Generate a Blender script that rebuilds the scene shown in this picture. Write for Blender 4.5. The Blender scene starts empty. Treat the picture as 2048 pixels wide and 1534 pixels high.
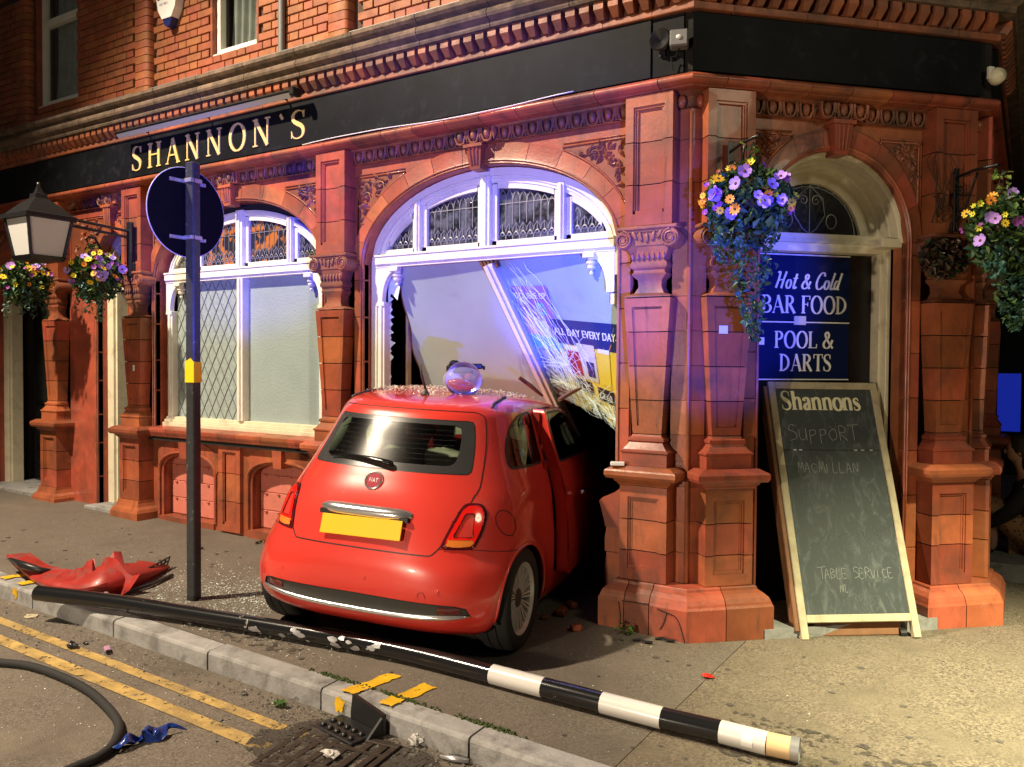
import bpy, bmesh, math, random
from mathutils import Matrix, Vector
random.seed(7)
R_ = math.radians
scene = bpy.context.scene
COL = scene.collection
# ------------------------------------------------------------------ camera
CAM_P = Vector((0.0, 0.0, 1.70))
yaw, pitch, roll = R_(57.69), R_(1.4615), 0.007
fwd = Vector((-math.cos(yaw)*math.cos(pitch), math.sin(yaw)*math.cos(pitch), -math.sin(pitch)))
rgt0 = Vector((math.sin(yaw), math.cos(yaw), 0)); up0 = rgt0.cross(fwd)
rgt = rgt0*math.cos(roll) + up0*math.sin(roll); upv = up0*math.cos(roll) - rgt0*math.sin(roll)
cam = bpy.data.cameras.new('camera'); camo = bpy.data.objects.new('camera', cam); COL.objects.link(camo)
camo.matrix_world = Matrix(((rgt.x, upv.x, -fwd.x, CAM_P.x), (rgt.y, upv.y, -fwd.y, CAM_P.y), (rgt.z, upv.z, -fwd.z, CAM_P.z), (0, 0, 0, 1)))
FPX = 1640.0
cam.sensor_width = 36.0; cam.lens = FPX/2048*36; cam.clip_end = 500; cam.clip_start = 0.05
scene.camera = camo
def ray(px, py): return rgt*((px-1024)/FPX) + upv*(-(py-767)/FPX) + fwd
def on_y(px, py, Y): d = ray(px, py); return CAM_P + d*((Y-CAM_P.y)/d.y)
GS, GX = 0.022, -1.6                       # the street falls gently to the right
def gz(x): return -GS*(x-GX)
def on_g(px, py, off=0.0):
    d = ray(px, py); n = Vector((GS, 0, 1)); t = (Vector((GX, 0, off))-CAM_P).dot(n)/d.dot(n); return CAM_P + d*t
# ------------------------------------------------------------------ night sky, lamps, exposure
w = bpy.data.worlds.new('World'); scene.world = w; w.use_nodes = True
nt = w.node_tree; bg = nt.nodes['Background']
sky = nt.nodes.new('ShaderNodeTexSky'); sky.sky_type = 'NISHITA'; sky.sun_disc = False
sky.sun_elevation = R_(-2.4); sky.sun_rotation = R_(200)
nt.links.new(sky.outputs[0], bg.inputs[0]); bg.inputs[1].default_value = 0.15
def lamp(name, kind, loc, target, power, col, **kw):
    l = bpy.data.lights.new(name, kind); l.energy = power; l.color = col
    for k, v in kw.items(): setattr(l, k, v)
    o = bpy.data.objects.new(name, l); COL.objects.link(o); o.location = loc
    o.rotation_euler = (Vector(target)-Vector(loc)).to_track_quat('-Z', 'Y').to_euler()
    return o
# street lantern up the road on the left, the lamp at the corner on the right, headlights of the
# attending vehicles, blue emergency beacon
lamp('street_lamp_left', 'SPOT', (-7.6, -0.6, 9.0), (-4.4, 2.6, 0.0), 8300, (1.0, 0.82, 0.60), shadow_soft_size=0.14, spot_size=R_(84), spot_blend=0.55)
lamp('street_lamp_right', 'SPOT', (2.2, 3.6, 4.6), (0.80, 4.65, 0.0), 6000, (1.0, 0.95, 0.58), shadow_soft_size=0.10, spot_size=R_(58), spot_blend=1.0)
lamp('right_side_fill', 'POINT', (2.2, 3.6, 4.6), (0, 0, 0), 110, (1.0, 0.92, 0.62), shadow_soft_size=0.45)  # weak fill added to lift the shaded side of the car
lamp('vehicle_headlamp', 'SPOT', (-2.9, -2.2, 1.30), (-3.0, 5.0, 1.6), 820, (1.0, 0.82, 0.60), shadow_soft_size=0.07, spot_size=R_(105), spot_blend=0.7)
for bt_, bw_, bs_ in (((-3.3, 5.0, 2.9), 4800, 20), ((-6.3, 5.0, 3.0), 6000, 13), ((-1.66, 5.12, 2.15), 6000, 13), ((-2.72, 5.15, 2.10), 12000, 8)):
    lamp('blue_beacon', 'SPOT', (2.2, -1.2, 0.6), bt_, bw_, (0.05, 0.08, 1.0), shadow_soft_size=0.05, spot_size=R_(bs_), spot_blend=0.6)
scene.view_settings.view_transform = 'Standard'; scene.view_settings.look = 'None'
scene.view_settings.exposure = 0.0; scene.view_settings.gamma = 1.0; scene.view_settings.use_curve_mapping = False
scene.render.engine = 'CYCLES'
scene.cycles.max_bounces = 6; scene.cycles.diffuse_bounces = 3; scene.cycles.glossy_bounces = 3
scene.cycles.transmission_bounces = 4; scene.cycles.transparent_max_bounces = 8; scene.cycles.caustics_reflective = False; scene.cycles.caustics_refractive = False
scene.cycles.use_denoising = True
try: scene.cycles.denoiser = 'OPENIMAGEDENOISE'
except Exception: pass
scene.cycles.sample_clamp_indirect = 4.0
# ------------------------------------------------------------------ materials
MATS = {}
def M(name, col=(.5, .5, .5), rough=.5, metal=0.0, rnd=0.0, var=None, bump=None, dirt=None, coat=0.0, spec=.5, emit=None, alpha=1.0, trans=0.0, ior=1.45, col2=None, hue=0.0, vcol=False, extra=None):
    """Principled material with procedural colour variation.
    var=(scale, amount) noise value shift; bump=(scale, strength, dist); dirt=(scale, lo, hi, colour, amount); rnd per-object value shift"""
    m = bpy.data.materials.new(name); m.use_nodes = True; MATS[name] = m
    t = m.node_tree; N = t.nodes; L = t.links; b = N['Principled BSDF']
    b.inputs['Roughness'].default_value = rough; b.inputs['Metallic'].default_value = metal
    b.inputs['Coat Weight'].default_value = coat; b.inputs['Coat Roughness'].default_value = 0.04
    b.inputs['Specular IOR Level'].default_value = spec; b.inputs['IOR'].default_value = ior
    b.inputs['Transmission Weight'].default_value = trans; b.inputs['Alpha'].default_value = alpha
    rgb = N.new('ShaderNodeRGB'); rgb.outputs[0].default_value = (*col, 1); out = rgb.outputs[0]
    if vcol:
        a = N.new('ShaderNodeAttribute'); a.attribute_name = 'Col'; out = a.outputs['Color']
    geo = N.new('ShaderNodeNewGeometry')
    def noise(scale, detail=6, rough_=.6, vec=None, dist=0.0):
        n = N.new('ShaderNodeTexNoise'); n.inputs['Scale'].default_value = scale; n.inputs['Detail'].default_value = detail
        n.inputs['Roughness'].default_value = rough_; n.inputs['Distortion'].default_value = dist
        L.new(vec or geo.outputs['Position'], n.inputs['Vector']); return n.outputs['Fac']
    def ramp(f, lo, hi):
        r = N.new('ShaderNodeMapRange'); r.inputs['From Min'].default_value = lo; r.inputs['From Max'].default_value = hi; r.clamp = True
        L.new(f, r.inputs['Value']); return r.outputs[0]
    def mix(f, a, bcol, mode='MIX'):
        x = N.new('ShaderNodeMix'); x.data_type = 'RGBA'; x.blend_type = mode
        if isinstance(f, float): x.inputs[0].default_value = f
        else: L.new(f, x.inputs[0])
        for s, v in ((6, a), (7, bcol)):
            if isinstance(v, tuple): x.inputs[s].default_value = (*v, 1)
            else: L.new(v, x.inputs[s])
        return x.outputs[2]
    m['_h'] = 1
    H = dict(N=N, L=L, b=b, noise=noise, ramp=ramp, mix=mix, geo=geo, t=t)
    if col2: out = mix(ramp(noise(col2[0]), col2[1], col2[2]), out, tuple(col2[3]))
    if rnd or hue:
        oi = N.new('ShaderNodeObjectInfo')
        hs = N.new('ShaderNodeHueSaturation')
        if rnd:
            L.new(ramp(oi.outputs['Random'], 0, 1), hs.inputs['Value'])
            mr = hs.inputs['Value'].links[0].from_node; mr.inputs['To Min'].default_value = 1-rnd; mr.inputs['To Max'].default_value = 1+rnd
        if hue:
            wn = N.new('ShaderNodeTexWhiteNoise'); wn.noise_dimensions = '1D'; L.new(oi.outputs['Random'], wn.inputs['W'])
            mr2 = N.new('ShaderNodeMapRange'); mr2.inputs['To Min'].default_value = .5-hue; mr2.inputs['To Max'].default_value = .5+hue
            L.new(wn.outputs['Value'], mr2.inputs['Value']); L.new(mr2.outputs[0], hs.inputs['Hue'])
        L.new(out, hs.inputs['Color']); out = hs.outputs[0]
    if var:
        f = ramp(noise(var[0]), .3, .7)
        v = N.new('ShaderNodeHueSaturation'); mr = f.node; mr.inputs['To Min'].default_value = 1-var[1]; mr.inputs['To Max'].default_value = 1+var[1]
        L.new(f, v.inputs['Value']); L.new(out, v.inputs['Color']); out = v.outputs[0]
    if dirt:
        f = ramp(noise(dirt[0], 8, .65, dist=.4), dirt[1], dirt[2])
        mm = N.new('ShaderNodeMath'); mm.operation = 'MULTIPLY'; mm.inputs[1].default_value = dirt[4]; L.new(f, mm.inputs[0])
        out = mix(mm.outputs[0], out, tuple(dirt[3]))
        rr = N.new('ShaderNodeMapRange'); rr.inputs['To Min'].default_value = rough; rr.inputs['To Max'].default_value = min(1, rough+.35)
        L.new(mm.outputs[0], rr.inputs['Value']); L.new(rr.outputs[0], b.inputs['Roughness'])
    if extra: out = extra(H, out) or out
    L.new(out, b.inputs['Base Color'])
    if emit: b.inputs['Emission Color'].default_value = (*emit[:3], 1); b.inputs['Emission Strength'].default_value = emit[3]
    if bump:
        bp = N.new('ShaderNodeBump'); bp.inputs['Strength'].default_value = bump[1]; bp.inputs['Distance'].default_value = bump[2]
        L.new(noise(bump[0], 8, .65), bp.inputs['Height']); L.new(bp.outputs[0], b.inputs['Normal'])
        if coat == 0 and trans == 0: pass
    return m
def _streaks(H, out):
    # soot runs down the blocks and pale bloom on the glaze
    mp = H['N'].new('ShaderNodeMapping'); mp.inputs['Scale'].default_value = (9, 9, 1.3); H['L'].new(H['geo'].outputs['Position'], mp.inputs['Vector'])
    a = H['mix'](H['ramp'](H['noise'](1.0, 7, .65, vec=mp.outputs[0], dist=.6), .56, .80), out, (.055, .03, .022))
    return H['mix'](H['ramp'](H['noise'](11, 9, .7), .64, .80), a, (.40, .20, .13))
TERRA = (.335, .086, .040)
M('terracotta', TERRA, .34, rnd=.26, hue=.010, var=(5, .20), dirt=(2.8, .46, .74, (.070, .036, .026), .78), bump=(30, .34, .006), coat=.10, extra=_streaks)
M('terracotta_soot', (.34, .10, .045), .36, rnd=.10, var=(9, .22), dirt=(3.2, .36, .66, (.055, .040, .03), .85), bump=(34, .35, .005))
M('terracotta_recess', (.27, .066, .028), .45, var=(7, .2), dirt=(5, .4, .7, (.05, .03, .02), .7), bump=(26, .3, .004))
M('terracotta_painted', (.56, .175, .13), .55, rnd=.04, var=(9, .10), dirt=(7, .55, .8, (.13, .05, .04), .5), bump=(60, .2, .002))
M('stone_weathered', (.15, .10, .068), .8, rnd=.12, var=(7, .3), dirt=(11, .40, .70, (.035, .032, .026), .8), bump=(22, .5, .010))
M('brick', (.30, .092, .036), .6, rnd=.16, hue=.012, var=(14, .16), dirt=(4, .48, .8, (.06, .032, .022), .65), bump=(50, .4, .004))
M('mortar', (.075, .045, .032), .9, var=(20, .3), bump=(60, .5, .004))
M('white_paint', (.68, .66, .60), .38, var=(6, .07), dirt=(8, .58, .84, (.30, .27, .22), .45), bump=(40, .12, .003))
M('cream_paint', (.66, .60, .44), .45, var=(6, .08), dirt=(7, .52, .8, (.24, .19, .12), .6), bump=(34, .25, .003))
M('fascia_black', (.006, .007, .009), .55, spec=.12, var=(3, .4), dirt=(9, .55, .85, (.06, .06, .06), .35), bump=(12, .10, .004))
M('door_black', (.010, .010, .011), .22, var=(5, .3), bump=(18, .15, .003))
M('gold_leaf', (.60, .44, .17), .55)
M('white_letter', (.72, .72, .74), .5)
M('chalk_cream', (.72, .68, .46), .55)
M('chalk', (.27, .29, .28), .9)
M('chalk_faint', (.10, .115, .11), .95)
M('navy_panel', (.006, .012, .055), .12, bump=(6, .06, .01))
M('lead', (.32, .32, .33), .45, metal=.6)
def _leaded(H, out):
    return H['mix'](H['ramp'](H['noise'](9, 3), .42, .58), (.012, .014, .016), (.10, .11, .12))
M('stained_glass', (.03, .03, .035), .10, bump=(55, .55, .01), extra=_leaded)
M('stained_glass_dark', (.008, .010, .014), .10, bump=(40, .4, .01))
def _amber(H, out):
    return H['mix'](H['ramp'](H['noise'](7, 3), .50, .55), (.02, .02, .022), (.40, .13, .02))
M('amber_glass', (.03, .03, .035), .12, bump=(70, .6, .01), extra=_amber)
M('obscured_glass', (.28, .345, .35), .28, var=(1.6, .10), bump=(46, .8, .008), coat=.5)
M('net_curtain', (.26, .32, .31), .8, var=(26, .18), bump=(60, .5, .004))
M('upper_glass', (.02, .022, .024), .05)
M('curtain', (.24, .25, .23), .9, var=(5, .25))
M('frosted_sheet', (.31, .38, .40), .34, var=(2.0, .08), dirt=(3.5, .58, .8, (.22, .24, .25), .6), bump=(5, .10, .02), coat=.35)
M('interior_dark', (.018, .014, .012), .9, var=(3, .3))
M('cast_iron', (.012, .012, .013), .35, bump=(60, .2, .002))
M('lamp_panel', (.52, .52, .52), .45)
M('lead_grey', (.14, .14, .145), .5)
M('steel_post', (.045, .047, .052), .30, metal=.2, var=(20, .2), dirt=(24, .60, .75, (.35, .35, .34), .5))
M('sign_back', (.005, .005, .006), .75, spec=.1)
M('sign_edge', (.55, .52, .55), .4)
M('galvanised', (.50, .50, .52), .35, metal=.7)
M('yellow_tag', (.85, .60, .01), .5)
M('timber_pale', (.42, .36, .24), .65, var=(12, .15), dirt=(10, .5, .8, (.16, .11, .06), .6), bump=(30, .3, .003))
M('timber_brown', (.18, .075, .03), .6, var=(12, .2), bump=(30, .3, .003))
def _board(H, out):
    mp = H['N'].new('ShaderNodeMapping'); mp.inputs['Scale'].default_value = (14, 14, 3.5)
    H['L'].new(H['geo'].outputs['Position'], mp.inputs['Vector'])
    f = H['ramp'](H['noise'](1.0, 8, .7, vec=mp.outputs[0], dist=1.2), .50, .80)
    return H['mix'](f, (.030, .038, .040), (.12, .14, .14))
M('chalkboard', (.03, .035, .035), .55, bump=(20, .2, .004), extra=_board)
# street surfaces
def _aggr(lo, hi, sc):
    def f(H, out):
        v = H['N'].new('ShaderNodeTexVoronoi'); v.inputs['Scale'].default_value = sc; H['L'].new(H['geo'].outputs['Position'], v.inputs['Vector'])
        c = H['mix'](H['ramp'](v.outputs['Color'], .15, .85), lo, hi)
        return H['mix'](H['ramp'](H['noise'](2.2, 6, .6), .35, .7), c, out)
    return f
def _worn(cov):
    def f(H, out):
        H['L'].new(H['ramp'](H['noise'](16, 10, .75), cov, cov+.06), H['b'].inputs['Alpha']); return out
    return f
M('footway_old', (.128, .105, .082), .85, var=(3, .22), dirt=(1.3, .50, .75, (.058, .048, .04), .7), bump=(140, .6, .006), extra=_aggr((.085, .07, .056), (.17, .145, .115), 120))
M('footway_coarse', (.155, .125, .088), .85, var=(4, .2), dirt=(1.8, .55, .8, (.07, .06, .045), .5), bump=(95, 1.0, .012), extra=_aggr((.07, .055, .042), (.25, .20, .145), 95))
M('asphalt_road', (.135, .112, .086), .85, var=(2.2, .28), dirt=(1.1, .50, .72, (.042, .036, .03), .8), bump=(110, .8, .008), extra=_aggr((.075, .062, .05), (.19, .16, .128), 100))
M('asphalt_patch', (.05, .042, .034), .9, var=(4, .35), bump=(80, .9, .012), extra=_worn(.44))
M('kerb_stone', (.27, .265, .26), .75, rnd=.10, var=(9, .18), dirt=(6, .48, .72, (.06, .056, .05), .85), bump=(60, .6, .006))
M('joint_dark', (.012, .011, .010), .95)
M('road_yellow', (.40, .27, .085), .8, var=(9, .3), dirt=(5, .45, .7, (.14, .11, .07), .7), bump=(90, .6, .005), extra=_worn(.39))
M('kerb_yellow', (.62, .36, .012), .6, var=(12, .25), bump=(60, .5, .004), extra=_worn(.36))
M('tar_stain', (.055, .046, .038), .9, var=(4, .35), bump=(90, .8, .008), extra=_worn(.52))
M('gum', (.075, .066, .056), .8)
M('iron_grate', (.035, .026, .02), .65, metal=.4, var=(30, .4), bump=(90, .5, .004))
M('moss', (.05, .075, .02), .95, var=(60, .4), bump=(120, 1, .006))
# car
M('car_red', (.61, .040, .028), .30, coat=1.0, var=(2, .03), dirt=(22, .62, .80, (.30, .10, .07), .35), bump=(1.6, .015, .05))
M('bumper_scuffed', (.30, .022, .016), .42, coat=.3, var=(6, .3), dirt=(7, .5, .72, (.10, .075, .065), .8))
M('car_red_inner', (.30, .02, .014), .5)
M('car_black', (.009, .009, .010), .45)
M('car_gloss_black', (.006, .006, .007), .12)
M('frit_grey', (.040, .040, .042), .25, coat=.5)
M('car_plastic', (.045, .042, .038), .55, bump=(140, .2, .002))
M('rubber', (.014, .014, .014), .8, bump=(60, .4, .003))
M('chrome', (.85, .85, .87), .20, metal=.9)
M('lens_haze', (.70, .66, .78), .08, alpha=.24, coat=.8)
M('alloy', (.66, .66, .64), .34, metal=.3, var=(14, .10))
M('lamp_red', (.75, .010, .006), .12, coat=1.0, emit=(.9, .02, .01, .12))
M('lamp_red_dark', (.10, .006, .010), .10, coat=1.0)
M('lamp_amber', (.72, .20, .03), .18, coat=1.0, bump=(200, .5, .002))
M('plate_yellow', (.80, .45, .012), .42)
M('badge_red', (.32, .02, .045), .25, coat=1.0)
M('seat_cream', (.74, .84, .60), .55, bump=(70, .2, .002))
M('seat_red', (.42, .025, .015), .5)
M('seat_dark', (.03, .03, .03), .7)
def glass(name, tint, alpha_, rough=.02):
    m = bpy.data.materials.new(name); m.use_nodes = True; MATS[name] = m; t = m.node_tree; N = t.nodes; L = t.links
    for n in list(N):
        if n.type != 'OUTPUT_MATERIAL': N.remove(n)
    o = N['Material Output']; tr = N.new('ShaderNodeBsdfTransparent'); tr.inputs[0].default_value = (*tint, 1)
    g = N.new('ShaderNodeBsdfGlossy'); g.inputs['Roughness'].default_value = rough
    fr = N.new('ShaderNodeLayerWeight'); fr.inputs['Blend'].default_value = .5
    pw = N.new('ShaderNodeMath'); pw.operation = 'POWER'; pw.inputs[1].default_value = 4.5; L.new(fr.outputs['Facing'], pw.inputs[0])
    mm = N.new('ShaderNodeMath'); mm.operation = 'MULTIPLY_ADD'; mm.inputs[1].default_value = .85; mm.inputs[2].default_value = alpha_+.04; mm.use_clamp = True; L.new(pw.outputs[0], mm.inputs[0])
    mx = N.new('ShaderNodeMixShader'); L.new(mm.outputs[0], mx.inputs[0]); L.new(tr.outputs[0], mx.inputs[1]); L.new(g.outputs[0], mx.inputs[2]); L.new(mx.outputs[0], o.inputs[0])
    return m
glass('car_glass', (.92, .96, .92), .03, .15)
glass('side_glass', (.10, .12, .11), .03)
glass('clear_plastic', (.80, .78, .80), .06, .05)
glass('cracked_glass', (.90, .95, .93), .03, .05)
M('glass_crumbs', (.62, .70, .64), .15, rnd=0, spec=.8)
M('glass_edge', (.62, .78, .76), .2)
M('leaf', (.05, .1, .02), .5, vcol=True)
M('petal', (.5, .3, .02), .6, rnd=.15)
M('petal_orange', (.80, .26, .02), .55, rnd=.15)
M('petal_yellow', (.80, .48, .02), .55, rnd=.15, hue=.02)
M('petal_lime', (.62, .62, .04), .55, rnd=.1)
M('petal_lilac', (.36, .22, .66), .55, rnd=.2, hue=.02)
M('petal_purple', (.26, .05, .30), .55, rnd=.25)
M('flower_eye', (.10, .035, .01), .7)
M('twig', (.04, .022, .014), .8)
M('coir', (.045, .028, .016), .95, bump=(80, .8, .01))
M('pole_black', (.010, .010, .011), .16, coat=.6, dirt=(9, .66, .70, (.30, .29, .27), .8))
M('pole_white', (.62, .60, .58), .22, coat=.5, dirt=(8, .6, .8, (.34, .30, .26), .4))
M('pole_cream', (.66, .46, .26), .35)
M('plastic_black', (.012, .012, .013), .38)
M('plastic_navy', (.012, .035, .20), .28, var=(14, .4))
M('plastic_pink', (.42, .22, .36), .4)
M('crumpled_paper', (.42, .40, .38), .6, var=(30, .2))
M('scrap_grey', (.10, .095, .09), .7, var=(20, .4))
M('fabric_black', (.012, .012, .013), .85, bump=(90, .4, .003))
def _leopard(H, out):
    v = H['N'].new('ShaderNodeTexVoronoi'); v.inputs['Scale'].default_value = 34; H['L'].new(H['geo'].outputs['Position'], v.inputs['Vector'])
    return H['mix'](H['ramp'](v.outputs['Distance'], .24, .32), (.02, .014, .01), (.30, .17, .085))
M('fabric_leopard', (.3, .17, .09), .85, extra=_leopard)
M('skin', (.42, .24, .17), .5)
M('hair_dark', (.02, .014, .01), .6)
M('blue_glow', (.02, .04, .35), .4, emit=(.01, .03, .50, .5))  # blue light on the panel put into its colour and a weak emission
M('street_dark', (.012, .012, .014), .85, var=(2, .4))
M('poster_purple', (.30, .14, .52), .35, coat=.4)
M('poster_teal', (.10, .42, .36), .35, coat=.4)
M('poster_pink', (.60, .30, .34), .4)
M('poster_orange', (.62, .22, .05), .4)
M('poster_navy', (.02, .03, .12), .35, coat=.4)
M('poster_yellow', (.78, .58, .06), .4, coat=.3)
M('poster_pale', (.60, .58, .42), .4)
M('poster_blue', (.06, .12, .50), .4)
M('poster_white', (.74, .74, .74), .4)
M('poster_black', (.010, .010, .012), .4)
M('poster_red', (.42, .05, .03), .4)
M('diffuser_grey', (.30, .30, .32), .5)
M('alarm_white', (.74, .73, .72), .4)
M('alarm_blue', (.012, .02, .12), .35)
# ------------------------------------------------------------------ mesh helpers
class MB:
    def __init__(s): s.v = []; s.f = []; s.mi = []; s.cur = 0; s.cols = None
    def add(s, vs, fs):
        o = len(s.v); s.v += [tuple(x) for x in vs]
        for f in fs: s.f.append(tuple(i+o for i in f)); s.mi.append(s.cur)
        return s
    def box(s, x0, x1, y0, y1, z0, z1, ch=0.0):
        if ch <= 0:
            v = [(x, y, z) for z in (z0, z1) for y in (y0, y1) for x in (x0, x1)]
            return s.add(v, [(0, 2, 3, 1), (4, 5, 7, 6), (0, 1, 5, 4), (2, 6, 7, 3), (0, 4, 6, 2), (1, 3, 7, 5)])
        bm = bmesh.new(); bmesh.ops.create_cube(bm, size=1.0)
        for v in bm.verts: v.co = ((x0+x1)/2+v.co.x*(x1-x0), (y0+y1)/2+v.co.y*(y1-y0), (z0+z1)/2+v.co.z*(z1-z0))
        c = min(ch, .45*min(x1-x0, y1-y0, z1-z0))
        bmesh.ops.bevel(bm, geom=bm.edges[:], offset=c, segments=1, affect='EDGES')
        s.bm(bm); return s
    def bm(s, bm, mat=None):
        bm.verts.ensure_lookup_table(); bm.verts.index_update()
        s.add([(mat @ v.co) if mat else v.co for v in bm.verts], [[v.index for v in f.verts] for f in bm.faces]); bm.free(); return s
    def prism(s, poly, axis, a, b):
        """poly of 2D points extruded along axis ('x': poly=(y,z); 'y': poly=(x,z); 'z': poly=(x,y)) from a to b"""
        n = len(poly)
        def P(p, t): return {'x': (t, p[0], p[1]), 'y': (p[0], t, p[1]), 'z': (p[0], p[1], t)}[axis]
        v = [P(p, a) for p in poly]+[P(p, b) for p in poly]
        f = [tuple(range(n))[::-1], tuple(range(n, 2*n))]+[(i, (i+1) % n, n+(i+1) % n, n+i) for i in range(n)]
        return s.add(v, f)
    def frust(s, x, y0, x2, y2, z0, z1, yb):
        """tapered wall block: half-width x, front y0 at z0 -> half-width x2, front y2 at z1; back yb"""
        v = [(-x, y0, z0), (x, y0, z0), (x, yb, z0), (-x, yb, z0), (-x2, y2, z1), (x2, y2, z1), (x2, yb, z1), (-x2, yb, z1)]
        return s.add(v, [(0, 3, 2, 1), (4, 5, 6, 7), (0, 1, 5, 4), (1, 2, 6, 5), (2, 3, 7, 6), (3, 0, 4, 7)])
    def stack(s, prof, yb=0.0):
        """pilaster moulding: list of (z, half-width, front v) -> surface wrapping front and both sides"""
        n = len(prof); v = []
        for z, hw, fv in prof: v += [(-hw, yb, z), (-hw, -fv, z), (hw, -fv, z), (hw, yb, z)]
        f = []
        for i in range(n-1):
            for k in range(3): f.append((i*4+k, i*4+k+1, i*4+4+k+1, i*4+4+k))
        f.append((0, 3, 2, 1)); e = (n-1)*4; f.append((e, e+1, e+2, e+3))
        for i in range(n-1): f.append((i*4+3, i*4, i*4+4, i*4+7))
        return s.add(v, f)
    def tube(s, pts, r, n=6, cap=True, closed=False):
        pts = [Vector(p) for p in pts]; m = len(pts); rs = r if isinstance(r, (list, tuple)) else [r]*m
        base = len(s.v); prev = None
        for i, p in enumerate(pts):
            if closed: d = pts[(i+1) % m]-pts[i-1]
            else: d = pts[min(i+1, m-1)]-pts[max(i-1, 0)]
            if d.length < 1e-9: d = Vector((0, 0, 1))
            d.normalize()
            if prev is None: a = d.orthogonal().normalized()
            else:
                a = prev-d*prev.dot(d)
                a = a.normalized() if a.length > 1e-6 else d.orthogonal().normalized()
            prev = a; b = d.cross(a)
            for k in range(n):
                t = 2*math.pi*k/n; s.v.append(tuple(p+(a*math.cos(t)+b*math.sin(t))*rs[i]))
        for i in range(m if closed else m-1):
            for k in range(n):
                A = base+i*n; B = base+((i+1) % m)*n
                s.f.append((A+k, A+(k+1) % n, B+(k+1) % n, B+k)); s.mi.append(s.cur)
        if cap and not closed:
            s.f.append(tuple(base+k for k in range(n))[::-1]); s.f.append(tuple(base+(m-1)*n+k for k in range(n))); s.mi += [s.cur, s.cur]
        return s
    def lathe(s, prof, n=16, axis='z', c=(0, 0, 0), cap=True):
        """prof (r, h)"""
        base = len(s.v); m = len(prof)
        for r, h in prof:
            for k in range(n):
                t = 2*math.pi*k/n; x, y = r*math.cos(t), r*math.sin(t)
                p = {'z': (x, y, h), 'y': (x, h, y), 'x': (h, x, y)}[axis]; s.v.append((c[0]+p[0], c[1]+p[1], c[2]+p[2]))
        for i in range(m-1):
            for k in range(n): s.f.append((base+i*n+k, base+i*n+(k+1) % n, base+(i+1)*n+(k+1) % n, base+(i+1)*n+k)); s.mi.append(s.cur)
        for i in (0, m-1) if cap else ():
            if prof[i][0] > 1e-5: s.f.append(tuple(base+i*n+k for k in range(n))); s.mi.append(s.cur)
        return s
    def ellipsoid(s, c, r, n=10, m=7, mat=None):
        base = len(s.v)
        for i in range(m+1):
            ph = math.pi*i/m
            for k in range(n):
                t = 2*math.pi*k/n; p = Vector((r[0]*math.sin(ph)*math.cos(t), r[1]*math.sin(ph)*math.sin(t), r[2]*math.cos(ph)))
                if mat: p = mat @ p
                s.v.append((c[0]+p[0], c[1]+p[1], c[2]+p[2]))
        for i in range(m):
            for k in range(n): s.f.append((base+i*n+k, base+(i+1)*n+k, base+(i+1)*n+(k+1) % n, base+i*n+(k+1) % n)); s.mi.append(s.cur)
        return s
    def grid(s, fn, nu, nv, closed_u=False):
        base = len(s.v)
        for j in range(nv+1):
            for i in range(nu+1): s.v.append(tuple(fn(i/nu, j/nv)))
        for j in range(nv):
            for i in range(nu):
                a = base+j*(nu+1)+i; s.f.append((a, a+1, a+nu+2, a+nu+1)); s.mi.append(s.cur)
        return s
    def mesh(s, name, mats, smooth=False, angle=None):
        me = bpy.data.meshes.new(name); me.from_pydata(s.v, [], s.f)
        for mt in (mats if isinstance(mats, (list, tuple)) else [mats]): me.materials.append(MATS[mt])
        if any(s.mi): me.polygons.foreach_set('material_index', s.mi)
        bm = bmesh.new(); bm.from_mesh(me); bmesh.ops.recalc_face_normals(bm, faces=bm.faces[:]); bm.to_mesh(me); bm.free()
        if smooth:
            me.polygons.foreach_set('use_smooth', [True]*len(me.polygons))
            if angle: me.set_sharp_from_angle(angle=R_(angle))
        if s.cols:
            ca = me.color_attributes.new('Col', 'FLOAT_COLOR', 'POINT'); ca.data.foreach_set('color', [c for q in s.cols for c in (*q, 1.0)])
        me.update(); return me
def ob(name, me, parent=None, mat=None):
    o = bpy.data.objects.new(name, me); COL.objects.link(o)
    if parent is not None: o.parent = parent
    if mat is not None: o.matrix_basis = mat
    return o
def part(name, mb, mats, parent=None, mat=None, smooth=False, angle=None):
    return ob(name, mb.mesh(name, mats, smooth, angle), parent, mat)
def tag(o, label=None, cat=None, group=None, kind=None):
    if label: o['label'] = label
    if cat: o['category'] = cat
    if group: o['group'] = group
    if kind: o['kind'] = kind
    return o
def empty(name, loc=(0, 0, 0), rot=(0, 0, 0), parent=None, mat=None):
    o = bpy.data.objects.new(name, None); COL.objects.link(o); o.location = loc; o.rotation_euler = rot
    if mat is not None: o.matrix_basis = mat
    if parent is not None: o.parent = parent
    return o
def split_parts(o):
    """give every separate piece of a mesh an object of its own"""
    bm = bmesh.new(); bm.from_mesh(o.data); seen = set(); isl = []
    for v in bm.verts:
        if v.index in seen: continue
        st = [v]; seen.add(v.index); grp = []
        while st:
            q = st.pop(); grp.append(q.index)
            for e in q.link_edges:
                k = e.other_vert(q)
                if k.index not in seen: seen.add(k.index); st.append(k)
        isl.append(grp)
    if len(isl) > 1:
        for grp in isl:
            mp = {a: i for i, a in enumerate(grp)}; me = bpy.data.meshes.new(o.data.name)
            me.from_pydata([tuple(bm.verts[a].co) if False else tuple(o.data.vertices[a].co) for a in grp], [], [[mp[a] for a in p.vertices] for p in o.data.polygons if p.vertices[0] in mp])
            for mt in o.data.materials: me.materials.append(mt)
            me.polygons.foreach_set('use_smooth', [o.data.polygons[0].use_smooth]*len(me.polygons))
            ob(o.name.split('.')[0], me, o.parent, o.matrix_basis)
        bm.free(); bpy.data.objects.remove(o)
    else: bm.free()
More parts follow.
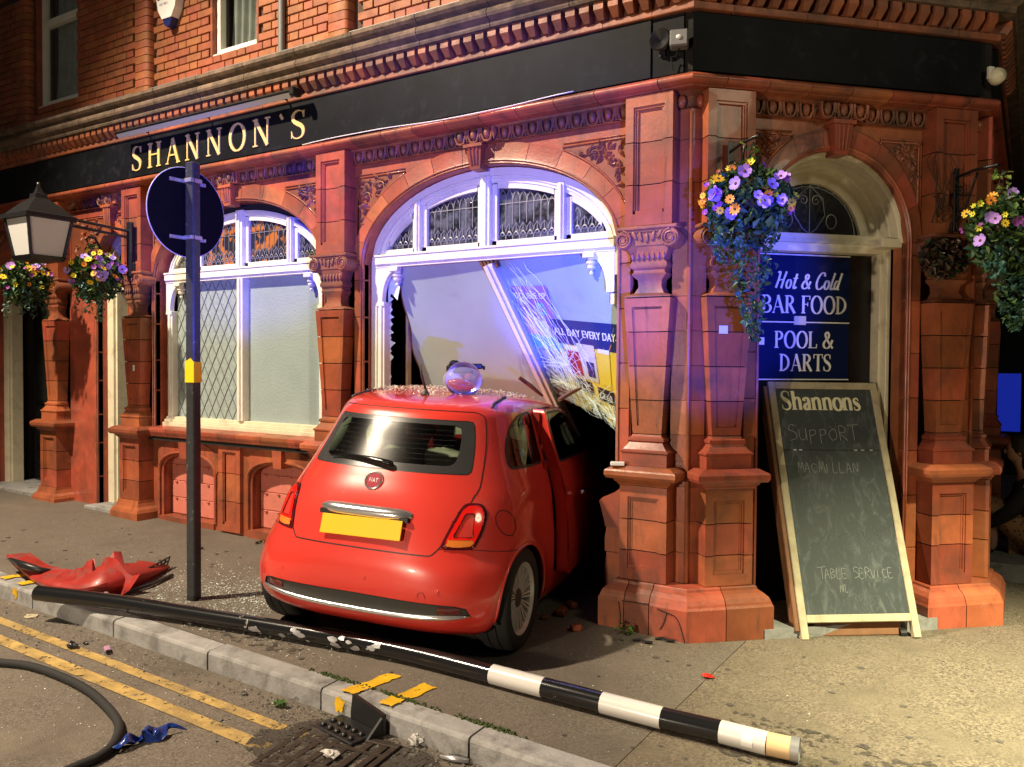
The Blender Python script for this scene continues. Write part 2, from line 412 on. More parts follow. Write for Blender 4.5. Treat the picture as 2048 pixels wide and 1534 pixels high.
def copy_tree(o, parent=None):
    c = o.copy(); COL.objects.link(c); c.parent = parent
    for ch in list(o.children): copy_tree(ch, c)
    return c
T = Matrix.Translation
def Rz(a): return Matrix.Rotation(a, 4, 'Z')
def Rx(a): return Matrix.Rotation(a, 4, 'X')
def Ry(a): return Matrix.Rotation(a, 4, 'Y')
# ------------------------------------------------------------------ lettering drawn as strokes
def crom(pts, n=8, closed=False):
    P = [tuple(p) for p in pts]; m = len(P); out = []
    idx = (lambda i: P[i % m]) if closed else (lambda i: P[max(0, min(m-1, i))])
    for i in range(m if closed else m-1):
        a, b, c, d = idx(i-1), idx(i), idx(i+1), idx(i+2)
        for k in range(n):
            t = k/n; out.append(tuple(.5*((2*b[j])+(-a[j]+c[j])*t+(2*a[j]-5*b[j]+4*c[j]-d[j])*t*t+(-a[j]+3*b[j]-3*c[j]+d[j])*t**3) for j in range(len(b))))
    if not closed: out.append(P[-1])
    return out
def strip(pts, w, closed=False):
    """centre line + widths -> (left, right) offset lists"""
    L, R = [], []; m = len(pts)
    for i in range(m):
        a = pts[i-1] if (i or closed) else pts[0]; b = pts[(i+1) % m] if (i < m-1 or closed) else pts[-1]
        dx, dz = b[0]-a[0], b[1]-a[1]; l = math.hypot(dx, dz) or 1; nx, nz = -dz/l, dx/l
        ww = w[i] if isinstance(w, list) else w
        L.append((pts[i][0]+nx*ww/2, pts[i][1]+nz*ww/2)); R.append((pts[i][0]-nx*ww/2, pts[i][1]-nz*ww/2))
    return L, R, closed
def autow(pts, t, Tk, closed=False):
    m = len(pts); w = []
    for i in range(m):
        a = pts[i-1] if (i or closed) else pts[0]; b = pts[(i+1) % m] if (i < m-1 or closed) else pts[-1]
        l = math.hypot(b[0]-a[0], b[1]-a[1]) or 1; w.append(t+(Tk-t)*abs(b[1]-a[1])/l)
    return w
def serif_glyph(ch, Tk=.15, t=.045, sf=.10):
    S = []
    def line(a, b, w): S.append(strip([a, b], w))
    def ser(x, z, hw=sf): line((x-hw, z), (x+hw, z), .05)
    def stem(x, w=Tk, z0=0, z1=1, b=True, tp=True):
        line((x, z0), (x, z1), w)
        if b: ser(x, z0+.025, sf+w*.3)
        if tp: ser(x, z1-.025, sf+w*.3)
    def curve(pts, closed=False, n=8, T2=None): p = crom(pts, n, closed); S.append(strip(p, autow(p, t, T2 or Tk, closed), closed))
    def ell(cx, cz, rx, rz, a0, a1, n=20):
        p = [(cx+rx*math.cos(R_(a0+(a1-a0)*i/n)), cz+rz*math.sin(R_(a0+(a1-a0)*i/n))) for i in range(n+1)]
        cl = abs(a1-a0) >= 359.9
        if cl: p = p[:-1]
        S.append(strip(p, autow(p, t, Tk, cl), cl))
    adv = .8
    if ch == 'H': stem(.14); stem(.70); line((.14, .52), (.70, .52), t); adv = .92
    elif ch == 'A': line((.08, .0), (.41, 1.0), t*1.1); line((.40, 1.0), (.76, 0), Tk); line((.19, .34), (.64, .34), t); ser(.08, .025, sf*.9); ser(.77, .025, sf*1.2); adv = .90
    elif ch == 'N': stem(.13, t*1.2); line((.12, 1.0), (.74, 0.0), Tk); stem(.74, t*1.2, b=False); adv = .94
    elif ch == 'O': ell(.44, .5, .37, .5, 0, 360, 28); adv = .92
    elif ch == 'S':
        p = [(.55, .78), (.50, .93), (.33, .985), (.16, .92), (.10, .76), (.18, .61), (.34, .51), (.50, .39), (.555, .24), (.49, .07), (.31, .01), (.13, .07), (.07, .25)]
        wd = [.03, .04, .05, .08, .12, .15, .17, .15, .13, .08, .05, .045, .03]
        q = crom([(a, b, c*Tk/.15) for (a, b), c in zip(p, wd)], 5); S.append(strip([(a, b) for a, b, c in q], [c for a, b, c in q])); line((.555, .72), (.565, .97), .03); line((.065, .03), (.06, .29), .03); adv = .68
    elif ch in 'BRPD':
        stem(.14)
        if ch == 'D': ell(.14, .5, .56, .478, -90, 90); adv = .86
        else:
            ell(.14+(.12), .745, .30, .235, -90, 90); line((.14, .98), (.27, .98), t); line((.14, .51), (.27, .51), t); adv = .70
            if ch == 'B': ell(.28, .265, .34, .243, -90, 90); line((.14, .022), (.29, .022), t); adv = .74
            if ch == 'R': line((.34, .51), (.70, .0), Tk); ser(.70, .025, .08); adv = .84
    elif ch == 'F': stem(.14); line((.14, .977), (.62, .977), t); line((.14, .52), (.46, .52), t); line((.61, .77), (.625, 1.0), .04); line((.455, .41), (.46, .63), .035); adv = .68
    elif ch == 'L': stem(.14); line((.14, .023), (.62, .023), t); line((.615, .0), (.64, .25), .04); adv = .70
    elif ch == 'T': stem(.38, tp=False); line((.04, .977), (.72, .977), t); line((.03, .76), (.045, 1.0), .04); line((.73, .76), (.715, 1.0), .04); adv = .76
    elif ch == '&': curve([(.78, .50), (.66, .26), (.44, .02), (.20, .03), (.08, .22), (.20, .44), (.42, .60), (.50, .80), (.38, .98), (.24, .88), (.26, .70), (.48, .36), (.80, .0)], n=6, T2=Tk*.9); adv = .92
    elif ch == "'": line((.20, .80), (.09, .98), .10); adv = .30
    elif ch == ' ': adv = .34
    elif ch == 'h': stem(.13, Tk, tp=False); ser(.09, .975, .09); curve([(.13, .48), (.26, .62), (.40, .64), (.50, .52), (.51, .30), (.51, .0)]); ser(.51, .025); adv = .68
    elif ch == 'n': stem(.13, Tk, 0, .64, tp=False); ser(.09, .62, .08); curve([(.13, .48), (.26, .62), (.40, .64), (.50, .52), (.51, .30), (.51, .0)]); ser(.51, .025); adv = .68
    elif ch == 'o': ell(.30, .32, .245, .325, 0, 360, 22); adv = .60
    elif ch == 'a': curve([(.08, .48), (.14, .60), (.28, .64), (.39, .54), (.40, .36), (.40, .08), (.50, .04)]); curve([(.40, .37), (.20, .30), (.10, .16), (.18, .03), (.32, .06), (.40, .18)]); adv = .55
    elif ch == 's':
        p = [(.37, .50, .03), (.33, .61, .05), (.21, .64, .06), (.10, .56, .10), (.13, .42, .14), (.28, .32, .16), (.38, .20, .13), (.35, .07, .09), (.20, .01, .05), (.07, .06, .04), (.05, .18, .03)]
        q = crom([(a, b, c*Tk/.15) for a, b, c in p], 5); S.append(strip([(a, b) for a, b, c in q], [c for a, b, c in q])); adv = .46
    return S, adv
SCRIPT = {'H': ([[(.10, .90), (.16, .98), (.22, .9), (.16, .45), (.06, .02)], [(.62, 1.0), (.50, .5), (.42, .0)], [(.12, .48), (.55, .52)]], .66),
          'o': ([[(.26, .52), (.12, .48), (.04, .22), (.12, .02), (.26, .04), (.34, .28), (.28, .50), (.24, .48)]], .38),
          't': ([[(.26, .88), (.16, .3), (.14, .05), (.22, .0), (.32, .10)], [(.04, .60), (.36, .62)]], .34),
          '&': ([[(.60, .44), (.46, .12), (.24, .0), (.08, .14), (.16, .40), (.38, .58), (.42, .78), (.32, .86), (.24, .72), (.36, .34), (.60, .0)]], .66),
          'C': ([[(.56, .78), (.52, .96), (.36, .98), (.16, .72), (.08, .34), (.16, .04), (.34, .0), (.54, .18)]], .56),
          'l': ([[(.24, 1.0), (.14, .5), (.08, .08), (.16, .0), (.26, .08)]], .24),
          'd': ([[(.30, .50), (.16, .50), (.05, .24), (.12, .02), (.24, .08), (.32, .36)], [(.46, 1.0), (.36, .5), (.30, .08), (.40, .0)]], .46), ' ': ([], .25)}
HAND = {'S': [[(.5, .9), (.2, .95), (.1, .7), (.45, .45), (.5, .15), (.1, .0)]], 'U': [[(.05, .7), (.08, .1), (.3, .0), (.45, .2), (.48, .7)], [(.48, .7), (.5, 0)]], 'P': [[(.1, .65), (.1, -.2)], [(.1, .6), (.4, .65), (.45, .4), (.1, .25)]],
        'O': [[(.3, .7), (.05, .4), (.2, .02), (.5, .2), (.45, .6), (.3, .7)]], 'R': [[(.1, 0), (.1, .9), (.45, .8), (.4, .5), (.1, .45), (.5, 0)]], 'T': [[(.0, .95), (.7, 1.0)], [(.35, .97), (.33, 0)]],
        'M': [[(.05, 0), (.15, .9), (.3, .3), (.45, .9), (.55, 0)]], 'A': [[(.05, 0), (.25, .8), (.45, 0)], [(.12, .3), (.4, .32)]], 'C': [[(.45, .65), (.2, .75), (.05, .4), (.2, .05), (.45, .12)]], 'I': [[(.15, .7), (.12, 0)]],
        'L': [[(.1, .9), (.08, .03), (.4, .05)]], 'N': [[(.05, 0), (.1, .8), (.4, .05), (.45, .85)]], 'E': [[(.4, .8), (.08, .8), (.06, 0), (.42, .02)], [(.08, .42), (.35, .42)]], 'B': [[(.1, 0), (.1, .8), (.4, .7), (.12, .42), (.45, .2), (.1, 0)]], 'V': [[(.05, .7), (.22, 0), (.42, .7)]], ' ': []}
def layout(text, style='serif', size=1.0, track=0.0, sx=1.0, **kw):
    """list of (left, right, closed) strokes in metres, and the total width"""
    x = 0.0; out = []
    for ch in text:
        if style == 'serif': S, adv = serif_glyph(ch, **kw)
        elif style == 'script':
            ps, adv = SCRIPT[ch]; S = []
            for p in ps:
                q = crom([(a+b*.16, b) for a, b in p], 7); S.append(strip(q, autow(q, .05, .125)))
        else:
            S = []; adv = .62
            for p in HAND.get(ch, []):
                q = crom([(a+random.uniform(-.02, .02), b+random.uniform(-.03, .03)) for a, b in p], 5); S.append(strip(q, .055*kw.get('wt', 1)))
        for L, R, c in S: out.append(([((x+a)*size*sx, b*size) for a, b in L], [((x+a)*size*sx, b*size) for a, b in R], c))
        x += adv+track
    return out, (x-track)*size*sx
def write(mb, strokes, fmap, d0=0.0, d1=.004):
    for k, (L, R, c) in enumerate(strokes):
        n = len(L); e = d1+(k % 7)*.00025; o = len(mb.v)
        for d in (e, d0):
            for a in L: mb.v.append(tuple(fmap(a[0], a[1], d)))
            for a in R: mb.v.append(tuple(fmap(a[0], a[1], d)))
        for i in range(n if c else n-1):
            j = (i+1) % n
            for q in ((i, j, n+j, n+i), (i, j, 2*n+j, 2*n+i), (n+i, n+j, 3*n+j, 3*n+i)): mb.f.append(tuple(o+z for z in q)); mb.mi.append(mb.cur)
        if not c:
            for i in (0, n-1): mb.f.append((o+i, o+n+i, o+3*n+i, o+2*n+i)); mb.mi.append(mb.cur)
    return mb
def sans(text, size, sx=1.0, sp=1.0):
    c = bpy.data.curves.new('t', 'FONT'); c.body = text; c.space_character = sp; c.size = size; c.resolution_u = 2
    o = bpy.data.objects.new('t', c); COL.objects.link(o); dg = bpy.context.evaluated_depsgraph_get()
    me = bpy.data.meshes.new_from_object(o.evaluated_get(dg)); bpy.data.objects.remove(o); bpy.data.curves.remove(c)
    v = [(p.co.x*sx, p.co.y) for p in me.vertices]; f = [tuple(p.vertices) for p in me.polygons]; bpy.data.meshes.remove(me)
    return v, f, max(a for a, b in v) if v else 0
def write_sans(mb, text, size, fmap, x0=0, z0=0, sx=1.0, center=None, d=.004, bold=0.0, sp=1.0):
    v, f, wd = sans(text, size, sx, sp)
    if center is not None: x0 = center-wd/2
    offs = [(0, 0)] if not bold else [(-bold, 0), (bold, 0), (0, bold), (0, -bold)]
    for k, (ox, oz) in enumerate(offs): mb.add([fmap(x0+a+ox, z0+b+oz, d+k*.0003) for a, b in v], f)
    return wd
# ------------------------------------------------------------------ the pub
YW = 5.0
OC = Vector((-1.84, YW, 0)); S2 = 2**-.5; DL = 2.06
MF = T((0, YW, 0)); DF = T(OC) @ Rz(R_(45)); C2 = OC+Vector((S2, S2, 0))*DL; TF = T(C2) @ Rz(R_(90))
pub = tag(empty('pub_building'), 'corner pub of glazed red terracotta with black fascia and arched windows', 'building')
PATH = [Vector((-12.5, YW)), Vector((OC.x, OC.y)), Vector((C2.x, C2.y)), Vector((C2.x, C2.y+6.5))]
def path_norms(P):
    seg = []
    for i in range(len(P)-1):
        d = (P[i+1]-P[i]).normalized(); seg.append(Vector((d.y, -d.x)))
    m = [seg[0]]
    for i in range(1, len(P)-1): m.append((seg[i-1]+seg[i])/(1+seg[i-1].dot(seg[i])))
    m.append(seg[-1]); return seg, m
def sub_path(P, s0, s1):
    """points and mitre vectors of P between arclengths"""
    seg, mit = path_norms(P); out = []; s = 0.0
    for i in range(len(P)-1):
        l = (P[i+1]-P[i]).length; a, b = max(s0, s), min(s1, s+l)
        if b > a+1e-6:
            d = (P[i+1]-P[i])/l
            if not out: out.append((P[i]+d*(a-s), mit[i] if a-s < 1e-6 else seg[i]))
            out.append((P[i]+d*(b-s), mit[i+1] if s+l-b < 1e-6 else seg[i]))
        s += l
    return out
def sweep(mb, nodes, prof):
    n = len(prof); o = len(mb.v)
    for p, m in nodes:
        for d, z in prof: q = p+m*d; mb.v.append((q.x, q.y, z))
    for i in range(len(nodes)-1):
        for k in range(n): mb.f.append((o+i*n+k, o+i*n+(k+1) % n, o+(i+1)*n+(k+1) % n, o+(i+1)*n+k)); mb.mi.append(mb.cur)
    mb.f.append(tuple(o+k for k in range(n))); mb.f.append(tuple(o+(len(nodes)-1)*n+k for k in range(n))); mb.mi += [mb.cur]*2
    return mb
def run(name, P, prof, cuts, mat, parent, gap=.004, smooth=False):
    for a, b in zip(cuts[:-1], cuts[1:]):
        nd = sub_path(P, a+gap/2, b-gap/2)
        if len(nd) > 1: part(name, sweep(MB(), nd, prof), mat, parent, smooth=smooth, angle=35 if smooth else None)
S1 = OC.x+12.5; S2_ = S1+DL               # arclength of the two corners
# ---- pilasters
PC = {}
def cached(key, fn):
    if key not in PC: PC[key] = fn()
    return PC[key]
def panel_block(hw, fv, z0, z1, mt, mb_, ms=.055, dep=.022, taper=None):
    """block whose face carries a sunk panel with a stepped edge; mt/mb_ = top/bottom rail heights (0 = panel runs through)"""
    b = MB(); g = .0034; z0 += g; z1 -= g
    if taper: (hwb, fvb) = taper
    else: hwb, fvb = hw, fv
    def at(z): k = (z-z0)/(z1-z0); return hwb+(hw-hwb)*k, fvb+(fv-fvb)*k
    def slab(x0f, x1f, d, za, zb):
        h0, v0 = at(za); h1, v1 = at(zb)
        vs = [(x0f(h0), -(v0-d), za), (x1f(h0), -(v0-d), za), (x1f(h0), 0, za), (x0f(h0), 0, za), (x0f(h1), -(v1-d), zb), (x1f(h1), -(v1-d), zb), (x1f(h1), 0, zb), (x0f(h1), 0, zb)]
        b.add(vs, [(0, 3, 2, 1), (4, 5, 6, 7), (0, 1, 5, 4), (1, 2, 6, 5), (2, 3, 7, 6), (3, 0, 4, 7)])
    k = ms/.055
    slab(lambda h: -h, lambda h: -h+ms*h/hw, 0, z0, z1); slab(lambda h: h-ms*h/hw, lambda h: h, 0, z0, z1)
    for j, (o, d) in enumerate(((.012, .010), (.024, .018))):
        slab(lambda h, o=o: -h+ms*h/hw-.001, lambda h, o=o: -h+ms*h/hw+o*k, d, z0+mb_, z1-mt); slab(lambda h, o=o: h-ms*h/hw-o*k, lambda h, o=o: h-ms*h/hw+.001, d, z0+mb_, z1-mt)
    slab(lambda h: -h+ms*h/hw, lambda h: h-ms*h/hw, dep, z0, z1)
    inner = lambda h: h-ms*h/hw
    if mt: slab(lambda h: -inner(h), inner, .0, z1-mt, z1); slab(lambda h: -inner(h), inner, .012, z1-mt-.016, z1-mt)
    if mb_: slab(lambda h: -inner(h), inner, .0, z0, z0+mb_); slab(lambda h: -inner(h), inner, .010, z0+mb_, z0+mb_+.022)
    return b
def capital_mesh():
    b = MB()
    b.stack([(2.125, .158, .134), (2.135, .15, .128), (2.15, .10, .10), (2.19, .078, .085), (2.235, .082, .088), (2.262, .112, .105), (2.275, .118, .11), (2.282, .106, .102), (2.300, .106, .102), (2.312, .122, .115), (2.33, .126, .118), (2.36, .112, .11), (2.40, .125, .12), (2.43, .14, .13), (2.455, .15, .135)])
    for i in range(7):                     # flutes under the bell
        x = -.105+i*.035; b.ellipsoid((x, -.118, 2.385), (.011, .012, .03), 8, 6)
    b.box(-.15, .15, -.14, 0, 2.45, 2.535)
    b.box(-.205, .205, -.162, 0, 2.548, 2.572, .005); b.box(-.185, .185, -.150, 0, 2.535, 2.549)
    for s in (-1, 1):
        c = (s*.158, 0, 2.487); b.lathe([(.0, -.158), (.016, -.160), (.020, -.152), (.036, -.150), (.040, -.156), (.056, -.156), (.060, -.148), (.060, 0)], 20, 'y', c)
        pts = []
        for k in range(40):
            t = k/39*2.3*2*math.pi; r = .056*(1-k/39*.78); pts.append((c[0]-s*r*math.cos(t+1.57)*-1, -.160, c[2]+r*math.sin(t+1.57)))
        b.tube(pts, [.0075*(1-.5*k/39) for k in range(40)], 5)
    for k in range(5):                     # leaf swag on the face
        x = -.085+k*.0425; m = Ry(R_(-30+k*15)); b.ellipsoid((x, -.145, 2.495+.010*abs(k-2)), (.013, .010, .034), 8, 6, m.to_3x3())
    return b.mesh('capital', 'terracotta_soot', True, 40)
def make_pilaster(frame, xc, plinth=True, label=None, low=.31, upper=True):
    r = empty('pilaster', parent=pub, mat=frame @ T((xc, 0, 0)))
    def put(nm, key, fn): return ob(nm, cached(key, fn), r)
    if plinth:
        put('plinth_block', 'plinth', lambda: MB().stack([(-.3, .225, .225), (.195, .225, .225), (.205, .22, .22), (.225, .21, .212), (.25, .185, .19), (.285, .172, .178), (.31, .17, .172)]).mesh('plinth_block', 'terracotta', False))
    zs = [(low, .50, 0, .07), (.50, .70, 0, 0), (.70, .92, .07, 0)]
    for i, (a, b, mt, mb_) in enumerate(zs): put('pedestal_block', ('ped', i, low), lambda a=a, b=b, mt=mt, mb_=mb_: panel_block(.16, .16, a, b, mt, mb_).mesh('pedestal_block', 'terracotta'))
    put('ledge', 'ledge', lambda: MB().stack([(.92, .168, .168), (.932, .172, .172), (.945, .19, .185), (.958, .195, .19), (.965, .232, .222), (.985, .242, .232), (1.012, .242, .232), (1.022, .232, .225), (1.045, .19, .19)]).mesh('ledge', 'terracotta'))
    put('base_block', 'base', lambda: MB().stack([(1.046, .152, .150), (1.125, .152, .150), (1.132, .162, .158), (1.142, .162, .158), (1.150, .148, .148), (1.172, .128, .135), (1.195, .112, .122), (1.205, .122, .130), (1.222, .122, .130), (1.232, .104, .115), (1.245, .098, .110)]).mesh('base_block', 'terracotta'))
    n = 4; z0, z1 = 1.247, 2.12
    for i in range(n):
        a, b = z0+(z1-z0)*i/n, z0+(z1-z0)*(i+1)/n; h = lambda z: .098+(.158-.098)*(z-z0)/(z1-z0); v = lambda z: .108+(.134-.108)*(z-z0)/(z1-z0)
        put('shaft_block', ('shaft', i), lambda a=a, b=b, i=i: panel_block(h(b), v(b), a, b, .055 if i == n-1 else 0, .05 if i == 0 else 0, ms=.042*h(b)/.128, dep=.012, taper=(h(a), v(a))).mesh('shaft_block', 'terracotta'))
    put('joint_core', ('core', low), lambda: MB().stack([(low-.01, .150, .130), (.93, .150, .130)]).stack([(1.24, .086, .088), (2.13, .146, .112)]).stack([(2.57, .150, .092), (3.40, .150, .092)]).mesh('joint_core', 'joint_dark'))
    put('capital', 'capital', capital_mesh)
    zs = [(2.575, 2.84, 0, .075), (2.84, 3.11, 0, 0), (3.11, 3.405, .07, 0)]
    for i, (a, b, mt, mb_) in enumerate(zs): put('upper_block', ('up', i), lambda a=a, b=b, mt=mt, mb_=mb_: panel_block(.16, .13, a, b, mt, mb_, dep=.03).mesh('upper_block', 'terracotta'))
    return r
XP = {'p0': -9.04, 'p1': -7.56, 'p2': -4.845, 'p3': -2.07}
for k in ('p0', 'p1', 'p2'): make_pilaster(MF, XP[k])
make_pilaster(MF, XP['p3'], False); make_pilaster(DF, .215, False); make_pilaster(DF, DL-.215, False, low=.235)
make_pilaster(TF, .215, False, low=.235); make_pilaster(TF, 2.6, True); make_pilaster(MF, -11.2)
# corner plinths wrap two pilasters
def door_pt(u, v): q = DF @ Vector((u, -v, 0)); return Vector((q.x, q.y))
def third_pt(u, v): q = TF @ Vector((u, -v, 0)); return Vector((q.x, q.y))
def line_x(p, d, q, e):
    k = ((q-p).x*e.y-(q-p).y*e.x)/(d.x*e.y-d.y*e.x); return p+d*k
pv = .165
crn = line_x(Vector((0, YW-pv)), Vector((1, 0)), door_pt(0, pv), Vector((S2, S2)))
pl1 = [Vector((XP['p3']-.165, YW)), Vector((XP['p3']-.165, YW-pv)), crn, door_pt(.38, pv), door_pt(.38, 0)]
crn2 = line_x(door_pt(0, pv), Vector((S2, S2)), third_pt(0, pv), Vector((0, 1)))
pl2 = [door_pt(DL-.38, 0), door_pt(DL-.38, pv), crn2, third_pt(.38, pv), third_pt(.38, 0)]
def plinth_prof(zt, zb=-.35): return [(-.10, zb), (.095, zb), (.095, zt-.115), (.088, zt-.10), (.083, zt-.085), (.072, zt-.06), (.045, zt-.035), (.022, zt-.02), (.018, zt-.006), (.012, zt), (-.10, zt)]
def plen(P): return sum((P[i+1]-P[i]).length for i in range(len(P)-1))
cpl = empty('corner_plinth', parent=pub); L1 = plen(pl1)
run('plinth_block', pl1, plinth_prof(.31), [0, .165+.085, .165+.255, .165+.255+.43, L1], 'terracotta', cpl, .006)
cpl2 = empty('corner_plinth', parent=pub); L2 = plen(pl2)
run('plinth_block', pl2, plinth_prof(.235), [0, .165+.20, .165+.52, L2], 'terracotta', cpl2, .006)
part('joint_bed', sweep(MB(), sub_path(pl1, .02, L1-.02), [(-.09, -.3), (.04, -.3), (.04, .2), (-.09, .29)]), 'joint_dark', cpl)
part('joint_bed', sweep(MB(), sub_path(pl2, .02, L2-.02), [(-.09, -.3), (.04, -.3), (.04, .13), (-.09, .21)]), 'joint_dark', cpl2)
# old cracks and mortar repairs in the corner plinth
def plinth_pt(x, z): return (x, YW-.165-.0965, z)
for pts_ in ([(-1.925, .185), (-1.86, .17), (-1.80, .15), (-1.765, .08), (-1.742, .0)], [(-2.185, .19), (-2.17, .10), (-2.178, .0)], [(-2.16, .197), (-2.06, .20), (-1.98, .205)], [(-1.86, .17), (-1.88, .10), (-1.905, .06)]):
    part('plinth_crack', MB().tube([plinth_pt(x, z) for x, z in crom(pts_, 5)], .0035, 4), 'joint_dark', cpl)
# narrow strips in the two chamfer corners (between paired pilasters), each course a block
for Fr, Fl, x0, C in ((DF, MF, OC, OC), (TF, DF, None, C2)):
    stp = empty('corner_strip', parent=pub)
    nodes_l = Vector((-.075, 0)); 
    a = (C.to_2d() if hasattr(C, 'to_2d') else Vector((C.x, C.y)))
    dl = Vector((1, 0)) if Fl is MF else Vector((S2, S2)); dr = Vector((S2, S2)) if Fl is MF else Vector((0, 1))
    P = [a-dl*.10, a, a+dr*.10]
    for z0, z1 in zip([.24, .50, .70, .92, 1.25, 1.47, 1.69, 1.91, 2.13, 2.57, 2.84, 3.11], [.497, .697, .917, 1.247, 1.467, 1.687, 1.907, 2.127, 2.567, 2.837, 3.107, 3.30]):
        b = MB(); sweep(b, sub_path(P, 0, .2), [(-.05, z0), (.035, z0), (.035, z1), (-.05, z1)]); part('corner_block', b, 'terracotta', stp)
    q = a+path_norms(P)[1][1]*.038; part('bead_roll', MB().tube([(q.x, q.y, .31), (q.x, q.y, 3.28)], .014, 8), 'terracotta', stp, smooth=True, angle=40)
    for sgn, d in ((-1, dl), (1, dr)):
        nrm = Vector((d.y, -d.x)); c = a+d*(.045*sgn)+nrm*.045; part('egg', MB().ellipsoid((c.x, c.y, 3.345), (.028, .028, .042), 10, 8), 'terracotta', stp, smooth=True)
    part('frieze_bed', sweep(MB(), sub_path(P, 0, .2), [(-.05, 3.302), (.04, 3.302), (.02, 3.32), (.02, 3.38), (.07, 3.41), (-.05, 3.41)]), 'terracotta_soot', stp)
# ---- bead moulding, fascia, cornice along all three faces
bead = empty('bead_moulding', parent=pub)
arc = [(.11+.07*math.cos(R_(t)), 3.453+.037*math.sin(R_(t))) for t in range(-75, 91, 15)]
bprof = [(-.03, 3.407), (.10, 3.407), (.125, 3.412)]+arc+[(.10, 3.492), (-.03, 3.492)]
cuts = [i*.305 for i in range(int(S1/.305))]; cuts = [c for c in cuts if c < S1-.28]+[S1-.155, S1+.16]
cuts += [S1+.16+.29*i for i in range(1, 7)]; cuts = [c for c in cuts if c < S2_-.15]+[S2_-.13, S2_+.16, S2_+.6, S2_+6]
run('bead_tile', PATH, bprof, cuts, 'terracotta', bead, .005, True)
part('bead_bed', sweep(MB(), sub_path(PATH, 0, S2_+6), [(-.03, 3.41), (.10, 3.41), (.165, 3.44), (.10, 3.488), (-.03, 3.488)]), 'joint_dark', bead)
fas = empty('fascia', parent=pub)
for a, b in ((0, 3.25), (3.255, 5.9), (5.905, S1-.215)): part('fascia_board', sweep(MB(), sub_path(PATH, a, b), [(.05, 3.494), (.152, 3.494), (.152, 3.858), (.05, 3.858)]), 'fascia_black', fas)
part('fascia_board', sweep(MB(), sub_path(PATH, S1-.21, S1-.002), [(.05, 3.494), (.140, 3.494), (.140, 3.858), (.05, 3.858)]), 'door_black', fas)
part('fascia_board', sweep(MB(), sub_path(PATH, S1, S2_-.06), [(.05, 3.494), (.152, 3.494), (.152, 3.846), (.05, 3.846)]), 'fascia_black', fas)
part('fascia_board', sweep(MB(), sub_path(PATH, S2_+.05, S2_+6), [(.05, 3.494), (.152, 3.494), (.152, 3.846), (.05, 3.846)]), 'fascia_black', fas)
part('fascia_backing', sweep(MB(), sub_path(PATH, 0, S2_+6), [(-.1, 3.493), (.12, 3.493), (.12, 3.86), (-.1, 3.86)]), 'joint_dark', fas)
for ch, p0, p1 in (('S', 266, 284), ('H', 297, 323), ('A', 333, 362), ('N', 372, 400), ('N', 414, 444), ('O', 459, 493), ('N', 507, 541), ("'", 560, 568), ('S', 584, 611)):
    py = 318+(248-318)*((p0+p1)/2-275)/(597-275); x0, x1 = on_y(p0, py, YW-.152).x, on_y(p1, py, YW-.152).x
    g, wd = layout(ch, 'serif', .235, Tk=.135, t=.055); lo = min(a for L_, R__, c in g for a, z in L_+R__); hi = max(a for L_, R__, c in g for a, z in L_+R__); k = (x1-x0)/(hi-lo)
    g = [([(x0+(a-lo)*k, z) for a, z in L_], [(x0+(a-lo)*k, z) for a, z in R__], c) for L_, R__, c in g]
    b = MB(); write(b, g, lambda x, z, d: (x, YW-.152-d, 3.548+z), 0, .010); part('letter', b, 'gold_leaf', fas)
cor = empty('cornice', parent=pub)
fil = [(-.1, 3.862), (.168, 3.862), (.172, 3.868), (.172, 3.902), (-.1, 3.902)]
cuts = [i*.46 for i in range(int((S1-.3)/.46)+1)]+[S1-.2, S1+.2, S1+.7, S1+1.2, S2_-.25, S2_+.2, S2_+6]
run('fillet_tile', PATH, fil, cuts, 'terracotta_soot', cor, .004)
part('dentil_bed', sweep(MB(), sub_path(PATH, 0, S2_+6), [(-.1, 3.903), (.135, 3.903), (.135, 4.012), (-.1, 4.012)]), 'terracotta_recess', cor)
den = MB().add([(-.034, -.235, 4.01), (.034, -.235, 4.01), (.034, -.12, 4.01), (-.034, -.12, 4.01), (-.034, -.235, 3.962), (.034, -.235, 3.962), (.020, -.19, 3.906), (-.020, -.19, 3.906), (.030, -.12, 3.906), (-.030, -.12, 3.906)],
     [(0, 3, 2, 1), (0, 1, 5, 4), (4, 5, 6, 7), (7, 6, 8, 9), (1, 2, 8, 6, 5), (0, 4, 7, 9, 3), (2, 3, 9, 8)]).mesh('dentil', 'terracotta_soot')
for i in range(96): 
    x = OC.x-.03-i*.1025
    if x > -11.4: ob('dentil', den, cor, MF @ T((x, 0, 0)))
for i in range(20): ob('dentil', den, cor, DF @ T((.05+i*.1035, 0, 0)))
for i in range(14): ob('dentil', den, cor, TF @ T((.05+i*.1035, 0, 0)))
cprof = [(-.1, 4.014), (.255, 4.014), (.262, 4.03), (.262, 4.052), (.272, 4.056)]+[(.268+.040*math.cos(R_(t)), 4.10+.040*math.sin(R_(t))) for t in (-70, -40, -10, 20, 50, 80)]+[(.262, 4.142), (.262, 4.158), (.300, 4.17), (.318, 4.19), (.318, 4.218), (.24, 4.25), (.02, 4.32), (-.1, 4.32)]
cuts = [i*.62 for i in range(int((S1-.4)/.62)+1)]+[S1-.25, S1+.22, S1+.75, S1+1.3, S2_-.25, S2_+.3, S2_+6]
run('cornice_stone', PATH, cprof, cuts, 'stone_weathered', cor, .006)
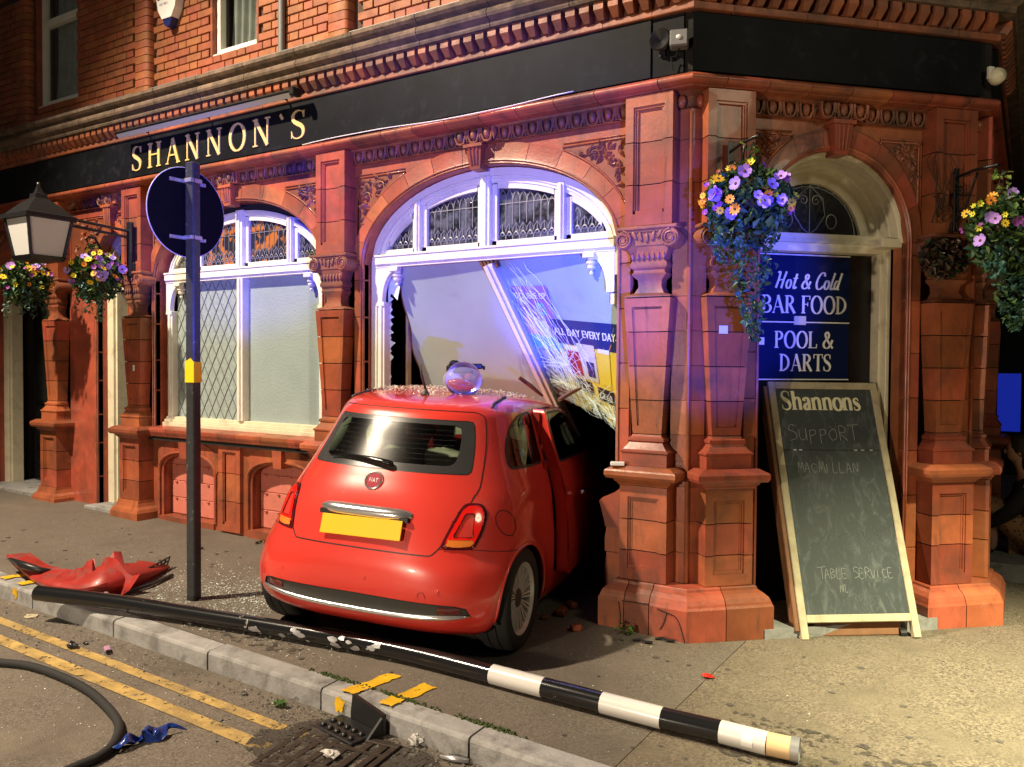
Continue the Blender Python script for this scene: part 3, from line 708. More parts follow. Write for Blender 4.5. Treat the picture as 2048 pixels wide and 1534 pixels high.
# ---- elliptical arch bays
def ell_z(x, a, b, z0): return z0+b*math.sqrt(max(0, 1-(x/a)**2))
egg_m = None
def egg_mesh():
    b = MB(); b.ellipsoid((0, -.020, 3.352), (.026, .030, .040), 12, 8)
    b.tube([(-.047, -.03, 3.392), (-.044, -.028, 3.345), (-.030, -.024, 3.306), (0, -.020, 3.296), (.030, -.024, 3.306), (.044, -.028, 3.345), (.047, -.03, 3.392)], .0085, 6)
    b.tube([(.058, -.026, 3.39), (.056, -.024, 3.34), (.0565, -.016, 3.305)], [.006, .010, .003], 5)
    return b.mesh('egg', 'terracotta_soot', True, 50)
EGG = egg_mesh()
def leaf_relief(mb, x0, x1, zlo, ztop, fz, side):
    """carved foliage: curled leaf lobes filling a spandrel; fz(x) = lower limit"""
    rr = random.Random(5 if side < 0 else 9)
    def lobe(x, z, ang, ln, wd):
        m = Ry(ang); pts = [(0, 0, -.2), (wd*.8, 0, .25), (wd, 0, .5), (wd*.55, 0, .85), (0, 0, 1.05), (-wd*.55, 0, .85), (-wd, 0, .5), (-wd*.8, 0, .25)]
        o = len(mb.v)
        mb.v.append(tuple(m @ Vector((0, -.026, ln*.45))+Vector((x, -.002, z))))
        for p in pts: mb.v.append(tuple(m @ Vector((p[0], -.004, p[2]*ln))+Vector((x, -.002, z))))
        for k in range(8): mb.f.append((o, o+1+k, o+1+(k+1) % 8)); mb.mi.append(mb.cur)
    n = 0; tries = 0
    while n < 46 and tries < 900:
        tries += 1; x = rr.uniform(x0+.02, x1-.02); z = rr.uniform(zlo, ztop-.03)
        if z < fz(x)+.03: continue
        edge = abs(z-fz(x)); ang = rr.uniform(0, 6.28); lobe(x, z, ang, rr.uniform(.04, .075), rr.uniform(.010, .018)); n += 1
    # stem scrolls
    for k in range(3):
        xs = x0+(x1-x0)*(.2+.3*k) if side < 0 else x1-(x1-x0)*(.2+.3*k)
        zc = (fz(xs)+ztop)/2
        if ztop-fz(xs) > .08:
            mb.tube([(xs+.035*math.cos(t*.5)*(1-t/16), -.012, zc+.03*math.sin(t*.5)*(1-t/16)) for t in range(15)], .007, 5)
def arch_bay(frame, xl, xr, xc, a, b, zs, name, zsill, ext=(.115, .155), eggs=True, keystone=True, nv=13):
    r = empty(name, parent=pub, mat=frame); ztop = 3.29
    # flat wall face around the opening (v=0), jamb strips, reveal
    m = MB(); N = 40; dep = .13
    xs = [xc-a+2*a*i/N for i in range(N+1)]
    for i in range(N):
        z0, z1 = ell_z(xs[i]-xc, a, b, zs), ell_z(xs[i+1]-xc, a, b, zs)
        m.add([(xs[i], 0, z0), (xs[i+1], 0, z1), (xs[i+1], 0, ztop), (xs[i], 0, ztop)], [(0, 1, 2, 3)])
        m.add([(xs[i], 0, z0), (xs[i+1], 0, z1), (xs[i+1], dep, z1), (xs[i], dep, z0)], [(0, 1, 2, 3)])
    for x0, x1 in ((xl, xc-a), (xc+a, xr)): m.add([(x0, 0, zsill), (x1, 0, zsill), (x1, 0, ztop), (x0, 0, ztop)], [(0, 1, 2, 3)])
    for x0 in (xc-a, xc+a): m.add([(x0, 0, zsill), (x0, dep, zsill), (x0, dep, zs), (x0, 0, zs)], [(0, 1, 2, 3)])
    part('bay_wall', m, 'terracotta', r)
    # jamb blocks, proud of the wall with a rounded inner edge
    for s, x0 in ((-1, xc-a), (1, xc+a)):
        hh = zsill; k = 0; wl = min(ext[0], abs((xl if s < 0 else xr)-x0)-.004)
        while hh < zs-.05:
            h2 = min(hh+(.30 if k % 2 else .36), zs)
            bb = MB().box(min(x0, x0+s*wl), max(x0, x0+s*wl), -.018, .05, hh+.002, h2-.002, .004); part('jamb_block', bb, 'terracotta', r); hh = h2; k += 1
    # arch ring of voussoirs with a moulded inner edge
    A, B = a+ext[0], b+ext[1]
    for k in range(nv):
        t0, t1 = math.pi*k/nv+.002, math.pi*(k+1)/nv-.002; bb = MB(); n = 5
        rings = []
        for i in range(n+1):
            t = t0+(t1-t0)*i/n; ci, si = -math.cos(t), math.sin(t)
            pts = []
            for f, y in ((0.0, .05), (0.0, -.006), (.14, -.024), (.30, -.018), (1.0, -.018), (1.0, .0)):
                x = xc+ci*(a+(A-a)*f); z = zs+si*(b+(B-b)*f); pts.append((min(max(x, xl+.002), xr-.002), y, min(z, ztop-.002)))
            rings.append(pts)
        o = len(bb.v); q = len(rings[0])
        for rg in rings: bb.v += rg
        for i in range(n):
            for j in range(q): bb.f.append((o+i*q+j, o+i*q+(j+1) % q, o+(i+1)*q+(j+1) % q, o+(i+1)*q+j)); bb.mi.append(0)
        bb.f.append(tuple(range(q))); bb.f.append(tuple(n*q+j for j in range(q))); bb.mi += [0, 0]
        part('voussoir', bb, 'terracotta', r, smooth=True, angle=30)
    for f, yy, rad in ((.17, -.024, .006), (.06, -.014, .006)):
        pts = [(xc-math.cos(math.pi*i/40)*(a+(A-a)*f), yy, zs+math.sin(math.pi*i/40)*(b+(B-b)*f)) for i in range(41)]
        pts = [(pts[0][0], yy, zsill)]+pts+[(pts[-1][0], yy, zsill)]
        part('arch_roll', MB().tube(pts, rad, 6), 'terracotta', r, smooth=True, angle=50)
    # spandrels
    if True:
        zt = ztop-.10
        for s in (-1, 1):
            x_out = xl+.035 if s < 0 else xr-.035; xa = xc+s*a*.30
            fz = lambda x: ell_z(x-xc, A, B, zs)+.012 if abs(x-xc) < A else zs
            n = 14; xs2 = [x_out+(xa-x_out)*i/n for i in range(n+1)]
            xs2 = [x for x in xs2 if fz(x) < zt-.01]
            if len(xs2) < 3: continue
            bb = MB()
            for i in range(len(xs2)-1): bb.add([(xs2[i], -.003, fz(xs2[i])), (xs2[i+1], -.003, fz(xs2[i+1])), (xs2[i+1], -.003, zt), (xs2[i], -.003, zt)], [(0, 1, 2, 3)])
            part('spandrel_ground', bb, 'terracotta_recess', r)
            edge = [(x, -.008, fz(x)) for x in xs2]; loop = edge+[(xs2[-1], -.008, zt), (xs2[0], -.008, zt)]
            part('spandrel_frame', MB().tube(loop, .008, 5, closed=True).tube([(p[0], -.006, p[2]) for p in [(xs2[0]-s*-.02, 0, fz(xs2[0])), (xs2[0]+s*.02, 0, zt+.02), (xs2[-1], 0, zt+.02)]], .005, 5), 'terracotta', r, smooth=True)
            lf = MB(); leaf_relief(lf, min(xs2), max(xs2), min(fz(x) for x in xs2), zt, fz, s); tag(part('carved_foliage', lf, 'terracotta_soot', r), kind='stuff')
    # frieze
    part('frieze_bed', MB().prism([(.0, 3.29), (-.035, 3.292), (-.025, 3.30), (-.008, 3.31), (-.008, 3.385), (-.045, 3.395), (-.05, 3.408), (0, 3.408)], 'x', xl, xr), 'terracotta_soot', r)
    ne = int((xr-xl)/.116); st_ = (xr-xl)/ne
    for i in range(ne):
        x = xl+st_*(i+.5); kx = keystone and abs(x-xc) < .12
        ob('egg', EGG, r, T((x, -.055 if kx else 0, 0)))
    if keystone:
        zb = zs+b-.035; kb = MB()
        kb.add([(xc-.07, -.085, 3.288), (xc+.07, -.085, 3.288), (xc+.07, .0, 3.288), (xc-.07, 0, 3.288), (xc-.045, -.06, zb), (xc+.045, -.06, zb), (xc+.045, .05, zb), (xc-.045, .05, zb)], [(0, 3, 2, 1), (4, 5, 6, 7), (0, 1, 5, 4), (1, 2, 6, 5), (2, 3, 7, 6), (3, 0, 4, 7)])
        for k in (-1, 0, 1):
            kb.tube([(xc+k*.034, -.083, 3.26), (xc+k*.024, -.066, zb+.03)], .009, 6)
        kb.box(xc-.085, xc+.085, -.098, 0, 3.262, 3.289, .003)
        kb.box(xc-.13, xc+.13, -.062, -.002, 3.296, 3.406, .004)
        part('keystone', kb, 'terracotta', r)
    return r
# window bays: W1 = whole window on the left, W2 = the rammed one
W1 = dict(xl=XP['p1']+.16, xr=XP['p2']-.16, xc=-6.20, a=1.15, b=.655, zs=2.49)
W2 = dict(xl=XP['p2']+.16, xr=XP['p3']-.16, xc=-3.458, a=1.125, b=.655, zs=2.49)
arch_bay(MF, name='window_bay', zsill=1.04, **W1); arch_bay(MF, name='window_bay', zsill=1.04, **W2)
arch_bay(DF, .375, DL-.375, DL/2, .545, .575, 2.53, 'door_bay', -.2, ext=(.105, .15), nv=9)
# ---- windows
def swept_arch(mb, xc, a, b, zs, y0, y1, wd, zlo=None, n=36):
    """flat frame following the arch: band of width wd inside the ellipse (a,b), from y0 (front) to y1"""
    rows = []
    for i in range(n+1):
        t = math.pi*i/n; c, s = -math.cos(t), math.sin(t)
        rows.append([(xc+c*a, y0, zs+s*b), (xc+c*(a-wd), y0, zs+s*(b-wd)), (xc+c*(a-wd), y1, zs+s*(b-wd)), (xc+c*a, y1, zs+s*b)])
    if zlo is not None:
        def sx(k): return xc+k
        rows = [[(xc-a, y0, zlo), (xc-a+wd, y0, zlo), (xc-a+wd, y1, zlo), (xc-a, y1, zlo)]]+rows+[[(xc+a, y0, zlo), (xc+a-wd, y0, zlo), (xc+a-wd, y1, zlo), (xc+a, y1, zlo)]]
    o = len(mb.v)
    for r in rows: mb.v += r
    for i in range(len(rows)-1):
        for k in range(4): mb.f.append((o+i*4+k, o+i*4+(k+1) % 4, o+i*4+4+(k+1) % 4, o+i*4+4+k)); mb.mi.append(mb.cur)
    e = o+(len(rows)-1)*4; mb.f.append((o, o+1, o+2, o+3)); mb.f.append((e, e+1, e+2, e+3)); mb.mi += [mb.cur]*2
def lead_pattern(mb, x0, x1, z0, topf, y):
    """church-like leading: uprights with pointed heads, a cross bar and a scale pattern at the foot"""
    r = .0032; n = max(3, round((x1-x0)/.062)); st_ = (x1-x0)/n
    for i in range(n+1):
        x = x0+st_*i; zt = topf(x)-.07
        if i not in (0, n) and zt > z0+.13: mb.tube([(x, y, z0+.12), (x, y, zt)], r, 4)
        if i < n:
            xm = x+st_/2; zt2 = topf(xm)
            za = min(topf(x), topf(x+st_))-.07
            if za > z0+.1: mb.tube([(x, y, za), (x+st_*.14, y, za+.035), (xm, y, min(za+.065, zt2))], r, 4); mb.tube([(x+st_, y, za), (x+st_*.86, y, za+.035), (xm, y, min(za+.065, zt2))], r, 4)
            k = [(x, y, z0+.06), (x+st_*.08, y, z0+.09), (xm, y, z0+.125), (x+st_*.92, y, z0+.09), (x+st_, y, z0+.06)]
            mb.tube(k, r, 4); mb.tube([(x+st_*.5+st_*.5*math.cos(R_(t)), y, z0+.004+.055*math.sin(R_(t))) for t in range(0, 181, 30)], r, 4)
            mb.tube([(xm+.014*math.cos(R_(t)), y, z0+.048+.016*math.sin(R_(t))) for t in range(0, 360, 45)], r, 4, closed=True)
            mb.tube([(xm, y, z0+.064), (xm, y, z0+.125)], r, 4)
    zc = z0+.27
    if topf((x0+x1)/2) > zc+.06:
        xa, xb = x0, x1
        while topf(xa) < zc and xa < x1: xa += .01
        while topf(xb) < zc and xb > x0: xb -= .01
        mb.tube([(xa, y, zc), (xb, y, zc)], r*1.2, 4)
def make_window(P, broken):
    xc, a, b, zs = P['xc'], P['a']-.006, P['b']-.006, P['zs']
    r = empty('window', parent=pub, mat=MF); y0 = .075
    fr = MB(); swept_arch(fr, xc, a, b, zs, y0, .17, .055, zlo=1.07 if not broken else 2.3)
    if broken: fr.box(xc-a, xc-a+.055, y0, .17, 1.07, 2.3); part('outer_frame', fr, 'white_paint', r, smooth=True, angle=35)
    f2 = MB(); swept_arch(f2, xc, a-.055, b-.055, zs, y0+.022, .17, .05); part('inner_moulding', f2, 'white_paint', r, smooth=True, angle=35)
    f3 = MB(); swept_arch(f3, xc, a-.055-.012, b-.055-.012, zs, y0+.012, .15, .014); part('moulding_bead', f3, 'white_paint', r, smooth=True, angle=35)
    tb, tt = 2.462, 2.545
    m = MB(); m.box(xc-a+.05, xc+a-.05, y0-.022, .17, tb+.022, tt, .004); m.box(xc-a+.05, xc+a-.05, y0-.006, .17, tb, tb+.023); m.box(xc-a+.05, xc+a-.05, y0-.03, .17, tt, tt+.018, .003); part('transom', m, 'white_paint', r)
    A2, B2 = a-.105, b-.105
    top = lambda x: ell_z(x-xc, A2, B2, zs)-.0
    mull = [xc-.60*a*.96, xc, xc+.60*a*.96]; mw = [.028, .045, .028]
    for x, w_ in zip(mull, mw):
        m = MB(); zt = ell_z(x-xc, a-.05, b-.05, zs); m.box(x-w_, x+w_, y0-.008, .17, tt+.018, zt, .003); m.box(x-w_*.45, x+w_*.45, y0-.022, y0, tt+.018, zt-.01, .004); part('mullion', m, 'white_paint', r)
    bounds = [(xc-A2, mull[0]-mw[0]), (mull[0]+mw[0], mull[1]-mw[1]), (mull[1]+mw[1], mull[2]-mw[2]), (mull[2]+mw[2], xc+A2)]
    zg = 2.605
    for i, (x0, x1) in enumerate(bounds):
        sash = empty('leaded_light', parent=r); sw = .042; n = 16
        xi0 = x0+sw if i > 0 else x0; xi1 = x1-sw if i < 3 else x1
        g0, g1 = xi0+.004, xi1-.004
        # clip outer lights where the ellipse meets the glass foot
        if i == 0:
            while top(g0)-.045 < zg+.02: g0 += .01
        if i == 3:
            while top(g1)-.045 < zg+.02: g1 -= .01
        tf = lambda x: top(x)-.042
        gm = MB(); xs = [g0+(g1-g0)*k/n for k in range(n+1)]
        for k in range(n): gm.add([(xs[k], .135, zg), (xs[k+1], .135, zg), (xs[k+1], .135, tf(xs[k+1])), (xs[k], .135, tf(xs[k]))], [(0, 1, 2, 3)])
        part('pane', gm, 'amber_glass' if (not broken and i in (1, 2)) else 'stained_glass', sash)
        sm = MB()
        if i > 0: sm.box(x0, xi0, y0+.03, .15, tt+.018, max(tf(xi0)+.035, zg+.02), .003)
        if i < 3: sm.box(xi1, x1, y0+.03, .15, tt+.018, max(tf(xi1)+.035, zg+.02), .003)
        sm.box(x0 if i > 0 else g0-.05, x1 if i < 3 else g1+.05, y0+.030, .15, tt+.018, zg, .003)
        for k in range(n): sm.add([(xs[k], y0+.03, tf(xs[k])), (xs[k+1], y0+.03, tf(xs[k+1])), (xs[k+1], y0+.03, top(xs[k+1])+.02), (xs[k], y0+.03, top(xs[k])+.02), (xs[k], .15, tf(xs[k])), (xs[k+1], .15, tf(xs[k+1]))], [(0, 1, 2, 3), (0, 1, 5, 4)])
        part('sash', sm, 'white_paint', sash)
        lm = MB(); lead_pattern(lm, g0, g1, zg, tf, .131); part('leading', lm, 'lead', sash)
    # jamb colonnettes with brackets and pendant drops under the transom
    for s in (-1, 1):
        xj = xc+s*(a-.055); m = MB(); x0, x1 = sorted((xj, xj-s*.075)); 
        if not (broken and s > 0): m.box(x0, x1, y0+.01, .17, 1.07, 2.18, .004); m.box(x0-.006, x1+.006, y0-.004, .17, 2.15, 2.185, .004); m.box(x0+.02, x1-.02, y0-.004, y0+.02, 1.14, 2.15, .004)
        else: m.box(x0+.04, x1, y0+.01, .17, 2.10, 2.18, .004)
        n = 10; pts = [(xj, 2.186)]+[(xj-s*.185+s*.125*math.cos(R_(90*k/n))*1.0, 2.186+.24*math.sin(R_(90*k/n))) for k in range(n+1)]+[(xj-s*.20, 2.461), (xj, 2.461)]
        m.prism(pts, 'y', y0-.002, .12); part('jamb_bracket', m, 'white_paint', r)
        xd = xj-s*.19; part('pendant', MB().box(xd-.045, xd+.045, y0-.025, .11, 2.425, 2.463, .003).lathe([(.001, -.118), (.014, -.112), (.018, -.10), (.010, -.086), (.012, -.078), (.030, -.07), (.034, -.055), (.026, -.045), (.040, -.036), (.042, -.022), (.030, -.012), (.034, 0)], 14, 'z', (xd, y0+.035, 2.425)), 'white_paint', r, smooth=True, angle=40)
    if not broken:
        m = MB(); m.box(xc-a+.03, xc+a-.03, y0-.035, .17, 1.045, 1.085, .004); m.box(xc-a+.03, xc+a-.03, y0-.012, .17, 1.085, 1.115, .004); m.box(xc-a+.03, xc+a-.03, y0+.012, .17, 1.115, 1.14, .003); part('sill_rail', m, 'cream_paint', r)
        m = MB(); m.box(xc-.035, xc+.045, y0-.005, .17, 1.14, tb, .004); m.box(xc-.012, xc+.02, y0-.022, y0, 1.14, tb, .004); part('centre_mullion', m, 'white_paint', r)
        for i, (x0, x1, mt) in enumerate(((xc-a+.13, xc-.035, 'net_curtain'), (xc+.045, xc+a-.13, 'obscured_glass'))):
            pn = part('pane', MB().add([(x0, .15, 1.14), (x1, .15, 1.14), (x1, .15, tb), (x0, .15, tb)], [(0, 1, 2, 3)]), mt, r)
            if i == 0:
                m = MB(); dx, dz = .118, .205; zs_ = [(k, c) for c in (-1, 1) for k in range(-14, 20)]
                for k, c in zs_:
                    xa = x0+k*dx; seg = []
                    for q in range(81):
                        zz = 1.14+(tb-1.14)*q/80; xx = xa+c*(zz-1.14)*dx/dz*1.0
                        if x0 <= xx <= x1: seg.append((xx, .146, zz))
                    if len(seg) > 1: m.tube([seg[0], seg[-1]], .0028, 4)
                part('diamond_leading', m, 'lead_grey', pn)
    return r
win1 = make_window(W1, False); win2 = make_window(W2, True)
# ---- tiled sill and the cellar-light wall under the left window
sl = empty('tiled_sill', parent=pub)
x = W1['xl']; k = 0
while x < W1['xr']-.02:
    x2 = min(x+.335, W1['xr'])
    part('sill_tile', MB().prism([(.08, .93), (-.045, .93), (-.05, .945), (-.078, .955), (-.085, .972), (-.092, .985), (-.098, 1.0), (-.098, 1.025), (-.09, 1.032), (.08, 1.052)], 'x', x+.002, x2-.002), 'terracotta', sl, MF); x = x2
part('sill_bed', MB().box(W1['xl'], W1['xr'], -.06, .08, .915, 1.03), 'joint_dark', sl, MF)
cw = empty('cellar_wall', parent=pub, mat=MF)
AR = [(-7.28, -6.45), (-5.975, -5.14)]
def arch_cut(x0, x1, zb, zsp, rise):
    n = 14; c = (x0+x1)/2; h = (x1-x0)/2
    return [(c+h*-math.cos(math.pi*i/n)*(1), zsp+rise*math.sin(math.pi*i/n)**.75) for i in range(n+1)]
m = MB(); zt = .93
edges = [W1['xl']]+[e for p in AR for e in p]+[W1['xr']]
for x0, x1 in ((edges[0], edges[1]), (edges[2], edges[3]), (edges[4], edges[5])): m.box(x0, x1, 0, .3, -.1, zt)
for x0, x1 in AR:
    pts = arch_cut(x0, x1, 0, .60, .20)
    for p, q in zip(pts[:-1], pts[1:]): m.add([(p[0], 0, p[1]), (q[0], 0, q[1]), (q[0], 0, zt), (p[0], 0, zt), (p[0], .16, p[1]), (q[0], .16, q[1])], [(0, 1, 2, 3), (0, 1, 5, 4)])
    m.box(x0, x1, -.02, .3, -.1, .165)
part('wall_face', m, 'terracotta', cw)
for x0, x1 in AR:
    c = (x0+x1)/2; pts = arch_cut(x0, x1, 0, .60, .20)
    # radiating blocks over each light
    nb = 6; 
    for k in range(nb):
        i0, i1 = round(14*k/nb), round(14*(k+1)/nb); seg = pts[i0:i1+1]
        out_ = [(c+(p[0]-c)*1.16, min(.925, .60+(p[1]-.60)*1.0+.085+.05*math.sin(math.pi*(i0+j)/14))) for j, p in enumerate(seg)]
        poly = [(p[0], p[1]) for p in seg]+[(max(W1['xl']+.01, q[0]), q[1]) for q in out_[::-1]]
        if k not in (): part('voussoir', MB().prism(poly, 'y', -.010, .02), 'terracotta', cw)
    part('keystone', MB().frust(.05, -.05, .062, -.06, .755, .925, .02), 'terracotta', cw, T((c, 0, 0)))
    jl = [(x0, -.008, .165)]+[(p[0], -.008, p[1]) for p in pts]+[(x1, -.008, .165)]
    part('arch_roll', MB().tube([(c+(p[0]-c)*1.03, -.012, p[2]+.012) for p in jl], .013, 6).tube([(c+(p[0]-c)*.985, .02, p[2]-.006) for p in jl], .014, 6), 'terracotta', cw, smooth=True, angle=50)
    pn = part('painted_panel', MB().box(x0+.01, x1-.01, .135, .16, .10, .86), 'terracotta_painted', cw)
    for k in range(4):
        z0 = .17+k*.165; part('board', MB().box(x0+.012, x1-.012, .120, .134, z0+.003, z0+.162, .004), 'terracotta_painted', pn)
        nb_ = MB()
        for j in range(5): nb_.frust(.006, -.006, .016, -.016, 0, .022, .01); nb_.v[-8:] = [(v[0]+x0+.09+j*(x1-x0-.18)/4, v[1]+.118, v[2]+z0+.138) for v in nb_.v[-8:]]
        part('stud_row', nb_, 'terracotta_painted', pn)
for xp in ((AR[0][1]+AR[1][0])/2,):
    for a, b, mt, mb_ in ((.12, .40, 0, .06), (.40, .66, 0, 0), (.66, .92, .06, 0)): part('pier_block', panel_block(.15, .035, a, b, mt, mb_, ms=.06, dep=.018), 'terracotta', cw, T((xp, 0, 0)))
# broken stub of the same wall beside the corner pilaster, and what is left on the other side
stub = empty('broken_wall', parent=pub, mat=MF)
prof = [(-2.23, -.1), (-2.37, -.1), (-2.36, .22), (-2.35, .40), (-2.362, .46), (-2.352, .62), (-2.385, .80), (-2.30, .86), (-2.23, .92)]
for z0, z1, xs_ in ((-.1, .22, (-2.375, -2.36)), (.223, .455, (-2.36, -2.350)), (.458, .62, (-2.362, -2.352))):
    part('broken_block', MB().prism([(-2.23, z0), (xs_[0], z0), (xs_[1]-.012, (z0+z1)/2), (xs_[1], z1), (-2.23, z1)], 'y', -.10, .10), 'terracotta', stub)
part('broken_block', MB().prism([(-2.23, .623), (-2.352, .623), (-2.372, .70), (-2.40, .79), (-2.375, .815), (-2.29, .855), (-2.23, .90)], 'y', -.115, .10), 'terracotta', stub)
for z0, z1, xr_ in ((-.1, .25, -4.56), (.253, .50, -4.60), (.503, .72, -4.58), (.723, .93, -4.62)): part('broken_block', MB().box(W2['xl']-.0, xr_, -.02, .25, z0, z1, .006), 'terracotta', stub)
# ---- rammed window: dislodged sheet, snapped mullion, shattered right light with posters
V_ = Vector
def lerp(a, b, t): return a+(b-a)*t
mul_t, mul_b = V_((-3.435, 5.115, 2.44)), V_((-2.99, 5.62, 1.10))
m = MB(); d = (mul_b-mul_t).normalized(); sx_ = V_((1, .1, 0)).normalized(); sy_ = d.cross(sx_).normalized(); sx_ = sy_.cross(d).normalized()
def bar(mb, p, q, w_, h_, ox=0.0, oy=0.0):
    vs = []
    for c in (p, q):
        for i, j in ((-1, -1), (1, -1), (1, 1), (-1, 1)): vs.append(c+sx_*(i*w_/2+ox)+sy_*(j*h_/2+oy))
    mb.add(vs, [(0, 1, 2, 3), (4, 5, 6, 7), (0, 1, 5, 4), (1, 2, 6, 5), (2, 3, 7, 6), (3, 0, 4, 7)])
bar(m, mul_t, mul_b, .075, .10); bar(m, mul_t, mul_b, .03, .03, -.010, .06); bar(m, mul_t, mul_b, .03, .03, -.010, -.06); bar(m, mul_t+d*.02, mul_b, .02, .13, .032)
part('snapped_mullion', m, 'white_paint', win2, MF.inverted())
m = MB(); 
for k in range(5): bar(m, mul_t+d*(-.05+.012*k)+sx_*(.03*k-.06), mul_t+d*(.05)+sx_*(.025*k-.05), .018, .05)
part('splintered_end', m, 'timber_brown', win2, MF.inverted())
def sheetP(s, t):                      # left frosted sheet, hanging from the head and pushed in at the foot
    tl, tr, br, bl = V_((-4.40, 5.13, 2.46)), V_((-3.46, 5.10, 2.46)), V_((-2.97, 5.63, 1.06)), V_((-4.27, 5.60, 1.06))
    p = lerp(lerp(tl, tr, s), lerp(bl, br, s), t); 
    if s < .12: p = p+V_((.02*math.sin(t*9)+.012*math.sin(t*23), 0, 0))
    return p+V_((0, .05*math.sin(math.pi*s)*t, 0))
sh = part('frosted_sheet', MB().grid(sheetP, 24, 24), 'frosted_sheet', win2, MF.inverted(), smooth=True)
part('sheet_edge', MB().tube([sheetP(0, k/24)+V_((0, .004, 0)) for k in range(25)], .008, 5), 'timber_brown', win2, MF.inverted())
jt = V_((-2.28, 5.10, 2.46))
def brokenP(s, t):
    t = t*(.73+.05*s)
    a = lerp(mul_t+V_((.035, .03, .02)), mul_b+V_((.03, .02, -.05)), t*.98); b = lerp(jt, V_((-2.28, 5.11, .84)), t)
    return lerp(a, b, s)+V_((0, .10*math.sin(math.pi*s)*t, 0))
def bp_map(off):
    def f(s, t):
        p = brokenP(s, t); n = (brokenP(min(1, s+.01), t)-brokenP(max(0, s-.01), t)).cross(brokenP(s, min(1, t+.01))-brokenP(s, max(0, t-.01))).normalized()
        if n.y > 0: n = -n
        return p+n*off
    return f
part('shattered_backing', MB().grid(brokenP, 40, 40), 'frosted_sheet', win2, MF.inverted(), smooth=True)
cr = random.Random(3); m = MB(); f = bp_map(.034)
for k in range(40):                    # cracks running down beside the snapped mullion
    s0 = cr.uniform(.0, .25); t0 = cr.uniform(0, .45); pts = []; s, t = s0, t0; dv = cr.uniform(.0, .05)
    for q in range(cr.randint(6, 16)):
        pts.append(f(min(s, 1), min(t, 1))); s += dv*.5+cr.uniform(-.012, .03); t += cr.uniform(.03, .07)
        if t > 1 or s > 1: break
    if len(pts) > 2: m.tube(pts, cr.choice((.0009, .0013, .0018)), 4)
for c, rad, nn in (((.34, .70), .40, 30), ((.22, .84), .30, 36), ((.55, .90), .32, 46), ((.85, .94), .28, 40)):
    for k in range(nn):
        an = cr.uniform(0, 6.28); s, t = c; pts = []
        ln = rad*cr.uniform(.3, 1.0)
        for q in range(7):
            ss, tt_ = c[0]+math.cos(an)*ln*q/6*1.3+cr.uniform(-.012, .012), c[1]+math.sin(an)*ln*q/6*.6+cr.uniform(-.008, .008)
            if 0 < ss < 1 and 0 < tt_ < 1: pts.append(f(ss, tt_))
        if len(pts) > 2: m.tube(pts, cr.choice((.0008, .0012, .0016)), 4)
    for rr in (.05, .10, .17, .25):
        pts = []
        for k in range(19):
            an = 6.28*k/18; ss, tt_ = c[0]+math.cos(an)*rr*(1.3)*cr.uniform(.85, 1.15)*rad/.42, c[1]+math.sin(an)*rr*.6*cr.uniform(.85, 1.15)*rad/.42
            if 0 < ss < 1 and 0 < tt_ < 1: pts.append(f(ss, tt_))
        if len(pts) > 3: m.tube(pts, .0007, 4)
tag(part('crack_lines', m, 'glass_edge', win2, MF.inverted()), kind='stuff')
f = bp_map(.030); part('cracked_pane', MB().grid(f, 20, 26), 'cracked_glass', win2, MF.inverted(), smooth=True)
# loose shards left in the putty down the left jamb
m = MB(); z = 1.15
while z < 2.35:
    h = cr.uniform(.04, .11); w_ = cr.uniform(.02, .065); m.add([(-4.46, 5.15, z), (-4.46+w_, 5.15+cr.uniform(-.01, .02), z+h*cr.uniform(.3, .7)), (-4.46, 5.15, z+h), (-4.47, 5.158, z+h/2)], [(0, 1, 2), (0, 1, 3), (1, 2, 3)]); z += h*.8
m.add([(-4.46, 5.145, 2.44), (-4.27, 5.145, 2.45), (-4.33, 5.145, 2.33), (-4.36, 5.145, 2.20), (-4.43, 5.145, 2.26), (-4.46, 5.145, 2.14)], [(0, 1, 2, 3, 4, 5)])
tag(part('glass_shard_edge', m, 'glass_edge', win2, MF.inverted()), kind='stuff')
def poster(name, label, s0, s1, t0, t1, mat, cat='poster'):
    r = tag(empty(name), label, cat)
    wx = (brokenP(1, .4)-brokenP(0, .4)).length
    def mp(u, v, d): return bp_map(.010+d*1.6)(s0+(s1-s0)*u, t0+(t1-t0)*v)
    part('sheet', MB().grid(lambda u, v: mp(u, v, 0), 24, 24), mat, r, smooth=True)
    def quad(nm, pts, mt, d=.0015):
        m = MB(); n = 8
        (u0, v0), (u1, v1) = pts; m.grid(lambda u, v: mp(u0+(u1-u0)*u, v0+(v1-v0)*v, d), n, n); part(nm, m, mt, r, smooth=True)
    def poly(nm, pts, mt, d=.0015): part(nm, MB().add([mp(u, v, d) for u, v in pts], [tuple(range(len(pts)))]), mt, r)
    def txt(s, u0, v0, size, sx, asp, mt='poster_white', d=.0022, bold=0): 
        m = MB(); v_, f_, wd = sans(s, 1.0); h = size
        for k, (ox, oy) in enumerate([(0, 0)] if not bold else [(0, 0), (bold, 0), (-bold, 0)]): m.add([mp(u0+(a+ox)*h*sx, v0-(b_+oy)*h*asp, d+k*.0002) for a, b_ in v_], f_)
        part('print_text', m, mt, r)
    return r, quad, poly, txt
r, quad, poly, txt = poster('purple_poster', 'purple poster reading DOUBLE UP behind cracked pane beside the snapped mullion', .03, .33, .18, .62, 'poster_purple')
txt('DOUBLE UP', .02, .20, .22, .78, .62, bold=.02); poly('print_shape', [(.55, .27), (.78, .27), (.78, .45), (.55, .45)], 'poster_teal'); poly('print_shape', [(.61, .31), (.72, .31), (.72, .41), (.61, .41)], 'poster_purple', .002)
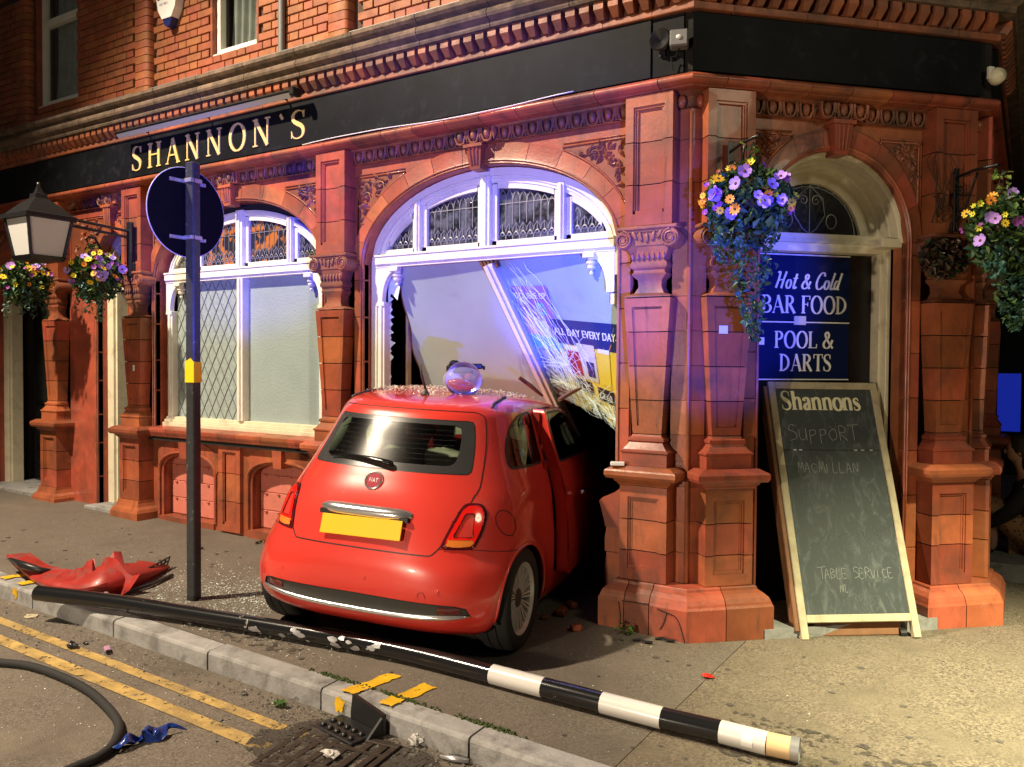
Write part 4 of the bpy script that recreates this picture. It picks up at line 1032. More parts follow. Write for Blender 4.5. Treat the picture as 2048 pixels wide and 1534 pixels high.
quad('print_shape', ((.0, .5), (.45, .78)), 'poster_pink'); quad('print_shape', ((.45, .56), (.7, .80)), 'poster_pale', .0018); quad('print_shape', ((.0, .78), (1.0, 1.0)), 'poster_teal')
r, quad, poly, txt = poster('drinks_poster', 'drinks poster reading ALL DAY EVERY DAY with two glasses behind shattered pane', .27, .90, .40, .995, 'poster_yellow')
quad('print_shape', ((0, 0), (1, .27)), 'poster_navy'); 
pr = random.Random(4)
for k in range(46):
    an = R_(pr.uniform(-80, 80)); r0, r1 = pr.uniform(.16, .3), pr.uniform(.42, .7); cx_, cz_ = .66, .50; w_ = .010
    p = [(cx_+math.cos(an)*r0, cz_-math.sin(an)*r0*.8), (cx_+math.cos(an-w_)*r1, cz_-math.sin(an-w_)*r1*.8), (cx_+math.cos(an+w_*2)*r1, cz_-math.sin(an+w_*2)*r1*.8)]
    if all(.0 < u < 1 and .0 < v < 1 for u, v in p): poly('print_ray', p, pr.choice(('poster_blue', 'poster_white', 'poster_orange', 'poster_navy', 'poster_pale')), .0016+k*.00003)
quad('print_shape', ((.32, .24), (.60, .62)), 'poster_pale', .0034)
txt('ALL DAY EVERY DAY', .03, .17, .115, .86, .95, d=.004, bold=.03)
quad('print_shape', ((.12, .32), (.34, .60)), 'poster_red', .0038); quad('print_shape', ((.12, .28), (.34, .335)), 'poster_white', .0042)
quad('print_shape', ((.66, .26), (.84, .62)), 'poster_yellow', .0038); quad('print_shape', ((.66, .26), (.84, .30)), 'poster_white', .0042); quad('print_shape', ((.43, .42), (.56, .58)), 'poster_navy', .0042)
for u0, v0, s in ((.14, .64, '£2.35'), (.56, .66, '£2.60'), (.34, .92, '£3.10')): quad('price_tag', ((u0, v0), (u0+.32, v0+(.13 if v0 < .9 else .08))), 'poster_black', .0044); txt(s, u0+.02, v0+.105 if v0 < .9 else v0+.07, .125, .92, .72, d=.0052, bold=.02)
# bits of snapped batten poking out over the car roof
for nm, p, q, lab in (('broken_batten', on_y(1038, 755, 5.0), on_y(1085, 792, 5.15), 'short splintered timber batten sticking up behind the car roof'), ('broken_batten', on_y(1118, 800, 4.85), on_y(1162, 776, 5.2), 'splintered timber strip lying across shattered pane above the car door')):
    tag(part(nm, MB().tube([p, lerp(p, q, .5)+V_((0, 0, .006)), q], [.014, .017, .010], 4), 'timber_brown'), lab, 'timber')
# ---- doorway on the chamfered corner
dw = empty('corner_doorway', parent=pub, mat=DF); uc = DL/2
m = MB(); n = 24
for i in range(n):
    p, q = math.pi*i/n, math.pi*(i+1)/n
    def E(t, a, b, y): return (uc-math.cos(t)*a, y, 2.53+math.sin(t)*b)
    for (a0, b0, y0), (a1, b1, y1) in zip([(.545, .575, .03), (.52, .55, .05), (.515, .545, .11), (.50, .53, .115), (.495, .525, .19), (.475, .505, .20), (.47, .50, .27), (.40, .43, .28)], [(.52, .55, .05), (.515, .545, .11), (.50, .53, .115), (.495, .525, .19), (.475, .505, .20), (.47, .50, .27), (.40, .43, .28), (.39, .42, .31)]):
        m.add([E(p, a0, b0, y0), E(q, a0, b0, y0), E(q, a1, b1, y1), E(p, a1, b1, y1)], [(0, 1, 2, 3)])
for s in (-1, 1): m.box(min(uc+s*.545, uc+s*.39), max(uc+s*.545, uc+s*.39), .04, .30, 2.50, 2.56, .004)
part('arched_soffit', m, 'cream_paint', dw, smooth=True, angle=30)
m = MB()
for s in (-1, 1):
    x0, x1 = sorted((uc+s*.545, uc+s*.515)); m.box(x0, x1, .15, .30, -.1, 2.50, .004); x0, x1 = sorted((uc+s*.525, uc+s*.495)); m.box(x0, x1, .20, .31, -.1, 2.47, .003)
m.box(uc-.545, uc+.545, .18, .30, 2.47, 2.53, .004); m.box(uc-.50, uc+.50, .22, .31, 2.55, 2.60, .004); m.box(uc-.545, uc+.545, .205, .30, 2.527, 2.553)
part('door_frame', m, 'cream_paint', dw)
m = MB(); cx = uc
for i in range(24):
    t0, t1 = math.pi*i/24, math.pi*(i+1)/24; m.add([(cx, .30, 2.60), (cx-math.cos(t0)*.40, .30, 2.60+math.sin(t0)*.38), (cx-math.cos(t1)*.40, .30, 2.60+math.sin(t1)*.38)], [(0, 1, 2)])
fl = part('fanlight', m, 'stained_glass_dark', dw); m = MB(); y = .296; r = .0032
for k in (.40, .355): m.tube([(cx-math.cos(R_(t))*k, y, 2.60+math.sin(R_(t))*(k-.02)) for t in range(0, 181, 10)], r, 4)
for t in range(20, 181, 20): m.tube([(cx-math.cos(R_(t))*.355, y, 2.60+math.sin(R_(t))*.335), (cx-math.cos(R_(t))*.40, y, 2.60+math.sin(R_(t))*.38)], r, 4)
for s in (-1, 1):
    m.tube([(cx+s*(.05+.042*(1-k/30)*math.cos(k*.35)), y, 2.84+.042*(1-k/30)*math.sin(k*.35)) for k in range(28)], r, 4); m.tube([(cx, y, 2.94), (cx+s*.10, y, 2.86), (cx+s*.12, y, 2.74), (cx+s*.05, y, 2.64), (cx, y, 2.61)], r, 4)
    m.tube([(cx+s*.17+.04*math.cos(R_(t)), y, 2.70+.05*math.sin(R_(t))) for t in range(0, 360, 30)], r, 4, closed=True)
m.tube([(cx, y, 2.60), (cx, y, 2.96)], r, 4)
part('leading', m, 'lead', fl)
part('door_leaf', MB().box(uc-.50, uc+.50, .29, .33, -.1, 2.47), 'door_black', dw)
pu0, pu1 = uc-.47, uc+.31
pan = []
for z0, z1 in ((2.005, 2.455), (1.605, 1.985)): pan.append(part('sign_panel', MB().box(pu0, pu1, .276, .289, z0, z1, .003), 'navy_panel', dw))
m = MB()
for z in (2.457, 1.993, 1.597): m.box(pu0, pu1, .270, .288, z-.004, z+.004)
m.box(pu0-.004, pu0+.004, .272, .288, 1.597, 2.457); part('sign_border', m, 'white_letter', dw)
fm = lambda x0, z0: (lambda x, z, d: (x0+x, .276-d, z0+z))
m = MB(); s, wd = layout('Hot & Cold', 'script', .115, .02); write(m, s, fm(uc-.27, 2.225)); 
s, wd = layout('BAR FOOD', 'serif', .115, .02, Tk=.14); k = .64/wd; s, wd = layout('BAR FOOD', 'serif', .122, .02, sx=k*.97, Tk=.16); write(m, s, fm(uc-.365, 2.055)); part('lettering', m, 'white_letter', pan[0])
m = MB(); s, wd = layout('POOL &', 'serif', .115, .03, Tk=.16, sx=.86); write(m, s, fm(uc-.265, 1.815)); s, wd = layout('DARTS', 'serif', .118, .03, Tk=.16, sx=.82); write(m, s, fm(uc-.225, 1.655)); part('lettering', m, 'white_letter', pan[1])
part('sticker', MB().box(pu0+.03, pu0+.125, .270, .2755, 1.835, 1.885), 'white_letter', dw); part('sticker', MB().box(uc-.12, uc-.03, .268, .2755, 1.975, 2.035), 'poster_pale', dw)
part('doorstep', MB().prism([(uc-.62, -.27), (uc+.62, -.27), (uc+.62, .32), (uc-.62, .32)], 'z', -.35, .055), 'kerb_stone', dw)
# ---- door bays between the left-hand pilasters
for xl, xr in ((XP['p0']+.16, XP['p1']-.16), (-11.04, XP['p0']-.16)):
    a = (xr-xl)/2-.30; xc = xr-.06-a
    r = arch_bay(MF, xl, xr, xc, a, .40, 2.62, 'door_bay', -.2, ext=(.06, .12), nv=7); r2 = empty('side_doorway', parent=pub, mat=MF)
    dcx = xc
    m = MB(); m.box(xc-a-.005, xc-a+.10, .10, .26, -.05, 2.62, .005); m.box(xc-a+.10, xc-a+.125, .13, .26, -.05, 2.62, .003); m.box(xc+a-.05, xc+a, .18, .26, -.05, 2.62, .004); m.box(xc-a, xc+a, .15, .26, 2.44, 2.55, .004); swept_arch(m, xc, a-.004, .396, 2.62, .10, .26, .07); part('door_frame', m, 'cream_paint', r2)
    part('fanlight', MB().box(xc-a, xc+a, .25, .27, 2.55, 3.02), 'stained_glass_dark', r2)
    dr = part('door_leaf', MB().box(xc-a+.10, xc+a, .40, .44, .02, 2.45), 'door_black', r2); part('door_reveal', MB().box(xc-a-.2, xc-a+.02, .26, .46, -.05, 2.6).box(xc+a, xc+a+.2, .05, .46, -.05, 2.6), 'interior_dark', r2)
    x0, x1 = xc-a+.16, xc+a-.06; xm = (x0+x1)/2
    for p0, p1 in ((x0, xm-.04), (xm+.04, x1)):
        for z0, z1 in ((.16, .50), (.60, 1.05), (1.15, 1.85), (1.95, 2.36)):
            part('door_panel', MB().stack([]) if 0 else MB().box(p0, p1, .388, .402, z0, z1, .012).box(p0+.035, p1-.035, .378, .392, z0+.035, z1-.035, .010), 'door_black', dr)
    part('threshold', MB().box(xc-a-.02, xr, -.16, .44, -.1, gz(xc)+.035, .006), 'kerb_stone', r2)
# ---- shell: floor, dark bar room, ceilings, rear walls
sh_ = empty('bar_room', parent=pub)
m = MB(); m.box(-12.4, -1.0, 8.6, 8.75, -.3, 3.45); m.box(-12.4, -2.0, 5.36, 8.7, -.30, -.02); m.box(-12.4, -2.0, 5.3, 8.7, 3.41, 3.55); m.box(-4.86, -4.70, 5.20, 8.6, -.1, 3.42); m.box(-2.10, -1.95, 5.2, 8.6, -.1, 3.42)
part('dark_lining', m, 'interior_dark', sh_)
m = MB(); m.box(-12.4, W2['xl']+.02, 5.175, 5.30, 2.40, 3.42); m.box(-12.4, -4.70, 5.48, 5.60, -.1, 3.42); m.box(W2['xl'], W2['xr'], 5.175, 5.28, 2.44, 3.42); part('dark_lining', m, 'interior_dark', sh_)
part('shelf_post', MB().box(-4.40, -4.375, 5.30, 5.34, .9, 2.3), 'timber_pale', sh_)
m = MB(); 
for face, x0, x1 in ((DF, .1, DL-.1), (TF, .1, 6.2)):
    mm = MB().box(x0, x1, .345 if face is DF else .02, .5, -.2, 3.42); part('dark_lining', mm, 'interior_dark' if face is DF else 'terracotta', sh_, face)
# ---- first floor: brick wall with piers, windows, coping strips
up = empty('upper_wall', parent=pub, mat=MF)
UW = [(-9.50, -8.70, 4.54, 6.3), (-6.48, -5.88, 4.54, 6.3)]
part('mortar_bed', (lambda m: [m.box(x0, x1, .030, .25, z0, z1) for x0, x1, z0, z1 in ((-12.5, -9.52, 4.2, 6.4), (-8.68, -6.50, 4.2, 6.4), (-5.86, -1.9, 4.2, 6.4), (-9.52, -8.68, 4.2, 4.53), (-6.50, -5.86, 4.2, 4.53))] and m)(MB()), 'mortar', up)
for F_, l in ((DF, DL), (TF, 6.4)): part('mortar_bed', MB().box(-.02, l, .03, .25, 4.2, 6.4), 'mortar', up, MF.inverted() @ F_)
br = MB().box(-.1075, .1075, 0, .035, -.0325, .0325, .004).mesh('brick', 'brick'); bh = MB().box(-.052, .052, 0, .035, -.0325, .0325, .004).mesh('brick', 'brick')
piers = [(-7.61, -7.37), (-4.96, -4.72), (-9.86, -9.62), (-2.2, -1.96)]
cand = []
for c in range(19):
    z = 4.415+c*.0755; x = -11.6+(c % 2)*.057; k = c
    while x < -3.0:
        ln = .225 if k % 2 == 0 else .113; xm = x+ln/2; k += 1; x += ln
        if any(a-.06 < xm < b+.06 and z > w0-.02 for a, b, w0, w1 in [(u[0], u[1], u[2], u[3]) for u in UW]): continue
        if any(a-.005 < xm < b+.005 for a, b in piers): continue
        cand.append((xm, z, ln))
vis = []
fwd2 = fwd
def inview(p):
    q = p-CAM_P; d_ = q.dot(fwd); return d_ > 0 and abs(q.dot(rgt)/d_*FPX) < 1040 and abs(q.dot(upv)/d_*FPX) < 780
cand = [c for c in cand if inview(V_((c[0], YW, c[1])))]
cand.sort(key=lambda c: (V_((c[0], YW, c[1]))-CAM_P).length)
rest = MB()
for i, (x, z, ln) in enumerate(cand):
    if i < 250: ob('brick', br if ln > .2 else bh, up, T((x, random.uniform(-.003, .003), z)) @ Rz(random.uniform(-.006, .006)))
    else: h = ln/2-.005; rest.box(x-h, x+h, random.uniform(-.003, .003), .035, z-.0325, z+.0325)
for c in range(20, 26):
    z = 4.415+c*.0755
    for j in range(30): rest.box(-11.6+j*.23, -11.6+j*.23+.215, 0, .035, z-.0325, z+.0325)
if rest.v: tag(part('brickwork', rest, 'brick', up), kind='stuff')
for a, b in piers:                      # rounded brick piers
    for c in range(24):
        z = 4.36+c*.0755
        if z > 5.75: break
        hw = (b-a)/2-.003; mm = cached(('pier', round(hw, 3)), lambda: MB().prism([(-hw, .03), (-hw, -.03), (-hw+.012, -.052), (-hw+.035, -.065), (hw-.035, -.065), (hw-.012, -.052), (hw, -.03), (hw, .03)], 'z', -.034, .034).mesh('pier_brick', 'brick', True, 40)); ob('pier_brick', mm, up, T(((a+b)/2, 0, z)))
for x0, x1 in ((-9.60, -8.30), (-8.2, -7.63), (-7.35, -6.6), (-6.5, -5.05), (-4.70, -3.6), (-3.5, -2.3)): part('coping_strip', MB().prism([(.03, 4.325), (-.06, 4.325), (-.07, 4.335), (-.065, 4.36), (.03, 4.378)], 'x', x0, x1), 'lead_grey', up)
for x0, x1, z0, z1 in UW:
    wn = empty('upper_window', parent=up); m = MB(); t = .05
    m.box(x0, x0+t, .05, .12, z0, z1, .004); m.box(x1-t, x1, .05, .12, z0, z1, .004); m.box(x0+t, x1-t, .05, .12, z0, z0+t, .004); m.box(x0+t, x1-t, .05, .12, 5.42, 5.50, .004); m.box(x0-.01, x1+.01, .01, .12, z0-.035, z0, .004); part('frame', m, 'white_paint', wn)
    part('pane', MB().add([(x0+t, .10, z0+t), (x1-t, .10, z0+t), (x1-t, .10, z1), (x0+t, .10, z1)], [(0, 1, 2, 3)]), 'cracked_glass', wn)
    part('curtain', MB().grid(lambda u, v: (x0+.02+(x1-x0-.04)*u+(.03*math.sin(v*2)), .20+.022*math.sin(u*34+math.sin(v*3))+.012*math.sin(u*71), z0+(z1-z0)*v), 70, 8), 'curtain', wn, smooth=True)
    part('room_dark', MB().box(x0-.1, x1+.1, .26, .28, z0-.1, z1+.1), 'interior_dark', wn)
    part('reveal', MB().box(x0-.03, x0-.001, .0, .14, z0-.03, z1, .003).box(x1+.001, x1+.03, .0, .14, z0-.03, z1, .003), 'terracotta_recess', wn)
part('downpipe', MB().tube([(-5.52, -.03, 4.24), (-5.52, -.03, 6.3)], .03, 10), 'lead_grey', up, smooth=True, angle=40)
# ------------------------------------------------------------------ street
def slab_strip(name, poly, off, mat, z_lo=None, kind='structure', parent=None, n=1):
    m = MB(); m.add([(x, y, gz(x)+off) for x, y in poly], [tuple(range(len(poly)))]); o = part(name, m, mat, parent)
    if kind and parent is None: tag(o, kind=kind)
    return o
KY0, KY1 = 2.985, 3.115
slab_strip('ground', [(-120, -120), (120, -120), (120, 120), (-120, 120)], -.30, 'street_dark')
slab_strip('road', [(-60, -40), (40, -40), (40, KY0), (-60, KY0)], -.112, 'asphalt_road')
slab_strip('pavement', [(-60, KY1+.002), (-1.452, KY1+.002), (-1.452, 5.6), (-60, 5.6)], 0, 'footway_old')
slab_strip('pavement', [(-1.447, KY1+.002), (40, KY1+.002), (40, 40), (-1.2, 40), (-1.447, 5.6)], .001, 'footway_coarse')
slab_strip('pavement_joint', [(-60, KY1), (40, KY1), (40, 12), (-1.5, 12), (-60, 5.5)], -.006, 'joint_dark')
slab_strip('doorway_ground', [(-1.9, 5.0), (-1.4, 4.9), (.3, 6.5), (-.4, 7.0)], -.012, 'street_dark')
kerb = tag(empty('kerb'), kind='structure')
kprof = lambda: [(KY0, -.26), (KY0, -.018), (KY0+.006, -.006), (KY0+.018, .0), (KY1, .004), (KY1, -.26)]
js = [-5.79-.905*2, -5.79-.905, -5.785, -4.835, -3.925, -3.03, -2.105, -1.19, -.275, .64, 1.55, 2.47]
while js[0] > -16: js.insert(0, js[0]-.905)
rk = random.Random(11)
for a, b in zip(js[:-1], js[1:]):
    m = MB(); m.prism(kprof(), 'x', a+.006, b-.006); dz = rk.uniform(-.006, .004); dy = rk.uniform(-.004, .004)
    m.v = [(x, y+dy, z+gz(x)+dz) for x, y, z in m.v]; part('kerb_stone', m, 'kerb_stone', kerb)
slab_strip('kerb_joint', [(-60, KY0+.01), (40, KY0+.01), (40, KY1), (-60, KY1)], -.03, 'joint_dark')
m = MB()
lines = tag(empty('yellow_lines'), kind='structure')
def dash(pts, off=-.108, mat='road_yellow', nm='yellow_line', n=40):
    m = MB(); x0, x1, y0, y1 = pts; rr = random.Random(int(x0*100)); 
    for i in range(n):
        a, b = x0+(x1-x0)*i/n, x0+(x1-x0)*(i+1)/n; m.add([(a, y0, gz(a)+off), (b, y0, gz(b)+off), (b, y1, gz(b)+off), (a, y1, gz(a)+off)], [(0, 1, 2, 3)])
    part(nm, m, mat, lines)
dash((-30, -3.02, 2.695, 2.765)); dash((-30, -2.92, 2.51, 2.595)); dash((-2.93, -2.84, 2.715, 2.775), n=4); dash((-2.15, -1.2, 2.695, 2.765), n=10); dash((-2.30, -1.1, 2.50, 2.575), n=10)
rkm = random.Random(19)
def daub(pts, n=26, j=.008):
    out = []
    for i in range(len(pts)):
        p, q = V_(pts[i]), V_(pts[(i+1) % len(pts)])
        for k in range(n//len(pts)): w_ = p.lerp(q, k/(n//len(pts))); out.append((w_.x+rkm.uniform(-j, j), w_.y+rkm.uniform(-j, j)))
    return out
for x0 in (-2.90, -2.66, -6.30, -6.06):
    w_ = .085; pol = daub([(x0, KY1+.006), (x0+w_, KY1+.006), (x0+w_+.02, KY1+.22), (x0+.02, KY1+.22)], 28)
    part('kerb_mark', MB().add([(x, y, gz(x)+.005) for x, y in pol], [tuple(range(len(pol)))]), 'kerb_yellow', lines)
    pol = daub([(x0-.012, KY0+.03), (x0+w_-.012, KY0+.03), (x0+w_, KY1-.006), (x0, KY1-.006)], 24)
    part('kerb_mark', MB().add([(x, y, gz(x)+.011) for x, y in pol], [tuple(range(len(pol)))]), 'kerb_yellow', lines)
for x0 in (-6.30, -6.05, -2.93):
    pol = daub([(x0, -.015), (x0+.07, -.015), (x0+.06, -.08), (x0+.02, -.09)], 24, .010)
    part('kerb_mark', MB().add([(x, KY0-.006, gz(x)+z) for x, z in pol], [tuple(range(len(pol)))]), 'kerb_yellow', lines)
# old repairs in the tarmac
for k, (pl, of, mt) in enumerate(([[(-5.1, 3.16), (-3.5, 3.17), (-3.5, 3.34), (-5.1, 3.33)], .0035, 'asphalt_patch'], [[(-1.2, 3.5), (1.8, 3.4), (1.8, 3.9), (-1.2, 4.0)], .0045, 'asphalt_patch'])):
    pol = daub(pl, 40, .02); tag(part('tarmac_stain', MB().add([(x, y, gz(x)+of) for x, y in pol], [tuple(range(len(pol)))]), 'tar_stain'), kind='structure')
m = MB(); rgm = random.Random(44)
for i in range(150):
    x, y = rgm.uniform(-8, 2.5), rgm.uniform(3.2, 5.0); r = rgm.uniform(.008, .022)
    if y > 4.6+max(0, x+1.7): continue
    m.add([(x+r*math.cos(j*.8)*rgm.uniform(.7, 1.2), y+r*math.sin(j*.8)*rgm.uniform(.7, 1.2), gz(x)+.0042) for j in range(8)], [tuple(range(8))])
tag(part('chewing_gum_spots', m, 'gum'), 'flattened gum spots dotted over the pavement', 'gum', kind='stuff')
# dark silted patch round the gully
m = MB(); rp = random.Random(2); c0 = (-2.55, 2.66); pts = [(c0[0]+(.56+rp.uniform(-.1, .1))*math.cos(t*6.28/22), min(KY0-.004, c0[1]+(.30+rp.uniform(-.05, .05))*math.sin(t*6.28/22))) for t in range(22)]
m.add([(x, y, gz(x)-.1065) for x, y in pts], [tuple(range(22))]); tag(part('silt_patch', m, 'asphalt_patch'), kind='structure')
g = tag(empty('drain_grate'), 'rusty cast iron gully grate set in the gutter', 'drain'); gx, gy = -2.66, 2.66
def gp(x, y, z): a = R_(8); return (gx+x*math.cos(a)-y*math.sin(a), gy+x*math.sin(a)+y*math.cos(a), gz(gx)-.112+z)
m = MB()
for x0, x1, y0, y1 in ((-.26, .26, -.22, -.185), (-.26, .26, .185, .22), (-.26, -.225, -.185, .185), (.225, .26, -.185, .185)): m.box(x0, x1, y0, y1, -.04, .012, .003)
m.v = [gp(*v) for v in m.v]; part('frame', m, 'iron_grate', g)
for i in range(6):
    x = -.195+i*.078; m = MB()
    for y0, y1 in ((-.18, -.10), (-.095, .09), (.095, .18)): m.box(x-.018, x+.018, y0, y1, -.03, .010, .002)
    m.v = [gp(*v) for v in m.v]; part('bar', m, 'iron_grate', g)
for y in (-.098, .092):
    m = MB().box(-.225, .225, y-.012, y+.012, -.03, .009); m.v = [gp(*v) for v in m.v]; part('cross_bar', m, 'iron_grate', g)
m = MB().box(-.25, .25, -.2, .2, -.10, -.028); m.v = [gp(*v) for v in m.v]; part('pit', m, 'joint_dark', g)
# ------------------------------------------------------------------ the car (x forward from the rear bumper, y left, z up)
import numpy as np
CTAB = np.array([(.160, .15, .20, .135, .735, 3.40, 3.6, .50), (.205, .19, .24, .072, .785, 3.48, 3.8, .54), (.285, .275, .32, .022, .822, 3.53, 3.8, .60),
 (.390, .39, .42, .000, .834, 3.55, 3.7, .66), (.510, .51, .53, .000, .834, 3.54, 3.5, .72), (.606, .61, .62, .018, .828, 3.51, 3.2, .76),
 (.710, .71, .70, .046, .818, 3.45, 3.0, .78), (.810, .81, .78, .076, .804, 3.34, 2.8, .78), (.910, .91, .88, .120, .784, 3.15, 2.6, .78),
 (1.000, 1.00, .97, .175, .752, 2.78, 2.5, .76), (1.090, 1.09, 1.07, .232, .714, 2.62, 2.5, .74), (1.200, 1.20, 1.19, .300, .672, 2.46, 2.5, .72),
 (1.310, 1.320, 1.31, .366, .630, 2.28, 2.5, .68), (1.385, 1.415, 1.40, .415, .592, 2.16, 2.5, .64), (1.435, 1.468, 1.44, .490, .530, 2.04, 2.5, .58),
 (1.468, 1.500, 1.465, .640, .410, 1.88, 2.4, .50), (1.490, 1.516, 1.48, .90, .210, 1.68, 2.2, .36), (1.498, 1.520, 1.49, 1.28, .004, 1.30, 2.0, .01)])
def csurf(a, t):
    n = len(CTAB)-1; u = np.clip(t, 0, 1)*n; i = np.minimum(u.astype(int), n-1); f = (u-i)[:, None]; g = lambda k: CTAB[np.clip(k, 0, n)]
    A_, B_, C_, D_ = g(i-1), g(i), g(i+1), g(i+2)
    zr, zm, zf, xr, w, xf, ex, Dx = (.5*(2*B_+(C_-A_)*f+(2*A_-5*B_+4*C_-D_)*f**2+(3*B_-3*C_+D_-A_)*f**3)).T
    w = np.maximum(w, .003); Df = np.where(zr > .95, np.minimum(.42, (xf-xr)*.3), .8); Dx = np.minimum(Dx, (xf-xr)*.5); xc = xr+Dx; xd = xf-Df; A1, A2 = .5, .82
    ph = np.clip(a/A1, 0, 1)*np.pi/2; r = (np.abs(np.cos(ph))**ex+np.abs(np.sin(ph))**ex)**(-1/ex)
    x = xc-Dx*r*np.cos(ph); y = -w*r*np.sin(ph)
    m2 = (a > A1) & (a <= A2); x = np.where(m2, xc+(xd-xc)*(a-A1)/(A2-A1), x); y = np.where(m2, -w, y)
    m3 = a > A2; ph = np.clip((1-a)/(1-A2), 0, 1)*np.pi/2; r = (np.abs(np.cos(ph))**2.4+np.abs(np.sin(ph))**2.4)**(-1/2.4)
    x = np.where(m3, xd+Df*r*np.cos(ph), x); y = np.where(m3, -w*r*np.sin(ph), y)
    s = np.clip((x-xr)/np.maximum(xf-xr, 1e-3), 0, 1); z = np.where(s < .45, zr+(zm-zr)*np.sin(s/.45*np.pi/2), zm+(zf-zm)*((s-.45)/.55)**2)
    # swelling round the rear wheel arch and the waist crease
    rr = np.hypot(x-.56, z-.31); y = y-np.where(a > .25, .016*np.exp(-((rr-.36)/.06)**2), 0)
    # tailgate set slightly in above the bumper shelf
    sh = np.exp(-((z-.602)/.012)**2)*np.where(a < .26, 1, 0)
    return np.stack([x, y, z], -1)
def poly_sdf(px, pz, poly):
    P = np.array(poly); Q = np.roll(P, -1, 0); d = np.full(px.shape, 1e9); ins = np.zeros(px.shape, bool)
    for (x0, z0), (x1, z1) in zip(P, Q):
        ex, ez = x1-x0, z1-z0; wx, wz = px-x0, pz-z0; t = np.clip((wx*ex+wz*ez)/(ex*ex+ez*ez+1e-12), 0, 1)
        d = np.minimum(d, np.hypot(wx-ex*t, wz-ez*t)); c = ((z0 <= pz) != (z1 <= pz)) & (px < (x1-x0)*(pz-z0)/(z1-z0+1e-12)+x0); ins ^= c
    return np.where(ins, -d, d)
def rnd_poly(pts, r=.03, n=4):
    out = []; m = len(pts)
    for i in range(m):
        p, a, b = V_(pts[i]), V_(pts[i-1]), V_(pts[(i+1) % m]); u, v = (a-p), (b-p); k = min(r, u.length*.45, v.length*.45); s0, s1 = p+u.normalized()*k, p+v.normalized()*k
        for j in range(n+1): t = j/n; q = s0*(1-t)**2+p*2*t*(1-t)+s1*t*t; out.append((q.x, q.y))
    return out
def sym(h): return [(-y, z) for y, z in h]+[(y, z) for y, z in h[::-1]]
TG = rnd_poly(sym([(.44, .611), (.478, .655), (.532, .80), (.575, .90), (.590, .975), (.575, 1.06), (.556, 1.16), (.530, 1.27), (.497, 1.375), (.45, 1.40)]), .02)
GL = rnd_poly(sym([(.527, 1.045), (.51, 1.14), (.485, 1.25), (.455, 1.345)]), .03)
GC = rnd_poly(sym([(.435, 1.088), (.43, 1.2), (.405, 1.318)]), .045)
LO = rnd_poly([(.478, .650), (.548, .895), (.628, .892), (.664, .84), (.668, .755), (.648, .652)], .03)
LM = rnd_poly([(.496, .662), (.558, .882), (.622, .879), (.652, .832), (.655, .757), (.637, .664)], .025)
LI = rnd_poly([(.533, .712), (.566, .838), (.610, .838), (.627, .712)], .015)
LA = rnd_poly([(.503, .662), (.513, .700), (.634, .700), (.637, .664)], .008)
QW = rnd_poly([(.600, 1.072), (.645, 1.19), (.755, 1.315), (.90, 1.385), (1.13, 1.405), (1.10, 1.083)], .05)
DW = rnd_poly([(1.22, 1.085), (1.24, 1.405), (1.65, 1.41), (2.0, 1.335), (2.38, 1.105)], .05)
DR = rnd_poly([(1.135, .36), (1.12, .80), (1.165, 1.08), (1.19, 1.425), (1.65, 1.432), (2.02, 1.355), (2.45, 1.07), (2.44, .36)], .04)
BPO = [(-1, .615), (-.44, .615), (-.478, .650), (-.655, .652), (-.80, .632), (-1, .62), (-1, 0), (1, 0), (1, .62), (.80, .632), (.655, .652), (.478, .650), (.44, .615)]
STR = rnd_poly(sym([(.665, .292), (.40, .272), (.0, .266)])[:-1]+[], .004) if False else [(-.675, .300), (-.60, .282), (-.40, .268), (0, .262), (.40, .268), (.60, .282), (.675, .300), (.655, .340), (.60, .352), (0, .358), (-.60, .352), (-.655, .340)]
def sd(name):
    def f(p):
        x, y, z = p[..., 0], p[..., 1], p[..., 2]
        if name == 'arch': d = np.hypot(x-.56, z-.305)-.338; return np.where(np.abs(y) > .55, d, 1.0)
        if name == 'archf': d = np.hypot(x-2.86, z-.30)-.34; return np.where(np.abs(y) > .55, d, 1.0)
        if name == 'fuel': d = np.hypot((x-.405), (z-.782))-.070; return np.where(y < -.6, d, 1.0)
        if name in ('QW', 'DW', 'DR'): return np.where((np.abs(y) > .40) & (x > .45), poly_sdf(x, z, globals()[name]), 1.0)
        if name == 'BP': return np.where((x < .95), poly_sdf(y, z, BPO), 1.0)
        if name in ('LO', 'LM', 'LI', 'LA'): return np.where(x < .8, poly_sdf(np.abs(y), z, globals()[name]), 1.0)
        return np.where(x < .80, poly_sdf(y, z, globals()[name]), 1.0)
    return f
CAR_POSE = dict(X=-3.172, Y=3.345, Z=.0650, yaw=R_(12.3), pit=R_(-2.0), rol=R_(2.6), sc=.982)
def car_matrix():
    p = CAR_POSE; c, s = math.cos(p['yaw']), math.sin(p['yaw']); fx = V_((-s, c, 0)); lf = V_((-c, -s, 0)); u = V_((0, 0, 1))
    fx2 = fx*math.cos(p['pit'])+u*math.sin(p['pit']); u2 = u*math.cos(p['pit'])-fx*math.sin(p['pit']); lf2 = lf*math.cos(p['rol'])+u2*math.sin(p['rol']); u3 = u2*math.cos(p['rol'])-lf*math.sin(p['rol']); k = p['sc']
    return Matrix(((fx2.x*k, lf2.x*k, u3.x*k, p['X']), (fx2.y*k, lf2.y*k, u3.y*k, p['Y']), (fx2.z*k, lf2.z*k, u3.z*k, p['Z']), (0, 0, 0, 1)))
CM = car_matrix()
car = tag(empty('car', mat=CM), 'small red hatchback rammed nose first into the pub window', 'car')
